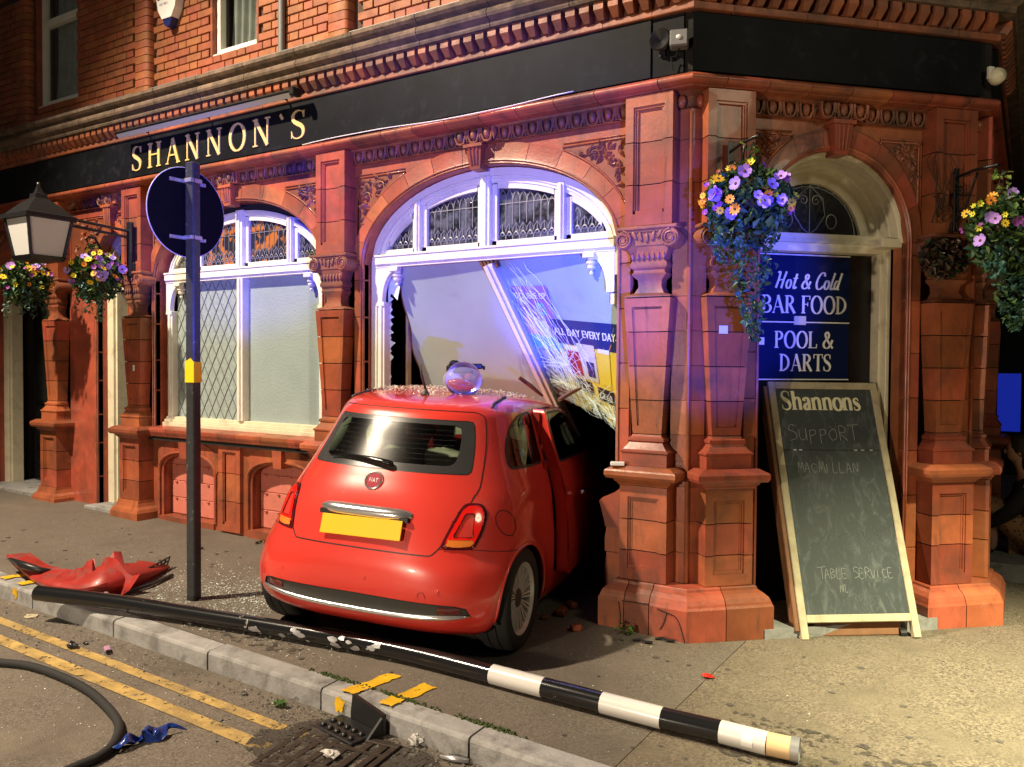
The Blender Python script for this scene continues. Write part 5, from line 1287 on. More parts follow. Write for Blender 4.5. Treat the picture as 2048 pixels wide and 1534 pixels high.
def build_body():
    na = [np.linspace(0, .5, 150)[:-1], np.linspace(.5, .82, 90)[:-1], np.linspace(.82, 1, 26)]; av = np.concatenate(na)
    tv = np.concatenate([np.linspace(0, 13/17, 190)[:-1], np.linspace(13/17, 1, 40)])
    A, Tt = np.meshgrid(av, tv); sh = A.shape; ar, tr = A.ravel().copy(), Tt.ravel().copy()
    dA = np.gradient(av)[None, :].repeat(len(tv), 0).ravel(); dT = np.gradient(tv)[:, None].repeat(len(av), 1).ravel()
    fixed = np.zeros(ar.shape, bool); fixed |= (A.ravel() == 0) & False
    A0 = A.ravel()
    for nm in ('arch', 'archf', 'LO', 'LM', 'LI', 'LA', 'GL', 'GC', 'TG', 'STR', 'QW', 'DW', 'DR', 'BP', 'fuel'):
        fn = sd(nm); d0 = fn(csurf(ar, tr)); I = np.where((np.abs(d0) < .035) & ~fixed)[0]
        if not len(I): continue
        a_, t_, cA, cT, inn = ar[I], tr[I], dA[I], dT[I], (A0[I] > 0) & (A0[I] < 1)
        for it in range(3):
            d = fn(csurf(a_, t_)); e = 2e-4
            ga = (fn(csurf(np.clip(a_+e, 0, 1), t_))-fn(csurf(np.clip(a_-e, 0, 1), t_)))/(2*e); gt = (fn(csurf(a_, np.clip(t_+e, 0, 1)))-fn(csurf(a_, np.clip(t_-e, 0, 1))))/(2*e)
            gA, gT = ga*cA, gt*cT; g2 = gA**2+gT**2+1e-12; sA, sT = -d*gA/g2, -d*gT/g2; ok = (np.abs(sA) < .56) & (np.abs(sT) < .56)
            a_ = np.where(ok & inn, np.clip(a_+sA*cA, 0, 1), a_); t_ = np.where(ok, np.clip(t_+sT*cT, 0, 1), t_)
        ar[I] = a_; tr[I] = t_; fixed[I] |= np.abs(fn(csurf(a_, t_))) < 8e-4
    P = csurf(ar, tr); e = 1e-3
    du = csurf(np.clip(ar+e, 0, 1), tr)-csurf(np.clip(ar-e, 0, 1), tr); dv = csurf(ar, np.clip(tr+e, 0, 1))-csurf(ar, np.clip(tr-e, 0, 1)); N = np.cross(du, dv); N /= np.linalg.norm(N, axis=1)[:, None]+1e-12
    N *= np.sign(((P-np.array([1.6, 0, .7]))*N).sum(1))[:, None]
    N[tr > .985] = (0, 0, 1)
    nA, nT = len(av), len(tv); idx = np.arange(nA*nT).reshape(nT, nA)
    F = np.stack([idx[:-1, :-1], idx[:-1, 1:], idx[1:, 1:], idx[1:, :-1]], -1).reshape(-1, 4)
    return P, N, F
P_r, N_r, F_r = build_body()
nv = len(P_r); mir = np.array([1, -1, 1.0])
P_all = np.concatenate([P_r, P_r*mir]); N_all = np.concatenate([N_r, N_r*mir]); F_all = np.concatenate([F_r, F_r[:, ::-1]+nv])
Cn = P_all[F_all].mean(1); S_ = {k: sd(k)(Cn) for k in ('arch', 'archf', 'LO', 'LM', 'LI', 'LA', 'GL', 'GC', 'TG', 'STR', 'QW', 'DW', 'DR', 'BP', 'fuel')}
cls = np.full(len(F_all), 'body', dtype=object)
right = Cn[:, 1] < 0
cls[(S_['BP'] < 0) & (Cn[:, 0] < .56)] = 'bumper'
cls[(Cn[:, 2] < .62) & (Cn[:, 0] > 2.9)] = 'front'
cls[(S_['DR'] < 0) & right] = 'door'
cls[(S_['DR'] < 0) & ~right] = 'door_left'
cls[S_['TG'] < 0] = 'tailgate'
cls[S_['GL'] < 0] = 'border'; cls[(S_['GC'] < 0) & (S_['GL'] < 0)] = 'glass'
cls[(S_['QW'] < 0) & right] = 'qglass'; cls[(S_['QW'] < 0) & ~right] = 'qglass_l'
cls[(S_['DW'] < 0) & right] = 'dglass'; cls[(S_['DW'] < 0) & ~right] = 'dglass_l'
cls[S_['STR'] < 0] = 'strip'
L_ = S_['LO'] < 0; cls[L_] = 'lamp_rim'; cls[S_['LM'] < 0] = 'lamp_ring'; cls[S_['LI'] < 0] = 'lamp_mid'; cls[(S_['LA'] < 0) & (S_['LI'] > 0)] = 'lamp_amb'
cls[S_['fuel'] < 0] = 'fuel'
ws = (Cn[:, 2] > 1.02) & (Cn[:, 2] < 1.40) & (Cn[:, 0] > 2.0) & (np.abs(Cn[:, 1]) < .50); cls[ws & np.isin(cls, ('body',))] = 'screen'
cls[(S_['arch'] < 0) | (S_['archf'] < 0)] = 'hole'
def shell(name, sel, mat, parent=None, off=0.0, M_=None):
    f = F_all[sel]; used, inv = np.unique(f, return_inverse=True)
    if len(used) == 0: return None
    v = P_all[used]+N_all[used]*off; n = N_all[used]
    me = bpy.data.meshes.new(name); me.from_pydata(v.tolist(), [], inv.reshape(-1, 4).tolist()); me.materials.append(MATS[mat])
    me.polygons.foreach_set('use_smooth', [True]*len(me.polygons)); me.update()
    bm = bmesh.new(); bm.from_mesh(me); bmesh.ops.recalc_face_normals(bm, faces=bm.faces[:])
    bm.verts.ensure_lookup_table(); bm.faces.ensure_lookup_table()
    k = len(bm.faces)//2
    if len(bm.faces) and bm.faces[k].normal.dot(V_(n[bm.faces[k].verts[0].index].tolist())) < 0: bmesh.ops.reverse_faces(bm, faces=bm.faces[:])
    bm.to_mesh(me); bm.free(); me.normals_split_custom_set_from_vertices([tuple(q) for q in n.tolist()])
    return ob(name, me, parent or car, M_)
def ribbon(name, ca, cb, mat, parent, wd=.0035, off=.0012, M_=None, filt=None):
    """dark shut line along the edges between two groups of faces"""
    ed = {}
    for i in np.where(np.isin(cls, ca) | np.isin(cls, cb))[0]:
        f = F_all[i]; g = 0 if cls[i] in ca else 1
        for a, b in zip(f, np.roll(f, -1)): ed.setdefault((min(a, b), max(a, b)), []).append(g)
    m = MB(); side = {}; keep = []
    for (a, b), gs in ed.items():
        if len(gs) == 2 and gs[0] != gs[1]:
            p, q = V_(P_all[a]), V_(P_all[b]); d = q-p
            if d.length < 1e-6: continue
            d.normalize(); keep.append((a, b, d))
    adj = {}
    for a, b, d in keep: adj.setdefault(a, []).append((b, d)); adj.setdefault(b, []).append((a, -d))
    vid = {}
    def vv(a):
        if a not in vid:
            ns = adj[a]; d = ns[0][1] if len(ns) == 1 else (ns[0][1]-ns[1][1]); d = d if d.length > 1e-6 else ns[0][1]; d = d.normalized(); n = V_(N_all[a]); sd_ = d.cross(n).normalized()*wd; p = V_(P_all[a])+n*off
            vid[a] = len(m.v); m.v += [tuple(p+sd_), tuple(p-sd_)]; side[a] = sd_
        return vid[a]
    for a, b, d in keep:
        i, j = vv(a), vv(b); same = side[a].dot(side[b]) > 0
        m.f.append((i, i+1, j+1, j) if same else (i, i+1, j, j+1)); m.mi.append(0)
    return part(name, m, mat, parent, M_) if m.v else None
IS = lambda *k: np.isin(cls, k)
body = shell('body_shell', IS('body', 'front', 'door_left'), 'car_red')
tail = shell('tailgate', IS('tailgate'), 'car_red')
bump = shell('rear_bumper', IS('bumper'), 'car_red')
shell('window_border', IS('border'), 'frit_grey', tail, .001); shell('rear_window', IS('glass'), 'car_glass', tail, .001)
shell('trim_recess', IS('strip'), 'car_plastic', bump, -.006)
shell('quarter_window', IS('qglass'), 'side_glass', car, -.002); shell('quarter_window', IS('qglass_l'), 'side_glass', car, -.002); shell('door_window', IS('dglass_l'), 'side_glass', car, -.002); shell('windscreen', IS('screen'), 'side_glass', car, -.002)
ALLB = ('body', 'front', 'door_left', 'bumper', 'fuel', 'lamp_rim')
ribbon('tailgate_gap', ('tailgate', 'border'), ALLB, 'car_black', tail); ribbon('glass_seal', ('border',), ('tailgate',), 'car_black', tail, .003)
ribbon('bumper_gap', ('bumper',), ('body', 'front'), 'car_black', bump, .0022); ribbon('trim_edge', ('strip',), ('bumper',), 'car_black', bump, .003)
ribbon('window_seal', ('qglass', 'qglass_l', 'dglass_l'), ('body', 'door_left'), 'car_black', body, .008, .002)
ribbon('door_gap', ('door_left',), ('body',), 'car_black', body, .003)
fl_ = shell('fuel_flap', IS('fuel'), 'car_red', car); ribbon('flap_gap', ('fuel',), ('body',), 'car_black', fl_, .0025)
for s in (0, 1):
    rt = (~right) if s else right
    h = shell('tail_lamp', IS('lamp_rim') & rt, 'lamp_red_dark', car, .006)
    shell('light_ring', IS('lamp_ring') & rt, 'lamp_red', h, .013); shell('body_insert', IS('lamp_mid') & rt, 'car_red', h, .006); shell('indicator', IS('lamp_amb') & rt, 'lamp_amber', h, .012)
    # rim of the ring, so that it stands off the panel
    m = MB()
    for poly in (LM, LI):
        pts = []
        for y, z in poly:
            k = np.argmin((np.abs(P_all[:, 1])-y)**2+(P_all[:, 2]-z)**2+np.where((P_all[:, 1] > 0) == bool(s), 0, 9)+np.where(P_all[:, 0] < .8, 0, 9)); pts.append(V_(P_all[k])+V_(N_all[k])*.010)
        m.tube(pts, .0045, 5, closed=True)
    part('lens_edge', m, 'lamp_red_dark', h, smooth=True)
# door, standing ajar on its front hinge
hx, hy = 2.40, -.80
DM = T((hx, hy, 0)) @ Rz(R_(4.2)) @ T((-hx, -hy, 0)) @ T((0, -.004, 0))
door = shell('door', IS('door'), 'car_red', car, .001, DM); shell('door_window', IS('dglass'), 'side_glass', door, .0)
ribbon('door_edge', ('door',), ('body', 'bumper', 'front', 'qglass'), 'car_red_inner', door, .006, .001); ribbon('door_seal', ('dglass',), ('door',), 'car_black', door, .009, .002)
m = MB()                                # folded rear edge of the door, giving it thickness
pts = [(x, z) for x, z in DR if x < 1.26]
edge = []
for x, z in DR:
    if x < 1.30: k = np.argmin((P_all[:, 0]-x)**2+(P_all[:, 2]-z)**2+np.where(P_all[:, 1] < -.4, 0, 9)); edge.append(V_(P_all[k]))
edge.sort(key=lambda p: p.z)
m.grid(lambda u, v: (lambda p: p+V_((.03*u, .085*u, 0)))(edge[min(len(edge)-1, int(v*(len(edge)-1)))]), 2, max(2, len(edge)-1))
part('door_frame_edge', m, 'car_red', door)
m = MB().tube([(1.44, -.83, .862), (1.46, -.845, .866), (1.53, -.848, .866), (1.56, -.832, .862)], .013, 8); part('door_handle', m, 'chrome', door, smooth=True)
# dark sill and jamb seen through the gap
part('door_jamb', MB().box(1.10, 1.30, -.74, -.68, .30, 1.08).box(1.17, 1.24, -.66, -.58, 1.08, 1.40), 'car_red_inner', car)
# chrome grab bar, plate, badge, wiper, trims
def sp_(y, z, off=0.0):
    k = np.argmin((P_all[:, 1]-y)**2+(P_all[:, 2]-z)**2+np.where(P_all[:, 0] < .8, 0, 9)); return V_(P_all[k])+V_(N_all[k])*off
def at_(y, z, off=0.0):                 # smooth sample by interpolation over nearest verts
    d = (P_all[:, 1]-y)**2+(P_all[:, 2]-z)**2+np.where(P_all[:, 0] < .8, 0, 9); k = np.argsort(d)[:6]; w_ = 1/(d[k]+1e-5); w_ /= w_.sum(); p = (P_all[k]*w_[:, None]).sum(0); n = (N_all[k]*w_[:, None]).sum(0); return V_((p[0], y, z))+V_(n.tolist()).normalized()*off
n = 20; m = MB()
for i in range(n+1):
    y = -.295+.59*i/n; k = max(0, 1-abs(y/.298)**6); c = at_(y, .812, .0); h = .006+.029*k**.5
    o = len(m.v)
    for dz, dx in ((h, .004), (h*.75, -.026*k-.005), (.0, -.040*k-.005), (-h*.7, -.034*k-.005), (-h, -.006)): m.v.append((c.x+dx, y, c.z+dz))
    if i:
        for j in range(4): m.f.append((o-5+j, o-5+j+1, o+j+1, o+j)); m.mi.append(0)
part('tailgate_handle', m, 'chrome', tail, smooth=True)
part('handle_shadow_gap', MB().box(-.002, .03, -.285, .285, .776, .802), 'car_black', tail, T((.055, 0, 0)))
m = MB().box(-.004, .004, -.26, .26, -.056, .056, .002); part('number_plate', m, 'plate_yellow', car, T((.028, -.005, .728)) @ Rx(R_(-1.2)) @ Ry(R_(14)))
m = MB().grid(lambda u, v: at_(-.285+.57*u, .665+.125*v, .0012), 16, 4); part('plate_recess', m, 'car_red', tail, smooth=True)
bg_ = part('badge', MB().lathe([(.0, .004), (.044, .006), (.049, .013), (.058, .010), (.060, 0)], 28, 'x'), 'chrome', tail, T(at_(0, .978, .0)) @ Ry(R_(27)) @ Rz(R_(180)), smooth=True, angle=40)
part('badge_face', MB().lathe([(.0, .0085), (.045, .0085), (.045, .004)], 28, 'x'), 'badge_red', bg_)
m = MB(); write_sans(m, 'FIAT', .036, lambda x, z, d: (.009+d*.3, x, z), z0=-.012, sx=.66, center=0, bold=.0, sp=1.3); part('badge_letters', m, 'poster_white', bg_)
wp0, wp1 = at_(.36, 1.078, .018), at_(-.065, 1.070, .022)
m = MB(); pts = [lerp(wp0, wp1, t)+V_((-.012*math.sin(math.pi*t), 0, .016*math.sin(math.pi*t))) for t in [i/12 for i in range(13)]]; m.tube(pts, [.005+.016*(i/12)**1.2 for i in range(13)], 7); m.ellipsoid(tuple(wp1), (.022, .032, .020), 10, 7); part('rear_wiper', m, 'car_gloss_black', tail, smooth=True)
m = MB(); ys = [-.672+1.344*i/40 for i in range(41)]; m.tube([at_(y, .266+.036*(abs(y)/.67)**2.6, .007) for y in ys], [.0135*(1-(abs(y)/.675)**10)+.002 for y in ys], 8); part('chrome_strip', m, 'chrome', bump, smooth=True)
for s in (-1, 1):
    m = MB().grid(lambda u, v: at_(s*(.505+.125*u), .296+.012*u+(.046-.012*u)*v, -.002), 8, 3); part('reflector', m, 'lamp_red_dark', bump, smooth=True)
for y, z in ((-.06, .455), (-.50, .43), (.5, .43)): c = at_(y, z, .001); part('parking_sensor', MB().lathe([(.0, .002), (.010, .002), (.0115, 0)], 14, 'x'), 'car_red', bump, T(c) @ Rz(R_(180)))
m = MB(); c = at_(-.415, .405, 0)
m.tube([at_(-.415+.022*math.cos(R_(t)), .385+.034*math.sin(R_(t)), .0012) for t in range(0, 181, 15)], .0012, 4); part('tow_cap_line', m, 'car_black', bump)
m = MB().tube([(.16, .52+.030*math.cos(R_(t)), .215+.021*math.sin(R_(t))) for t in range(0, 360, 20)], .006, 6, closed=True); m.lathe([(.026, 0), (.026, .25)], 14, 'x', (.165, .52, .215)); part('exhaust_tip', m, 'chrome', car, smooth=True)
part('underbody', MB().box(.16, 3.3, -.60, .60, .20, .30), 'car_black', car)
for s in (-1, 1): part('arch_liner', MB().grid(lambda u, v: (.56+.337*math.cos(R_(-12+204*u)), s*(.79-.29*v), .305+.337*math.sin(R_(-12+204*u))), 30, 3).box(.24, .88, s*.5-.005, s*.5+.005, .24, .62), 'car_black', car, smooth=True, angle=40)
m = MB()
pts = []
for t in range(-8, 189, 7):
    x, z = .56+.338*math.cos(R_(t)), .305+.338*math.sin(R_(t)); k = np.argmin((P_r[:, 0]-x)**2+(P_r[:, 2]-z)**2+np.where(P_r[:, 1] < -.5, 0, 9)); pts.append(V_(P_r[k]))
for s in (1, -1): part('arch_lip', MB().tube([(p.x, p.y*s, p.z) for p in pts], .010, 6), 'car_red', body, smooth=True)
m = MB()
for s in (-1, 1):                      # roof rails strip
    ps = []
    for i in range(11):
        x = .70+.36*i/10; y = s*(.500-.05*i/10); k = np.argmin((P_all[:, 0]-x)**2+(P_all[:, 1]-y)**2+np.where(P_all[:, 2] > 1.3, 0, 9)); ps.append(V_(P_all[k])+V_(N_all[k])*.004)
    m = MB().tube(ps, .010, 5); part('roof_strip', m, 'car_plastic', body, smooth=True)
k = np.argmin((P_all[:, 0]-.74)**2+(P_all[:, 1]+.01)**2+np.where(P_all[:, 2] > 1.3, 0, 9)); an = V_(P_all[k])
m = MB().lathe([(.030, 0), (.026, .008), (.012, .030), (.006, .042)], 12, 'z', tuple(an)); m.tube([an+V_((0, 0, .04)), an+V_((-.035, .016, .12)), an+V_((-.055, .022, .195))], [.0085, .0075, .006], 6); part('aerial', m, 'car_plastic', car, smooth=True)
# sunroof panel and stop lamp
part('high_stop_lamp', MB().grid(lambda u, v: (.48+.02*v, -.06+.12*u, 1.405+.012*v), 2, 1), 'lamp_red_dark', tail)
# interior
itr = empty('interior', parent=car)
def cushion(c, r, mat, nm, m_=None): return part(nm, MB().ellipsoid(c, r, 18, 12, m_), mat, itr, smooth=True)
def head_rest(c, tilt, nm='headrest'):
    m = MB(); n, k = 16, 10
    for j in range(k+1):
        v = -1+2*j/k; rr = (1-abs(v)**3)**.5
        for i in range(n): a = 2*math.pi*i/n; p = Ry(tilt) @ V_((.065*rr*math.cos(a), .145*(1-.22*(v < 0)*abs(v))*(1-abs(v)**4)**.4*math.copysign(abs(math.sin(a))**.8, math.sin(a)), .110*v)); m.v.append(tuple(p+V_(c)))
    for j in range(k):
        for i in range(n): m.f.append((j*n+i, j*n+(i+1) % n, (j+1)*n+(i+1) % n, (j+1)*n+i)); m.mi.append(0)
    h = part(nm, m, 'seat_cream', itr, smooth=True)
    for s in (-1, 1): part('stalk', MB().tube([(c[0]-.045, c[1]+s*.075, c[2]-.03), (c[0]-.05, c[1]+s*.06, c[2]-.24)], .007, 8).ellipsoid((c[0]-.045, c[1]+s*.075, c[2]-.03), (.012, .012, .012), 8, 6), 'chrome', h, smooth=True)
head_rest((.80, .44, 1.165), R_(-12)); head_rest((.84, -.14, 1.045), R_(-20)); head_rest((.90, .30, 1.02), R_(-10))
part('rear_bench', MB().box(.80, 1.0, -.58, .58, .40, .97, .04), 'seat_dark', itr); part('boot_floor', MB().box(.20, .85, -.55, .55, .30, .62), 'seat_dark', itr)
for y in (.24, -.36):
    st = part('front_seat', MB().box(1.72, 1.86, y-.22, y+.22, .5, 1.05, .06).ellipsoid((1.79, y, 1.04), (.075, .21, .15), 16, 10), 'seat_red', itr, smooth=True, angle=50)
    part('headrest_pad', MB().ellipsoid((1.80, y, 1.22), (.07, .14, .10), 16, 10), 'seat_cream', st, smooth=True); part('seat_emblem', MB().lathe([(.0, -.004), (.045, -.003), (.055, 0)], 18, 'x', (1.705, y, 1.06)), 'car_gloss_black', st)
part('dashboard', MB().box(2.35, 2.75, -.68, .68, .6, 1.0, .05), 'car_red_inner', itr); part('roof_lining', MB().grid(lambda u, v: (.60+1.35*u, -.50+1.0*v, 1.40-.10*(2*v-1)**2-.06*(2*u-1)**4), 10, 10), 'seat_dark', itr, smooth=True)
part('pillar_trim', MB().tube([(.72, .62, 1.05), (.80, .60, 1.2), (.98, .54, 1.36)], [.06, .05, .04], 8).tube([(.62, -.60, 1.05), (.72, -.56, 1.2), (.85, -.50, 1.36)], [.05, .04, .03], 8), 'seat_cream', itr, smooth=True)
part('door_card', MB().box(1.0, 2.3, -.70, -.69, .35, 1.04), 'seat_dark', itr); part('door_card', MB().box(.9, 2.3, .70, .71, .35, 1.04), 'seat_dark', itr)
part('airbag', MB().ellipsoid((2.25, .28, 1.0), (.16, .22, .19), 14, 10).ellipsoid((2.2, -.34, 1.0), (.14, .2, .2), 14, 10), 'seat_cream', itr, smooth=True)
part('rear_blower_lines', (lambda m: [m.tube([at_(-.40+.8*i/16, 1.12+.028*k, -.003) for i in range(17)], .0005, 3) for k in range(7)] and m)(MB()), 'lead_grey', tail)
# wheels, standing on the pavement
CMI = CM.inverted()
def wheel(axle_x, side):
    y = side*.735; c = CM @ V_((axle_x, y, .292)); rad = .300
    yw_ = CAR_POSE['yaw']; ax = V_((-math.cos(yw_), -math.sin(yw_), 0))*(1 if side > 0 else -1)    # outward axle direction
    wz = (gz(c.x) if axle_x < 1 else c.z-rad) + rad
    fwdv = V_((-math.sin(yw_), math.cos(yw_), 0))
    W_ = Matrix(((ax.x, fwdv.x, 0, c.x), (ax.y, fwdv.y, 0, c.y), (0, 0, 1, wz), (0, 0, 0, 1)))
    w_ = empty('wheel', parent=car, mat=CMI @ W_)
    part('tyre', MB().lathe([(.205, -.085), (.215, -.095), (.25, -.100), (.278, -.096), (.292, -.082), (.297, -.06), (.2995, -.032), (.2935, -.031), (.2935, -.026), (.300, -.025), (.300, .025), (.2935, .026), (.2935, .031), (.2995, .032), (.297, .06), (.292, .082), (.278, .096), (.25, .100), (.215, .095), (.205, .085)], 48, 'x', cap=False), 'rubber', w_, smooth=True, angle=40)
    rm = part('rim', MB().lathe([(.206, -.09), (.19, -.085), (.185, .02), (.19, .072), (.200, .078), (.207, .088), (.214, .092), (.212, .080)], 48, 'x', cap=False), 'alloy', w_, smooth=True, angle=40)
    part('brake_disc', MB().lathe([(0, .0), (.12, .0), (.12, -.02)], 28, 'x').lathe([(0, -.05), (.19, -.05)], 28, 'x'), 'car_black', w_)
    ns = 15
    for i in range(ns):
        m = MB(); hw0, hw1 = .0085, .0115
        for s in (-1, 1):
            i0, o0, hi, ho = s*.0048, s*.0150, .0034, .0072
            m.add([(.060, i0-hi, .052), (.060, i0+hi, .052), (.074, o0-ho, .198), (.074, o0+ho, .198), (.030, i0-hi, .052), (.030, i0+hi, .052), (.044, o0-ho, .198), (.044, o0+ho, .198)], [(0, 1, 3, 2), (0, 2, 6, 4), (1, 5, 7, 3), (4, 6, 7, 5)])
        key = ('spoke',)
        ob('spoke', cached(key, lambda: m.mesh('spoke', 'alloy')), rm, Rx(2*math.pi*i/ns))
    part('hub_cap', MB().lathe([(.0, .070), (.035, .070), (.048, .066), (.058, .058), (.062, .03)], 24, 'x'), 'car_plastic', w_, smooth=True, angle=40)
for ax_ in (.56, 2.86):
    for s in (-1, 1): wheel(ax_, s)
# crumbs of glass and dust heaped on the roof behind the aerial
rg = random.Random(21); m = MB()
def roof_at(x, y): k = np.argmin((P_all[:, 0]-x)**2+(P_all[:, 1]-y)**2+np.where(P_all[:, 2] > 1.25, 0, 9)); return V_(P_all[k]), V_(N_all[k])
pool = [(P_all[i], N_all[i]) for i in np.where((P_all[:, 2] > 1.40) & (P_all[:, 0] > .72) & (P_all[:, 0] < 1.9) & (np.abs(P_all[:, 1]) < .47))[0][::1]]
for i in range(2600):
    p, n = rg.choice(pool); x, y = p[0], p[1]
    dens = 1.0 if (x > .80 and y > -.08) else (.85 if (x > 1.05 and y < -.15) else .10)
    if rg.random() > dens: continue
    h = rg.uniform(0, .018) if dens > .5 else 0; c = V_(p)+V_(n)*(.003+h)+V_((rg.uniform(-.02, .02), rg.uniform(-.02, .02), 0)); s = rg.uniform(.004, .011)
    q = [c+V_((rg.uniform(-s, s), rg.uniform(-s, s), rg.uniform(-s, s)*.8)) for _ in range(4)]; m.add(q, [(0, 1, 2), (0, 2, 3), (0, 1, 3), (1, 2, 3)])
m.v = [tuple(CM @ V_(v)) for v in m.v]
tag(part('glass_crumbs', m, 'glass_crumbs'), 'heap of shattered glass crumbs spread over the red car roof', 'glass', kind='stuff')
# ------------------------------------------------------------------ street furniture
sp = on_g(388, 1199); sgn = tag(empty('sign_post', (sp.x, sp.y, gz(sp.x))), 'grey square post carrying a round road sign seen from behind', 'road sign')
hp = 3.03-gz(sp.x); part('post', MB().box(-.036, .036, -.036, .036, -.05, hp, .008), 'steel_post', sgn, Rz(R_(12)))
dz = 2.70-gz(sp.x)
d_ = part('sign_plate', MB().lathe([(.0, -.058), (.297, -.058), (.30, -.062), (.30, -.068), (.0, -.068)], 56, 'x', (0, 0, dz)), 'sign_back', sgn, smooth=True, angle=30)
part('rim', MB().tube([(-.064, .300*math.cos(R_(t)), dz+.300*math.sin(R_(t))) for t in range(0, 360, 6)], .004, 6, closed=True), 'sign_edge', d_, smooth=True)
for z in (.205, -.175):
    part('clamp', MB().box(-.046, .040, -.046, .046, dz+z-.014, dz+z+.014, .003).box(-.058, -.046, -.14, .14, dz+z-.012, dz+z+.012, .002), 'galvanised', sgn, Rz(R_(0))); part('bolt', MB().lathe([(0, .012), (.008, .010), (.009, 0)], 8, 'x', (-.046, .12, dz+z)), 'galvanised', sgn)
part('yellow_tag', MB().box(-.0385, .0385, -.0385, .0385, 1.55-gz(sp.x), 1.69-gz(sp.x), .002).add([(-.0385, -.0386, 1.69-gz(sp.x)), (.0385, -.0386, 1.69-gz(sp.x)), (.01, -.0386, 1.715-gz(sp.x))], [(0, 1, 2)]), 'yellow_tag', sgn, Rz(R_(12)))
# ---- wall lantern on the first door pilaster
LX, LY = -7.60, 4.0
lan = tag(empty('wall_lantern', (LX, LY, 0)), 'black square lantern with white panels on a long wall bracket', 'lantern')
def sq(r, z): return [(-r, -r, z), (r, -r, z), (r, r, z), (-r, r, z)]
m = MB()
for (r0, z0), (r1, z1) in zip([(.225, 2.955), (.225, 2.99), (.20, 3.0), (.12, 3.09), (.055, 3.15), (.05, 3.19), (.03, 3.20)], [(.225, 2.99), (.20, 3.0), (.12, 3.09), (.055, 3.15), (.05, 3.19), (.03, 3.20), (.012, 3.26)]):
    m.add(sq(r0, z0)+sq(r1, z1), [(i, (i+1) % 4, 4+(i+1) % 4, 4+i) for i in range(4)])
m.add(sq(.225, 2.955), [(0, 1, 2, 3)]); m.ellipsoid((0, 0, 3.275), (.018, .018, .026), 10, 7); part('lantern_roof', m, 'cast_iron', lan)
m = MB(); 
for sx, sy in ((-1, -1), (1, -1), (1, 1), (-1, 1)): m.tube([(sx*.145, sy*.145, 2.62), (sx*.195, sy*.195, 2.955)], .015, 4)
m.add(sq(.165, 2.625)+sq(.145, 2.585), [(0, 1, 5, 4), (1, 2, 6, 5), (2, 3, 7, 6), (3, 0, 4, 7), (4, 5, 6, 7), (0, 1, 2, 3)]); part('lantern_frame', m, 'cast_iron', lan)
for k in range(4):
    part('lamp_panel', MB().add([(-.132, -.140, 2.63), (.132, -.140, 2.63), (.180, -.190, 2.95), (-.180, -.190, 2.95)], [(0, 1, 2, 3)]), 'lamp_panel', lan, Rz(R_(90*k)))
m = MB(); ye = YW-.14-LY
for z in (2.965, 2.905): m.tube([(.0, .0, z+.05), (.03, .3, z+.04), (.06, ye, z)], .014, 8)
m.tube([(.06, ye, 2.60), (.05, ye-.16, 2.64), (.04, ye-.30, 2.76), (.04, ye-.36, 2.86), (.04, ye-.42, 2.86)], .013, 8); part('bracket_arm', m, 'cast_iron', lan, smooth=True, angle=50)
part('wall_plate', MB().box(.02, .10, ye-.03, ye+.01, 2.52, 3.06, .01).box(.0, .12, ye-.015, ye+.01, 2.50, 2.66, .008), 'cast_iron', lan); part('hook', MB().tube([(.04, ye-.42, 2.86), (.04, ye-.44, 2.84), (.04, ye-.43, 2.81)], .008, 6), 'cast_iron', lan)
# ---- hanging baskets
def leaf_blob(mb, rr, c, rad, n, palette, size=(.034, .068), drop=0.0):
    for i in range(n):
        while True:
            p = V_((rr.uniform(-1, 1), rr.uniform(-1, 1), rr.uniform(-1, 1)))
            if p.length < 1: break
        if rr.random() < .6: p = p.normalized()*rr.uniform(.75, 1.05)
        p = V_((p.x*rad[0], p.y*rad[1], p.z*rad[2]))+V_(c); leaf(mb, rr, p, rr.uniform(*size), palette)
def leaf(mb, rr, p, s, palette):
    R3 = (Rz(rr.uniform(0, 6.28)) @ Rx(rr.uniform(-1.2, 1.2)) @ Ry(rr.uniform(-.8, .8))).to_3x3(); w_ = s*rr.uniform(.55, .9)
    pts = [(0, -s*.5, 0), (w_*.5, -s*.1, s*.12), (w_*.28, s*.25, s*.08), (0, s*.6, 0), (-w_*.28, s*.25, s*.08), (-w_*.5, -s*.1, s*.12), (0, s*.05, -s*.04)]
    o = len(mb.v); col = rr.choice(palette); k = rr.uniform(.7, 1.3); mb.cols = mb.cols if mb.cols is not None else []
    for q in pts: mb.v.append(tuple(R3 @ V_(q)+p)); mb.cols.append(tuple(c*k for c in col))
    for f in ((6, 0, 1), (6, 1, 2), (6, 2, 3), (6, 3, 4), (6, 4, 5), (6, 5, 0)): mb.f.append(tuple(o+i for i in f)); mb.mi.append(0)
GREEN = [(.035, .085, .02), (.05, .11, .025), (.03, .07, .03), (.07, .13, .03), (.02, .055, .02)]; TEAL = [(.03, .10, .08), (.04, .12, .10), (.025, .08, .07), (.03, .08, .03)]; LIME = [(.16, .22, .04), (.20, .26, .06)]
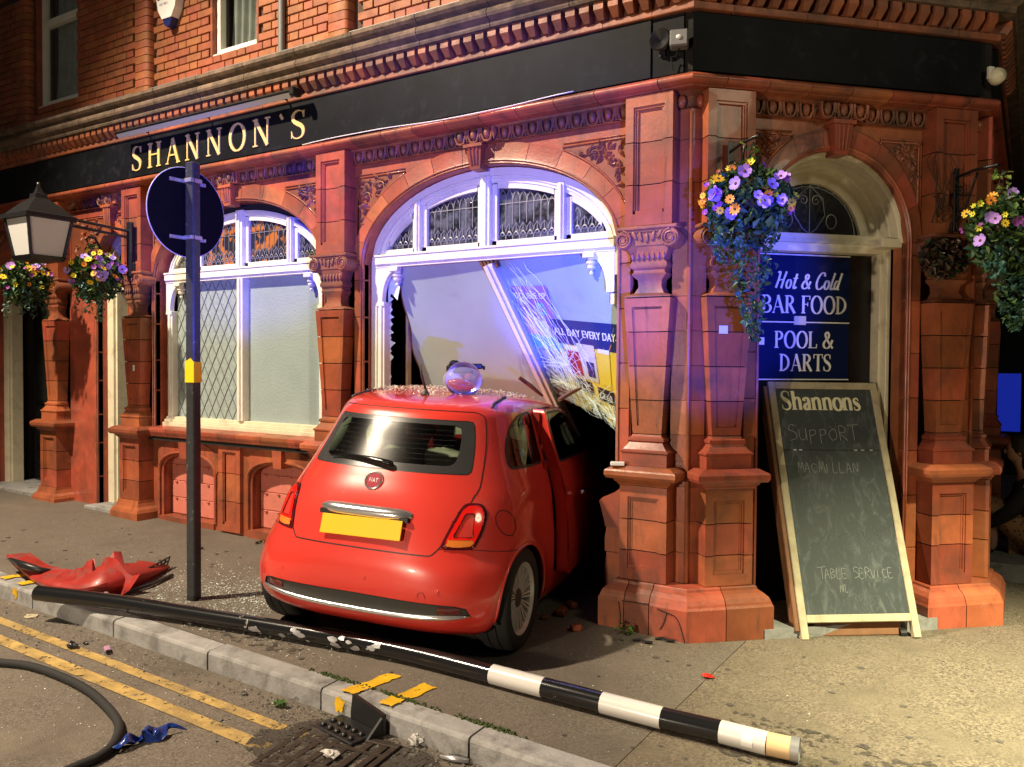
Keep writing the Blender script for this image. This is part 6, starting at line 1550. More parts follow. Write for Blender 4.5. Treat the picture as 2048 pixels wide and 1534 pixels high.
def petal_mesh(name, n, r, mat, cup=.25, wide=.5, eye=True):
    m = MB(); 
    for k in range(n):
        a = 2*math.pi*k/n; ca, sa = math.cos(a), math.sin(a); t = (-sa, ca)
        pts = [(0, 0, 0)]
        for f, w_ in ((.45, wide*.8), (.8, wide), (1.0, wide*.5)):
            for s in (-1, 1): pts.append((ca*r*f+t[0]*r*w_*s*.5, sa*r*f+t[1]*r*w_*s*.5, r*cup*f*f))
        m.add(pts, [(0, 1, 2), (1, 3, 4, 2), (3, 5, 6, 4)])
    m.cur = 1; m.ellipsoid((0, 0, r*.06), (r*.24, r*.24, r*.14), 8, 5); return m.mesh(name, [mat, 'flower_eye'])
FL = {'orange_daisy': petal_mesh('orange_daisy', 10, .028, 'petal_orange', .15, .40), 'yellow_daisy': petal_mesh('yellow_daisy', 9, .029, 'petal_yellow', .12, .42), 'lime_flower': petal_mesh('lime_flower', 6, .022, 'petal_lime', .5, .6), 'lilac_pansy': petal_mesh('lilac_pansy', 5, .036, 'petal_lilac', .3, .95), 'purple_flower': petal_mesh('purple_flower', 6, .022, 'petal_purple', .4, .7)}
def basket(loc, label, seed, rad, flowers, look, hang, tail=None, palette=GREEN, n=900, dark=0.0):
    rr = random.Random(seed); b = tag(empty('hanging_basket', loc), label, 'flower basket', 'hanging flower baskets')
    part('bowl', MB().lathe([(.001, -.17), (.08, -.16), (.14, -.11), (.165, -.04), (.17, .0), (.15, .0)], 18), 'coir', b, smooth=True)
    m = MB(); hk = V_(hang)-V_(loc)
    for k in range(3): a = 2.1*k+.4; m.tube([(.16*math.cos(a), .16*math.sin(a), 0), tuple(hk)], .003, 4)
    part('chains', m, 'cast_iron', b); b.children[-1]['kind'] = 'stuff'
    m = MB(); m.cols = []; leaf_blob(m, rr, (0, 0, .02), (rad*.95, rad*.95, rad*.72), n, palette); leaf_blob(m, rr, (0, 0, -.12), (rad*.85, rad*.85, rad*.6), n//2, TEAL+palette)
    for k in range(7):                 # trailing strands
        a = rr.uniform(0, 6.28); x, y = rad*.7*math.cos(a), rad*.7*math.sin(a); ln = rr.uniform(.18, .36)
        for i in range(22): leaf(m, rr, V_((x+rr.uniform(-.03, .03), y+rr.uniform(-.03, .03), -.12-ln*i/22)), rr.uniform(.025, .045), TEAL)
    for k in range(34): leaf(m, rr, hk*rr.uniform(.35, .95)+V_((rr.uniform(-.05, .05), rr.uniform(-.05, .05), 0)), rr.uniform(.03, .06), LIME+GREEN[:2])
    if tail:
        for k in range(300):
            t = rr.random()**.8; p = V_(tail[0]).lerp(V_(tail[1]), t); w_ = tail[2]*(1-t)**.7+.02; leaf(m, rr, p+V_((rr.uniform(-w_, w_), rr.uniform(-w_, w_), rr.uniform(-.03, .03))), rr.uniform(.03, .055), TEAL+GREEN[:2])
    fo = tag(part('foliage', m, 'leaf', b), kind='stuff')
    lk = V_(look)-V_(loc); lk.normalize()
    for k in range(flowers):
        nm = rr.choice(('yellow_daisy', 'orange_daisy', 'yellow_daisy', 'orange_daisy', 'lilac_pansy', 'purple_flower', 'lime_flower', 'purple_flower', 'lilac_pansy'))
        while True:
            v = V_((rr.gauss(0, 1), rr.gauss(0, 1), rr.gauss(0, 1))).normalized()
            if v.dot(lk) > .05 and v.z > -.55: break
        p = V_((v.x*rad*1.02, v.y*rad*1.02, v.z*rad*.8+.01)); q = (v*.6+lk*.8+V_((0, 0, .2))).normalized().to_track_quat('Z', 'Y').to_matrix().to_4x4(); s = rr.uniform(.7, 1.25); q = q @ Rx(rr.uniform(-.7, .7)) @ Ry(rr.uniform(-.7, .7))
        ob(nm, FL[nm], b, T(p) @ q @ Matrix.Scale(s, 4))
    return b
CAMV = (0, 0, 1.7)
pA = on_y(192, 548, 4.42); basket(tuple(pA), 'flower basket hanging under the lantern bracket, second from the left', 3, .24, 42, CAMV, (LX+.04, YW-.14-.43, 2.81))
pB = on_y(52, 560, 4.42); basket(tuple(pB), 'leftmost flower basket, behind the lantern panels', 8, .25, 42, CAMV, (pB.x-.02, pB.y, 3.0))
dbr = lambda u, v, z: tuple(DF @ V_((u, -v, z)))
cC = V_(dbr(.145, .46, 2.64)); basket(tuple(cC), 'full flower basket trailing ivy beside the corner door sign', 17, .26, 44, CAMV, dbr(.19, .44, 3.0), tail=((.0, .02, -.16), (.05, .0, -.80), .12))
cD = V_(dbr(1.90, .50, 2.56)); basket(tuple(cD), 'flower basket with dead stems on the far right pilaster', 12, .25, 30, CAMV, dbr(1.88, .48, 2.93), tail=((.02, 0, -.12), (.05, .0, -.62), .14))
for u, zt, lab in ((.205, 3.02, 'black iron basket bracket on the pilaster left of the corner door'), (1.84, 2.95, 'black iron basket bracket on the far right pilaster')):
    br_ = tag(empty('basket_bracket', mat=DF @ T((u, 0, 0))), lab, 'bracket', 'iron basket brackets')
    part('wall_plate', MB().box(-.02, .02, -.145, -.131, zt-.36, zt+.06, .004), 'cast_iron', br_); part('arm', MB().tube([(0, -.14, zt), (-.01, -.30, zt+.01), (-.015, -.50, zt)], .010, 8), 'cast_iron', br_, smooth=True); part('scroll', MB().tube([(0, -.14, zt-.30), (0, -.22, zt-.22), (-.005, -.30, zt-.06), (-.01, -.33, zt-.01)], .008, 6).tube([(0, -.17+.04*math.cos(t*.5)*(1-t/22), zt-.10+.04*math.sin(t*.5)*(1-t/22)) for t in range(20)], .005, 5), 'cast_iron', br_, smooth=True)
rr = random.Random(40); tw = tag(empty('dead_creeper', mat=DF), 'dead brown creeper stems clinging to the far right pilaster', 'creeper')
for k in range(9):
    u = 1.75+rr.uniform(-.12, .12); z = rr.uniform(2.45, 2.75); pts = []
    for i in range(8): pts.append((u, -.14-rr.uniform(0, .03), z)); u += rr.uniform(-.05, .06); z += rr.uniform(.0, .12)
    part('stem', MB().tube(pts, [.006*(1-i/9) for i in range(8)], 5), 'twig', tw, smooth=True)
m = MB(); m.cols = []; leaf_blob(m, rr, (1.70, -.20, 2.40), (.18, .07, .13), 420, [(.045, .020, .012), (.03, .015, .01), (.05, .03, .018), (.02, .03, .012)]); tag(part('withered_leaves', m, 'leaf', tw), kind='stuff')
# ---- fittings on the front
al = tag(empty('alarm_box', mat=MF @ T((-7.045, 0, 5.16)) @ Rx(R_(0))), 'white shield-shaped burglar alarm box on the upper brick wall', 'alarm box')
part('cover', MB().prism([(-.15, .16), (.15, .16), (.165, .06), (.13, -.10), (.07, -.19), (-.07, -.19), (-.13, -.10), (-.165, .06)], 'y', -.085, -.0), 'alarm_white', al); part('base', MB().prism([(-.072, -.188), (.072, -.188), (.04, -.255), (0, -.275), (-.04, -.255)], 'y', -.075, -.005), 'alarm_blue', al)
m = MB(); write_sans(m, 'DK', .085, lambda x, z, d: (x, -.0855-d, z), x0=-.135, z0=.0, sx=.8, bold=.003); write_sans(m, 'ALARMS', .052, lambda x, z, d: (x, -.0855-d, z), x0=-.02, z0=.0, sx=.8, bold=.001); write_sans(m, '0121 430 3', .03, lambda x, z, d: (x, -.0855-d, z), x0=-.10, z0=-.06, sx=.9); part('printing', m, 'alarm_blue', al)
sl_ = tag(empty('strip_light', mat=MF), 'long black strip light fitting over the gold sign lettering', 'light fitting')
part('housing', MB().prism([(-.325, 3.885), (-.29, 3.85), (-.245, 3.865), (-.245, 3.905), (-.31, 3.905)], 'x', -7.52, -5.10), 'cast_iron', sl_); part('diffuser', MB().prism([(-.318, 3.872), (-.29, 3.838), (-.262, 3.852)], 'x', -7.50, -5.12), 'diffuser_grey', sl_)
for x in (-7.2, -6.3, -5.3): part('arm', MB().tube([(x, -.15, 3.885), (x, -.26, 3.885)], .010, 6), 'cast_iron', sl_)
part('end_cap', MB().box(-5.10, -5.05, -.335, -.24, 3.845, 3.91, .006), 'cast_iron', sl_)
hn = tag(empty('siren_horn', mat=MF @ T((-1.975, -.14, 3.70))), 'round black horn on the fascia corner panel', 'horn')
part('bell', MB().lathe([(.0, -.03), (.03, -.05), (.062, -.07), (.070, -.06), (.055, -.02), (.05, 0)], 22, 'y'), 'plastic_black', hn, smooth=True, angle=40); part('bracket', MB().box(-.02, .02, -.02, 0, -.09, -.05), 'plastic_black', hn)
fl2 = tag(empty('floodlight', mat=MF @ T((-1.865, -.15, 3.675)) @ Rz(R_(18))), 'small floodlight with white lens on the fascia corner panel', 'floodlight')
part('case', MB().box(-.055, .055, -.09, 0, -.05, .05, .008), 'lead_grey', fl2); part('lens', MB().box(-.047, .047, -.094, -.089, -.042, .042), 'galvanised', fl2); part('sensor', MB().ellipsoid((-.0, -.096, .0), (.018, .008, .014), 10, 7), 'alarm_white', fl2, smooth=True); part('cable', MB().tube([(.0, -.04, -.05), (-.02, -.05, -.10), (-.05, -.02, -.09), (-.04, 0, -.17)], .005, 5), 'plastic_black', fl2)
bl = tag(empty('bulkhead_lamp', mat=DF @ T((DL+.03, -.17, 3.62))), 'cream round bulkhead lamp at the right end of the fascia', 'lamp'); part('dish', MB().lathe([(.0, -.07), (.04, -.06), (.055, -.03), (.058, 0)], 18, 'y'), 'cream_paint', bl, smooth=True); part('stem', MB().box(-.06, -.02, -.02, .0, -.02, .06), 'white_paint', bl)
wr = MB(); 
for i in range(30): wr.v and None
part('loose_cable', MB().tube([(-5.1+i*.12, -.186-.004*math.sin(i), 3.478+.012*math.sin(i*.35)) for i in range(22)], .004, 5), 'white_paint', pub, MF, smooth=True)
st_l = tag(part('paper_sticker', MB().box(-.03, .03, -.002, 0, -.025, .025), 'poster_white', None, DF @ T((.175, -.128, 1.915))), 'white square sticker on the pilaster left of the door', 'sticker')
tag(part('paper_sticker', MB().box(-.018, .018, -.002, 0, -.03, .03), 'poster_white', None, MF @ T((-7.54, -.116, 1.62))), 'small white notice stuck on the pilaster below the lantern', 'sticker')
ck = tag(part('cigarette_packet', MB().box(-.045, .045, -.028, .028, 0, .022, .003), 'poster_white', None, T((-2.23, 4.80, 1.046)) @ Rz(.4)), 'small white packet lying on the corner pilaster ledge', 'packet')
# ---- chalkboard leaning in the doorway
a_, b_ = on_g(1603, 1280), on_g(1842, 1277); e_ = (b_-a_); bw = e_.length; e_.normalize(); n_ = V_((-e_.y, e_.x, 0)).normalized(); th = R_(21.0); BH = 1.70
u_ = n_*math.sin(th)+V_((0, 0, 1))*math.cos(th); f_ = e_.cross(u_).normalized()
BMt = Matrix(((e_.x, -f_.x, u_.x, a_.x), (e_.y, -f_.y, u_.y, a_.y), (e_.z, -f_.z, u_.z, gz(a_.x)), (0, 0, 0, 1)))
if BMt.to_3x3().determinant() < 0: f_ = -f_; BMt = Matrix(((e_.x, -f_.x, u_.x, a_.x), (e_.y, -f_.y, u_.y, a_.y), (e_.z, -f_.z, u_.z, gz(a_.x)), (0, 0, 0, 1)))
cb = tag(empty('chalkboard', mat=BMt), 'tall wooden framed chalkboard headed Shannons leaning in the corner doorway', 'chalkboard')
t_ = .048
for x0, x1, z0, z1 in ((0, t_, 0, BH), (bw-t_, bw, 0, BH), (t_, bw-t_, BH-t_, BH), (t_, bw-t_, .10, .10+t_)): part('frame_rail', MB().box(x0, x1, -.012, .030, z0, z1, .004), 'timber_pale', cb)
part('board', MB().box(t_, bw-t_, .0, .014, .10+t_, BH-t_), 'chalkboard', cb)
part('rear_leaf', MB().box(-.03, bw-.09, .05, .085, .02, BH-.02, .006), 'timber_brown', cb); part('hinge_side', MB().box(-.03, -.002, .0, .05, .05, BH-.03, .004), 'timber_brown', cb)
fm = lambda x0, z0: (lambda x, z, d: (x0+x, -d, z0+z))
m = MB(); s, wd = layout('Shannons', 'serif', .135, .01, Tk=.20, t=.07, sx=1.0); k = (bw-.22)/wd; s, wd = layout('Shannons', 'serif', .135, .01, Tk=.20, t=.07, sx=k); write(m, s, fm((bw-wd)/2-.03, 1.50), 0, .0015); part('heading', m, 'chalk_cream', cb)
m = MB(); s, wd = layout('SUPPORT', 'hand', .115, wt=.5); write(m, s, fm(.10, 1.285), 0, .001); part('chalk_writing', m, 'chalk', cb)
for tx, h, tr2, wt, x, z in (('MACMILLAN', .085, -.05, .6, .13, 1.06), ('TABLE SERVICE', .075, -.10, .55, .17, .37), ('NL', .055, -.05, .7, .30, .285)): m = MB(); s, wd = layout(tx, 'hand', h, tr2, wt=wt); write(m, s, fm(x, z), 0, .001); part('chalk_writing', m, 'chalk', cb)
for tx, x, z, h in (('CO EE', .25, .98, .07), ('T L B NIN', .12, .86, .075), ('T', .09, .78, .05), ('PEOPLE U SU', .28, .62, .06), ('COME IN S', .33, .53, .055), ('SUN ROAST', .25, .20, .06)): m = MB(); s, wd = layout(tx, 'hand', h, -.05, wt=.6); write(m, s, fm(x, z), 0, .001); tag(part('chalk_smear', m, 'chalk_faint', cb), kind='stuff')
m = MB().box(t_, bw-t_, -.001, .002, 1.215, 1.219); part('board_crack', m, 'joint_dark', cb)
for x in (.12, .16, .55, .60, .66): part('staple', MB().box(x, x+.022, -.003, 0, 1.214, 1.220), 'galvanised', cb)
part('castor', MB().lathe([(.0, -.02), (.035, -.02), (.035, .02), (0, .02)], 14, 'x', (bw-.09, .06, .03)), 'plastic_black', cb)
# ---- felled black and white pole
pp = [(75, 1190), (230, 1208), (390, 1230), (600, 1264), (800, 1302), (985, 1348), (1088, 1375), (1205, 1405), (1325, 1436), (1442, 1463), (1535, 1487), (1582, 1497)]
pts = []
for x, y in pp: p = on_g(x, y, .060); pts.append(p)
for k in (0, 1): pts[k] = V_((pts[k].x, pts[k].y, pts[k].z+.012))
pl_ = tag(empty('fallen_pole'), 'felled black pole with white bands lying across the pavement', 'pole'); r0 = .050
part('black_tube', MB().tube(crom([tuple(p) for p in pts[:6]], 5), r0, 20), 'pole_black', pl_, smooth=True, angle=40)
for k, (i, mt) in enumerate(((5, 'pole_white'), (6, 'pole_black'), (7, 'pole_white'), (8, 'pole_black'), (9, 'pole_white'))): part('white_band' if mt == 'pole_white' else 'black_band', MB().tube([pts[i], pts[i+1]], r0+.001 if mt == 'pole_white' else r0, 20), mt, pl_, smooth=True, angle=40)
part('bare_end', MB().tube([pts[10], pts[11]], r0-.001, 20), 'pole_cream', pl_, smooth=True, angle=40)
part('end_sleeve', MB().tube([pts[11], pts[11]+(pts[11]-pts[10]).normalized()*.035], r0+.002, 20, cap=False).tube([pts[11], pts[11]+(pts[11]-pts[10]).normalized()*.035], r0-.004, 20, cap=False), 'galvanised', pl_, smooth=True)
q0 = pts[9].lerp(pts[10], .62); dd = (pts[10]-pts[9]).normalized(); vv = (CAM_P-q0).normalized(); vv = (vv-dd*vv.dot(dd)).normalized(); ww = dd.cross(vv)
m = MB().grid(lambda u, v: q0+dd*(.05*u-.025)+(vv*math.cos((v-.5)*1.1+.2)+ww*math.sin((v-.5)*1.1+.2))*(r0+.0022), 2, 8); part('maker_label', m, 'poster_white', pl_, smooth=True)
m = MB(); rs = random.Random(6)
for k in range(26):
    t = rs.uniform(.50, .78); i = int(t*5); f = t*5-i; c = pts[i].lerp(pts[i+1], f); dd = (pts[i+1]-pts[i]).normalized(); vv = (CAM_P-c).normalized(); vv = (vv-dd*vv.dot(dd)).normalized(); ww = dd.cross(vv); a0 = rs.uniform(-.2, 1.0); n_p = 7; sz = rs.uniform(.008, .03)
    o = [c+dd*(sz*math.cos(6.28*j/n_p)*rs.uniform(.6, 1.6))+(vv*math.cos(a0+sz*.6/r0*math.sin(6.28*j/n_p))+ww*math.sin(a0+sz*.6/r0*math.sin(6.28*j/n_p)))*(r0+.0018) for j in range(n_p)]; m.add(o, [tuple(range(n_p))])
tag(part('paint_scrapes', m, 'galvanised', pl_), kind='stuff')
# ---- torn bumper skin on the pavement
bs = tag(empty('torn_bumper'), 'torn red front bumper skin lying on the pavement by the kerb', 'car part'); 
bl_ = [on_g(18, 1118), on_g(70, 1168), on_g(150, 1190), on_g(215, 1190), on_g(280, 1170), on_g(332, 1140)]
top = [.20, .20, .23, .30, .22, .10]; cx_, cy_ = on_g(190, 1130).x, on_g(190, 1130).y
jag = [0, 0, .0, .01, .02, .04, .07, -.03, .02, .06, -.04, -.05, -.06, -.04, -.02, 0]
base_c = crom([tuple(p) for p in bl_], 8); hts = crom([(h,) for h in (.05, .09, .10, .19, .15, .05)], 8); nB = len(base_c)
def bsk(u, v):
    i = min(nB-1, int(round(u*(nB-1)))); p = V_(base_c[i]); h = hts[i][0]+(jag[(i//3) % len(jag)] if v > .9 and 6 < i < nB-6 else 0)*.9
    inw = V_((cx_, cy_, p.z))-p; inw.z = 0; inw = inw*.30
    return p+V_((0, 0, .006+max(.02, h)*v**.8))+inw*(v**2*.8)-inw*(.25*math.sin(v*3.1))
part('skin', MB().grid(bsk, nB-1, 8), 'bumper_scuffed', bs, smooth=True, angle=24); part('inner_face', MB().grid(lambda u, v: bsk(u, v)+V_((.004, .010, -.002)), nB-1, 8), 'car_red_inner', bs, smooth=True)
gm_ = MB(); g0_, g1_ = V_(base_c[nB-13])+V_((-.03, .09, .03)), V_(base_c[nB-2])+V_((-.05, .06, .03))
for k in range(3): gm_.tube([lerp(g0_, g1_, t)+V_((.0, .012*k, .028*k)) for t in (0, .5, 1)], .007, 5)
for k in range(9): gm_.tube([lerp(g0_, g1_, k/8)+V_((0, 0, -.006)), lerp(g0_, g1_, k/8)+V_((0, .026, .062))], .006, 5)
part('grille_mesh', gm_, 'plastic_black', bs); part('torn_flap', MB().grid(lambda u, v: V_(base_c[nB//2])+V_((-.10+.30*u, .10+.08*v+.05*u, .02+.19*v*(1-.5*u)+.03*math.sin(u*7))), 8, 4), 'bumper_scuffed', bs, smooth=True)
part('splitter_strip', MB().tube([on_g(250, 1186, .015), on_g(300, 1170, .02), on_g(345, 1150, .015)], .014, 5), 'plastic_black', bs); part('arch_end', MB().tube([on_g(20, 1118, .10), on_g(45, 1130, .12), on_g(80, 1140, .10), on_g(105, 1142, .08)], [.012, .03, .022, .012], 7), 'plastic_black', bs, smooth=True); part('bracket_scrap', MB().ellipsoid(tuple(on_g(212, 1192, .03)), (.03, .022, .03), 8, 6), 'galvanised', bs)
# ---- lamp unit thrown onto the roof
kk = np.argmin((P_all[:, 0]-.97)**2+(P_all[:, 1]+.185)**2+np.where(P_all[:, 2] > 1.3, 0, 9)); hp_ = CM @ V_(P_all[kk])
look = (CAM_P-hp_); look.z = 0; look.normalize(); side = V_((look.y, -look.x, 0)); side = V_((-look.y, look.x, 0))
HM = Matrix(((side.x, look.x, 0, hp_.x), (side.y, look.y, 0, hp_.y), (0, 0, 1, hp_.z+.092), (0, 0, 0, 1))) @ Matrix.Scale(1.32, 4)
hl = tag(empty('broken_headlamp', mat=HM), 'broken headlamp unit with clear lens lying on the car roof', 'headlamp')
part('lens', MB().ellipsoid((0, .02, .0), (.104, .060, .064), 22, 14), 'lens_haze', hl, smooth=True); part('reflector', MB().lathe([(.0, -.01), (.06, .02), (.085, .05), (.090, .055)], 24, 'y', (0, -.03, .0), cap=False), 'chrome', hl, Ry(R_(-12)), smooth=True)
part('red_bowl', MB().ellipsoid((-.008, .040, -.026), (.070, .030, .028), 18, 10), 'badge_red', hl, Ry(R_(10)), smooth=True)
part('housing', MB().box(-.085, .07, -.05, .0, .03, .078, .012).box(-.07, -.02, -.06, .01, .07, .096, .01).box(.02, .095, -.05, .0, .052, .080, .006).tube([(.07, -.03, .07), (.105, -.02, .062), (.10, -.02, .05)], .008, 5), 'plastic_black', hl)
# ---- hose and gutter litter
hs = [(-60, 1322), (0, 1325), (60, 1332), (120, 1352), (175, 1380), (215, 1415), (238, 1450), (228, 1486), (200, 1512), (160, 1530), (110, 1552)]
hz = tag(part('hose', MB().tube(crom([tuple(on_g(x, y, -.112+.022)) for x, y in hs], 6), .022, 12), 'rubber', smooth=True), 'thick black hose curving across the road surface', 'hose')
def crumple(name, px, py, off, size, mat, label, cat, seed, flat=.5, n=18, group=None):
    rr = random.Random(seed); c = on_g(px, py, off); m = MB(); nn, mm_ = 12, 7
    o = []
    for j in range(mm_+1):
        ph = math.pi*j/mm_
        for i in range(nn):
            t = 2*math.pi*i/nn; k = rr.uniform(.55, 1.25); o.append((c.x+size*math.sin(ph)*math.cos(t)*k, c.y+size*.7*math.sin(ph)*math.sin(t)*k, c.z+size*flat*(math.cos(ph)*k+.75)))
    f = [(j*nn+i, (j+1)*nn+i, (j+1)*nn+(i+1) % nn, j*nn+(i+1) % nn) for j in range(mm_) for i in range(nn)]; m.add(o, f)
    x = tag(part(name, m, mat), label, cat); 
    if group: x['group'] = group
    return x
rag = MB(); rq = random.Random(77); c0, c1 = on_g(246, 1494, -.11), on_g(336, 1474, -.11)
rag.grid(lambda u, v: lerp(c0, c1, u)+V_((.02*math.sin(v*9+u*5), 0.19*(v-.5)*(.4+.6*abs(math.sin(u*4.2+.6))), .012+.045*abs(math.sin(u*6.2))*abs(math.sin(v*4.4+u*2))+.012*math.sin(u*17+v*6))), 26, 14)
tag(part('plastic_wrapper', rag, 'plastic_navy', smooth=True), 'crumpled shiny blue wrapper on the road beside the hose', 'wrapper')
bt = on_g(706, 1462, -.11); tr_ = tag(empty('black_plastic_tray', mat=T((bt.x, bt.y-.01, gz(bt.x)-.108)) @ Rz(R_(-10))), 'broken black plastic tray with studs leaning on the kerb', 'car part')
part('tray_floor', MB().box(-.17, .13, -.10, .07, .0, .014, .003), 'plastic_black', tr_); part('upright_wall', MB().prism([(-.11, .0), (.15, .0), (.15, .10), (-.09, .135)], 'y', .072, .09), 'plastic_black', tr_); part('end_wall', MB().prism([(-.02, .0), (.085, .0), (.085, .095)], 'x', .13, .145), 'plastic_black', tr_)
for i in range(5):
    for j in range(2): part('stud', MB().lathe([(.0, .030), (.014, .026), (.018, .014)], 10, 'z', (-.13+i*.055, -.07+j*.06, 0)), 'plastic_black', tr_, smooth=True)
crumple('black_scrap', 145, 1296, -.11, .045, 'plastic_black', 'black plastic scrap on the near yellow line', 'debris', 1, .5); crumple('black_scrap', 172, 1288, -.11, .018, 'plastic_black', 'tiny black scrap just right of a larger one on the yellow line', 'debris', 2)
crumple('paper_ball', 832, 1490, -.11, .04, 'crumpled_paper', 'crumpled white paper by the kerb below the fallen pole', 'litter', 4, .7); crumple('paper_ball', 1000, 1520, -.11, .055, 'clear_plastic', 'crumpled clear plastic at the bottom kerb joint', 'litter', 5, .8); crumple('paper_scrap', 660, 1512, -.10, .045, 'crumpled_paper', 'torn pale paper lying on the drain grate', 'litter', 6, .35)
crumple('dirt_clod', 488, 1389, -.11, .022, 'scrap_grey', 'small dark clod on the road under the kerb', 'debris', 7); crumple('paper_scrap', 553, 1408, -.11, .03, 'crumpled_paper', 'torn pale scrap by the kerb left of the drain', 'litter', 9, .2); crumple('flattened_card', 62, 1232, -.11, .06, 'timber_pale', 'flattened tan card in the gutter by the yellow kerb marks', 'litter', 10, .06)
lg = on_g(215, 1304, -.11); lt = tag(empty('pink_lighter', mat=T((lg.x, lg.y, gz(lg.x)-.104)) @ Rz(R_(-25))), 'small pink and white packet on the road between yellow lines', 'packet'); part('body', MB().box(-.045, .03, -.016, .016, 0, .02, .004), 'plastic_pink', lt); part('cap', MB().box(.031, .05, -.014, .014, 0, .018, .003), 'plastic_black', lt)
tb = tag(part('metal_tube', MB().tube([on_g(880, 1512, -.095), on_g(905, 1517, -.095), on_g(937, 1522, -.095)], [.006, .014, .012], 8), 'galvanised', smooth=True), 'short dull metal tube lying in the gutter', 'debris')
rp_ = on_g(1417, 1355); tag(part('red_petal', MB().grid(lambda u, v: (rp_.x+.07*(u-.5), rp_.y+.035*(v-.5)*math.sin(math.pi*u)**.5*2, rp_.z+.008+.006*math.sin(u*3+v*2)), 8, 6), 'lamp_red', smooth=True), 'red plastic fragment lying on the right-hand pavement', 'debris')
for k, (x, y, l) in enumerate(((395, 1095, 'short black chain scrap behind the sign post'), (1285, 1283, 'dark curled scrap at the foot of the corner plinth'), (1330, 1280, 'small dark scrap against the corner plinth base'))):
    c = on_g(x, y, .01); tag(part('scrap_strip', MB().tube([c+V_((-.06, -.01, 0)), c+V_((-.02, .012, .006)), c+V_((.02, -.006, .004)), c+V_((.06, .012, .002))], .009, 5), 'plastic_black'), l, 'debris')
# scattered glass grit (nobody could count it)
m = MB(); rg = random.Random(31)
def grit(x, y, off, s): 
    c = V_((x, y, gz(x)+off+s*.4)); q = [c+V_((rg.uniform(-s, s), rg.uniform(-s, s), rg.uniform(-s, s)*.5)) for _ in range(4)]; m.add(q, [(0, 1, 2), (0, 2, 3), (0, 1, 3), (1, 2, 3)])
for i in range(6500):
    x = rg.gauss(-4.45, .55); y = rg.gauss(3.72, .30)
    if y > 3.14 and not (-2.4 > x > -4.15 and y > 3.55): grit(x, y, 0, rg.uniform(.0025, .0085))
for i in range(1500):
    x, y = rg.uniform(-7.5, -.5), rg.uniform(3.15, 4.6)
    if rg.random() < .55: grit(x, y, 0, rg.uniform(.002, .005))
for i in range(1500): x, y = rg.uniform(-6.5, -1.5), rg.uniform(1.9, 2.95); grit(x, y, -.11, rg.uniform(.002, .005))
tag(part('broken_glass', m, 'glass_crumbs'), 'shattered glass grit scattered over pavement and road', 'glass', kind='stuff')
m = MB()
for i in range(900):
    x = rg.uniform(-3.4, -1.6); y = KY0-abs(rg.gauss(0, .12))-.01; grit(x, y, -.11, rg.uniform(.003, .012))
for i in range(500): x = rg.uniform(-2.3, 1.2); y = rg.uniform(4.35, 4.72) if x < -1.72 else 4.72+(x+1.72)*1.0-rg.uniform(0, .25)-.0; grit(x, y-.03, 0, rg.uniform(.002, .008))
for i in range(900): x, y = rg.uniform(-6.5, -2.2), KY0-.02-abs(rg.gauss(0, .22)); grit(x, y, -.11, rg.choice((.003, .004, .005, .012)))
for i in range(260): x, y = rg.uniform(-7.5, -.5), rg.uniform(3.15, 4.55); grit(x, y, 0, rg.uniform(.003, .007))
tag(part('grit', m, 'scrap_grey'), 'dark grit and dirt gathered along kerb and walls', 'grit', kind='stuff')
# rubble where the wall went in
rb = random.Random(13)
for i in range(7):
    x, y = rb.uniform(-2.75, -2.25), rb.uniform(4.45, 5.15); s = rb.uniform(.02, .055); o = tag(part('brick_rubble', MB().box(-s, s, -s*.7, s*.7, 0, s*1.1, s*.3), 'terracotta_recess', None, T((x, y, gz(x))) @ Rz(rb.uniform(0, 3))), 'lump of broken terracotta rubble on the ground right of the car', 'rubble', 'terracotta rubble by the car')
# weeds and leaf litter
def weed(px, py, off, label, seed, s=.05, n=26):
    rr = random.Random(seed); c = on_g(px, py, off); m = MB(); m.cols = []
    for i in range(n): leaf(m, rr, c+V_((rr.uniform(-s, s), rr.uniform(-s*.6, s*.6), rr.uniform(.005, s*1.3))), rr.uniform(.02, .04), [(.06, .13, .02), (.09, .17, .03), (.04, .09, .02)])
    w_ = tag(empty('weed'), label, 'weed', 'weeds at the wall and kerb'); part('leaves', m, 'leaf', w_); part('stem', MB().tube([c, c+V_((0, 0, s))], .003, 5), 'twig', w_)
weed(1250, 1268, 0, 'small green weed at the left foot of the corner plinth', 1); weed(1515, 1170, .0, 'pale weed growing between corner plinth and chalkboard', 2, .09, 40); weed(560, 1415, -.11, 'tiny weed in the gutter left of the drain', 3, .03, 16)
m = MB(); rr = random.Random(9)
for x0 in (-3.03, -2.105, -2.6): 
    for i in range(120): x = x0+rr.gauss(0, .09); grit_y = KY1+rr.uniform(-.004, .03); m.box(x-.004, x+.004, grit_y-.004, grit_y+.004, gz(x), gz(x)+rr.uniform(.004, .012))
tag(part('moss_line', m, 'moss'), 'green moss growing along the back of the kerb', 'moss', kind='stuff')
m = MB(); m.cols = []
for i in range(90): x = rr.uniform(-5.75, -5.2); leaf(m, rr, V_((x, 4.95-abs(rr.gauss(0, .05)), gz(x)+.012)), rr.uniform(.02, .045), [(.16, .07, .025), (.22, .12, .05), (.10, .05, .02), (.07, .09, .03)])
tag(part('leaf_litter', m, 'leaf'), 'dry brown leaves gathered at the foot of the cellar wall', 'leaves', kind='stuff')
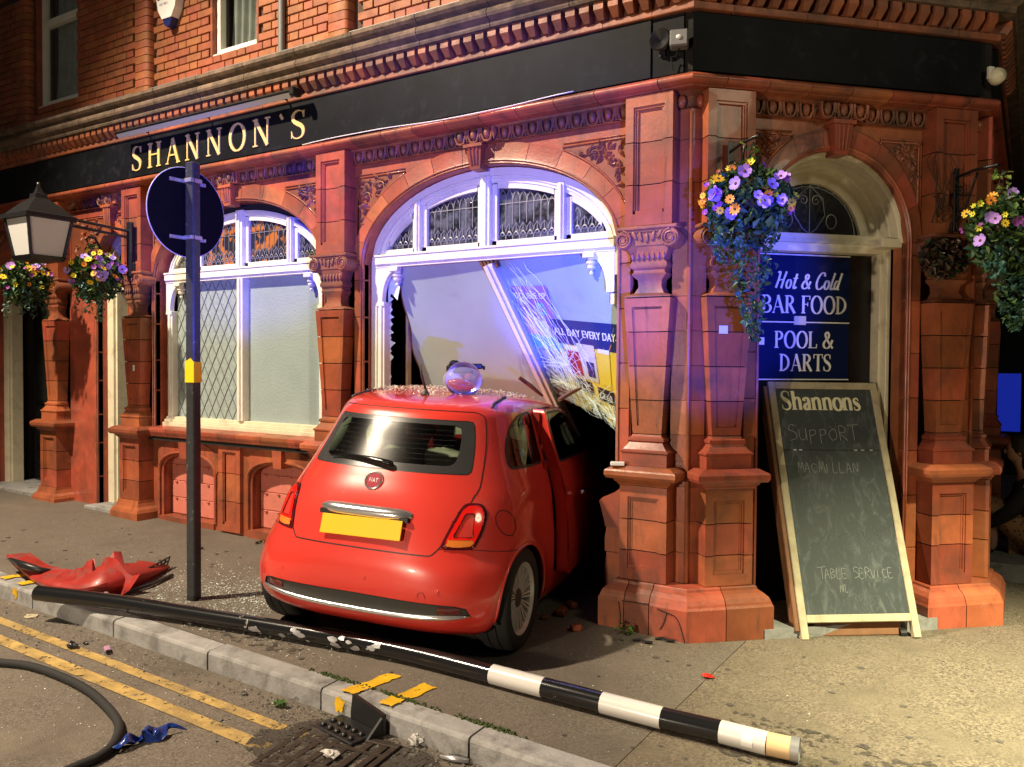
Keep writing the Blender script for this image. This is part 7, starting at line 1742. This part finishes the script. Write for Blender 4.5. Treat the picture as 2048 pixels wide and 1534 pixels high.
# ------------------------------------------------------------------ the side street beyond the corner
sw = tag(empty('side_wall'), 'dark wall across the side street with a glowing blue panel', 'wall'); bpn = CAM_P+ray(2018, 800)*13.0
part('wall_face', MB().box(-3.0, 9.0, 0, .3, -.5, 6), 'street_dark', sw, T((bpn.x, bpn.y+.05, 0))); part('glow_panel', MB().box(-.16, .16, -.03, -.004, -.50, .42), 'blue_glow', sw, T((bpn.x, bpn.y+.05, bpn.z))); part('panel_frame', MB().box(-.20, -.16, -.05, -.003, -.55, .47).box(.16, .20, -.05, -.003, -.55, .47), 'street_dark', sw, T((bpn.x, bpn.y+.05, bpn.z)))
stp = on_g(2040, 1200); tag(part('stone_step', MB().box(-.35, 1.6, .0, 1.6, -.2, .14, .01), 'kerb_stone', None, T((stp.x, stp.y+.55, gz(stp.x)))), 'low stone step round the corner beyond the far right pilaster', 'step')
# seated person at the right edge: black coat, animal-print skirt
pc = on_g(2052, 1120, .14); rootp = V_((pc.x+.10, pc.y+.25, gz(stp.x)+.14))
pe = tag(empty('person', tuple(rootp)), 'person in black coat and animal-print skirt sitting on the step', 'person')
def skin_mesh(name, verts, edges, radii, mat, parent, sub=2):
    me = bpy.data.meshes.new(name); me.from_pydata(verts, edges, []); o = bpy.data.objects.new(name, me); COL.objects.link(o)
    sk = o.modifiers.new('s', 'SKIN'); me.skin_vertices[0].data[0].use_root = True
    for i, r in enumerate(radii): me.skin_vertices[0].data[i].radius = (r, r)
    su = o.modifiers.new('u', 'SUBSURF'); su.levels = sub; su.render_levels = sub; dg = bpy.context.evaluated_depsgraph_get(); m2 = bpy.data.meshes.new_from_object(o.evaluated_get(dg)); bpy.data.objects.remove(o)
    m2.materials.clear(); m2.materials.append(MATS[mat]); m2.polygons.foreach_set('use_smooth', [True]*len(m2.polygons)); return ob(name, m2, parent)
# facing left along the pavement (-x): knees up, leaning forward, hand on the shin
vs = [(0, 0, .14), (-.02, 0, .30), (-.06, 0, .48), (-.09, 0, .60), (-.12, 0, .68), (-.14, 0, .74), (-.16, 0, .84), (-.16, 0, .92),
      (-.04, -.09, .13), (-.40, -.11, .42), (-.34, -.11, .05), (-.46, -.11, .02), (-.04, .09, .13), (-.40, .10, .42), (-.34, .10, .05), (-.46, .10, .02),
      (-.08, -.18, .58), (-.22, -.23, .38), (-.40, -.16, .24), (-.44, -.14, .19), (-.08, .18, .58), (-.22, .23, .38), (-.40, .16, .24), (-.44, .14, .19)]
es = [(0, 1), (1, 2), (2, 3), (3, 4), (4, 5), (5, 6), (6, 7), (0, 8), (8, 9), (9, 10), (10, 11), (0, 12), (12, 13), (13, 14), (14, 15), (3, 16), (16, 17), (17, 18), (18, 19), (3, 20), (20, 21), (21, 22), (22, 23)]
rd = [.15, .14, .145, .13, .06, .055, .085, .07, .10, .075, .045, .035, .10, .075, .045, .035, .06, .05, .036, .03, .06, .05, .036, .03]
skin_mesh('body', vs, es, rd, 'skin', pe)
def sc(r, k): return [x*k for x in r]
skin_mesh('coat', vs[:5]+vs[16:19]+vs[20:23], [(0, 1), (1, 2), (2, 3), (3, 4), (3, 5), (5, 6), (6, 7), (3, 8), (8, 9), (9, 10)], [.18, .17, .17, .15, .075, .075, .066, .052, .075, .066, .052], 'fabric_black', pe)
skin_mesh('skirt', [vs[0], vs[8], vs[9], (-.385, -.11, .25), vs[12], vs[13], (-.385, .10, .25)], [(0, 1), (1, 2), (2, 3), (0, 4), (4, 5), (5, 6)], [.175, .125, .105, .10, .125, .105, .10], 'fabric_leopard', pe)
for s in (-1, 1):
    h0 = V_((-.44, s*.14, .19)); fg = []
    for k in range(4): y = s*.14-.027+.018*k; skin_mesh('finger', [(-.445, y, .18), (-.475, y, .165), (-.495, y, .14), (-.495, y, .12-.006*(k == 0))], [(0, 1), (1, 2), (2, 3)], [.0095, .009, .008, .007], 'skin', pe, 1)
    skin_mesh('thumb', [(-.44, s*.14-.03*s, .19), (-.46, s*.14-.05*s, .175), (-.475, s*.14-.055*s, .155)], [(0, 1), (1, 2)], [.011, .010, .008], 'skin', pe, 1)
    skin_mesh('shoe', [(-.33, s*.105, .045), (-.42, s*.105, .03), (-.53, s*.105, .025)], [(0, 1), (1, 2)], [.048, .042, .034], 'fabric_black', pe)
hd = MB(); hd.ellipsoid((-.165, 0, .875), (.098, .078, .115), 18, 14); hd.ellipsoid((-.265, 0, .865), (.016, .012, .02), 8, 6)
for s in (-1, 1): hd.ellipsoid((-.16, s*.078, .87), (.016, .008, .028), 8, 6)
part('head', hd, 'skin', pe, smooth=True); fe = MB()
for s in (-1, 1): fe.ellipsoid((-.252, s*.03, .885), (.008, .012, .007), 8, 6)
fe.ellipsoid((-.255, 0, .825), (.008, .022, .006), 8, 6); part('eyes_and_mouth', fe, 'hair_dark', pe, smooth=True); pe.children[-1]['kind'] = 'stuff'
part('hair', MB().ellipsoid((-.14, 0, .90), (.108, .092, .115), 18, 12).ellipsoid((-.10, 0, .80), (.07, .09, .13), 14, 10), 'hair_dark', pe, smooth=True)

for o in [o for o in bpy.data.objects if o.type == 'MESH' and o.name.split('.')[0] in ('bumper_gap', 'window_seal', 'door_gap', 'tailgate_gap')]: split_parts(o)
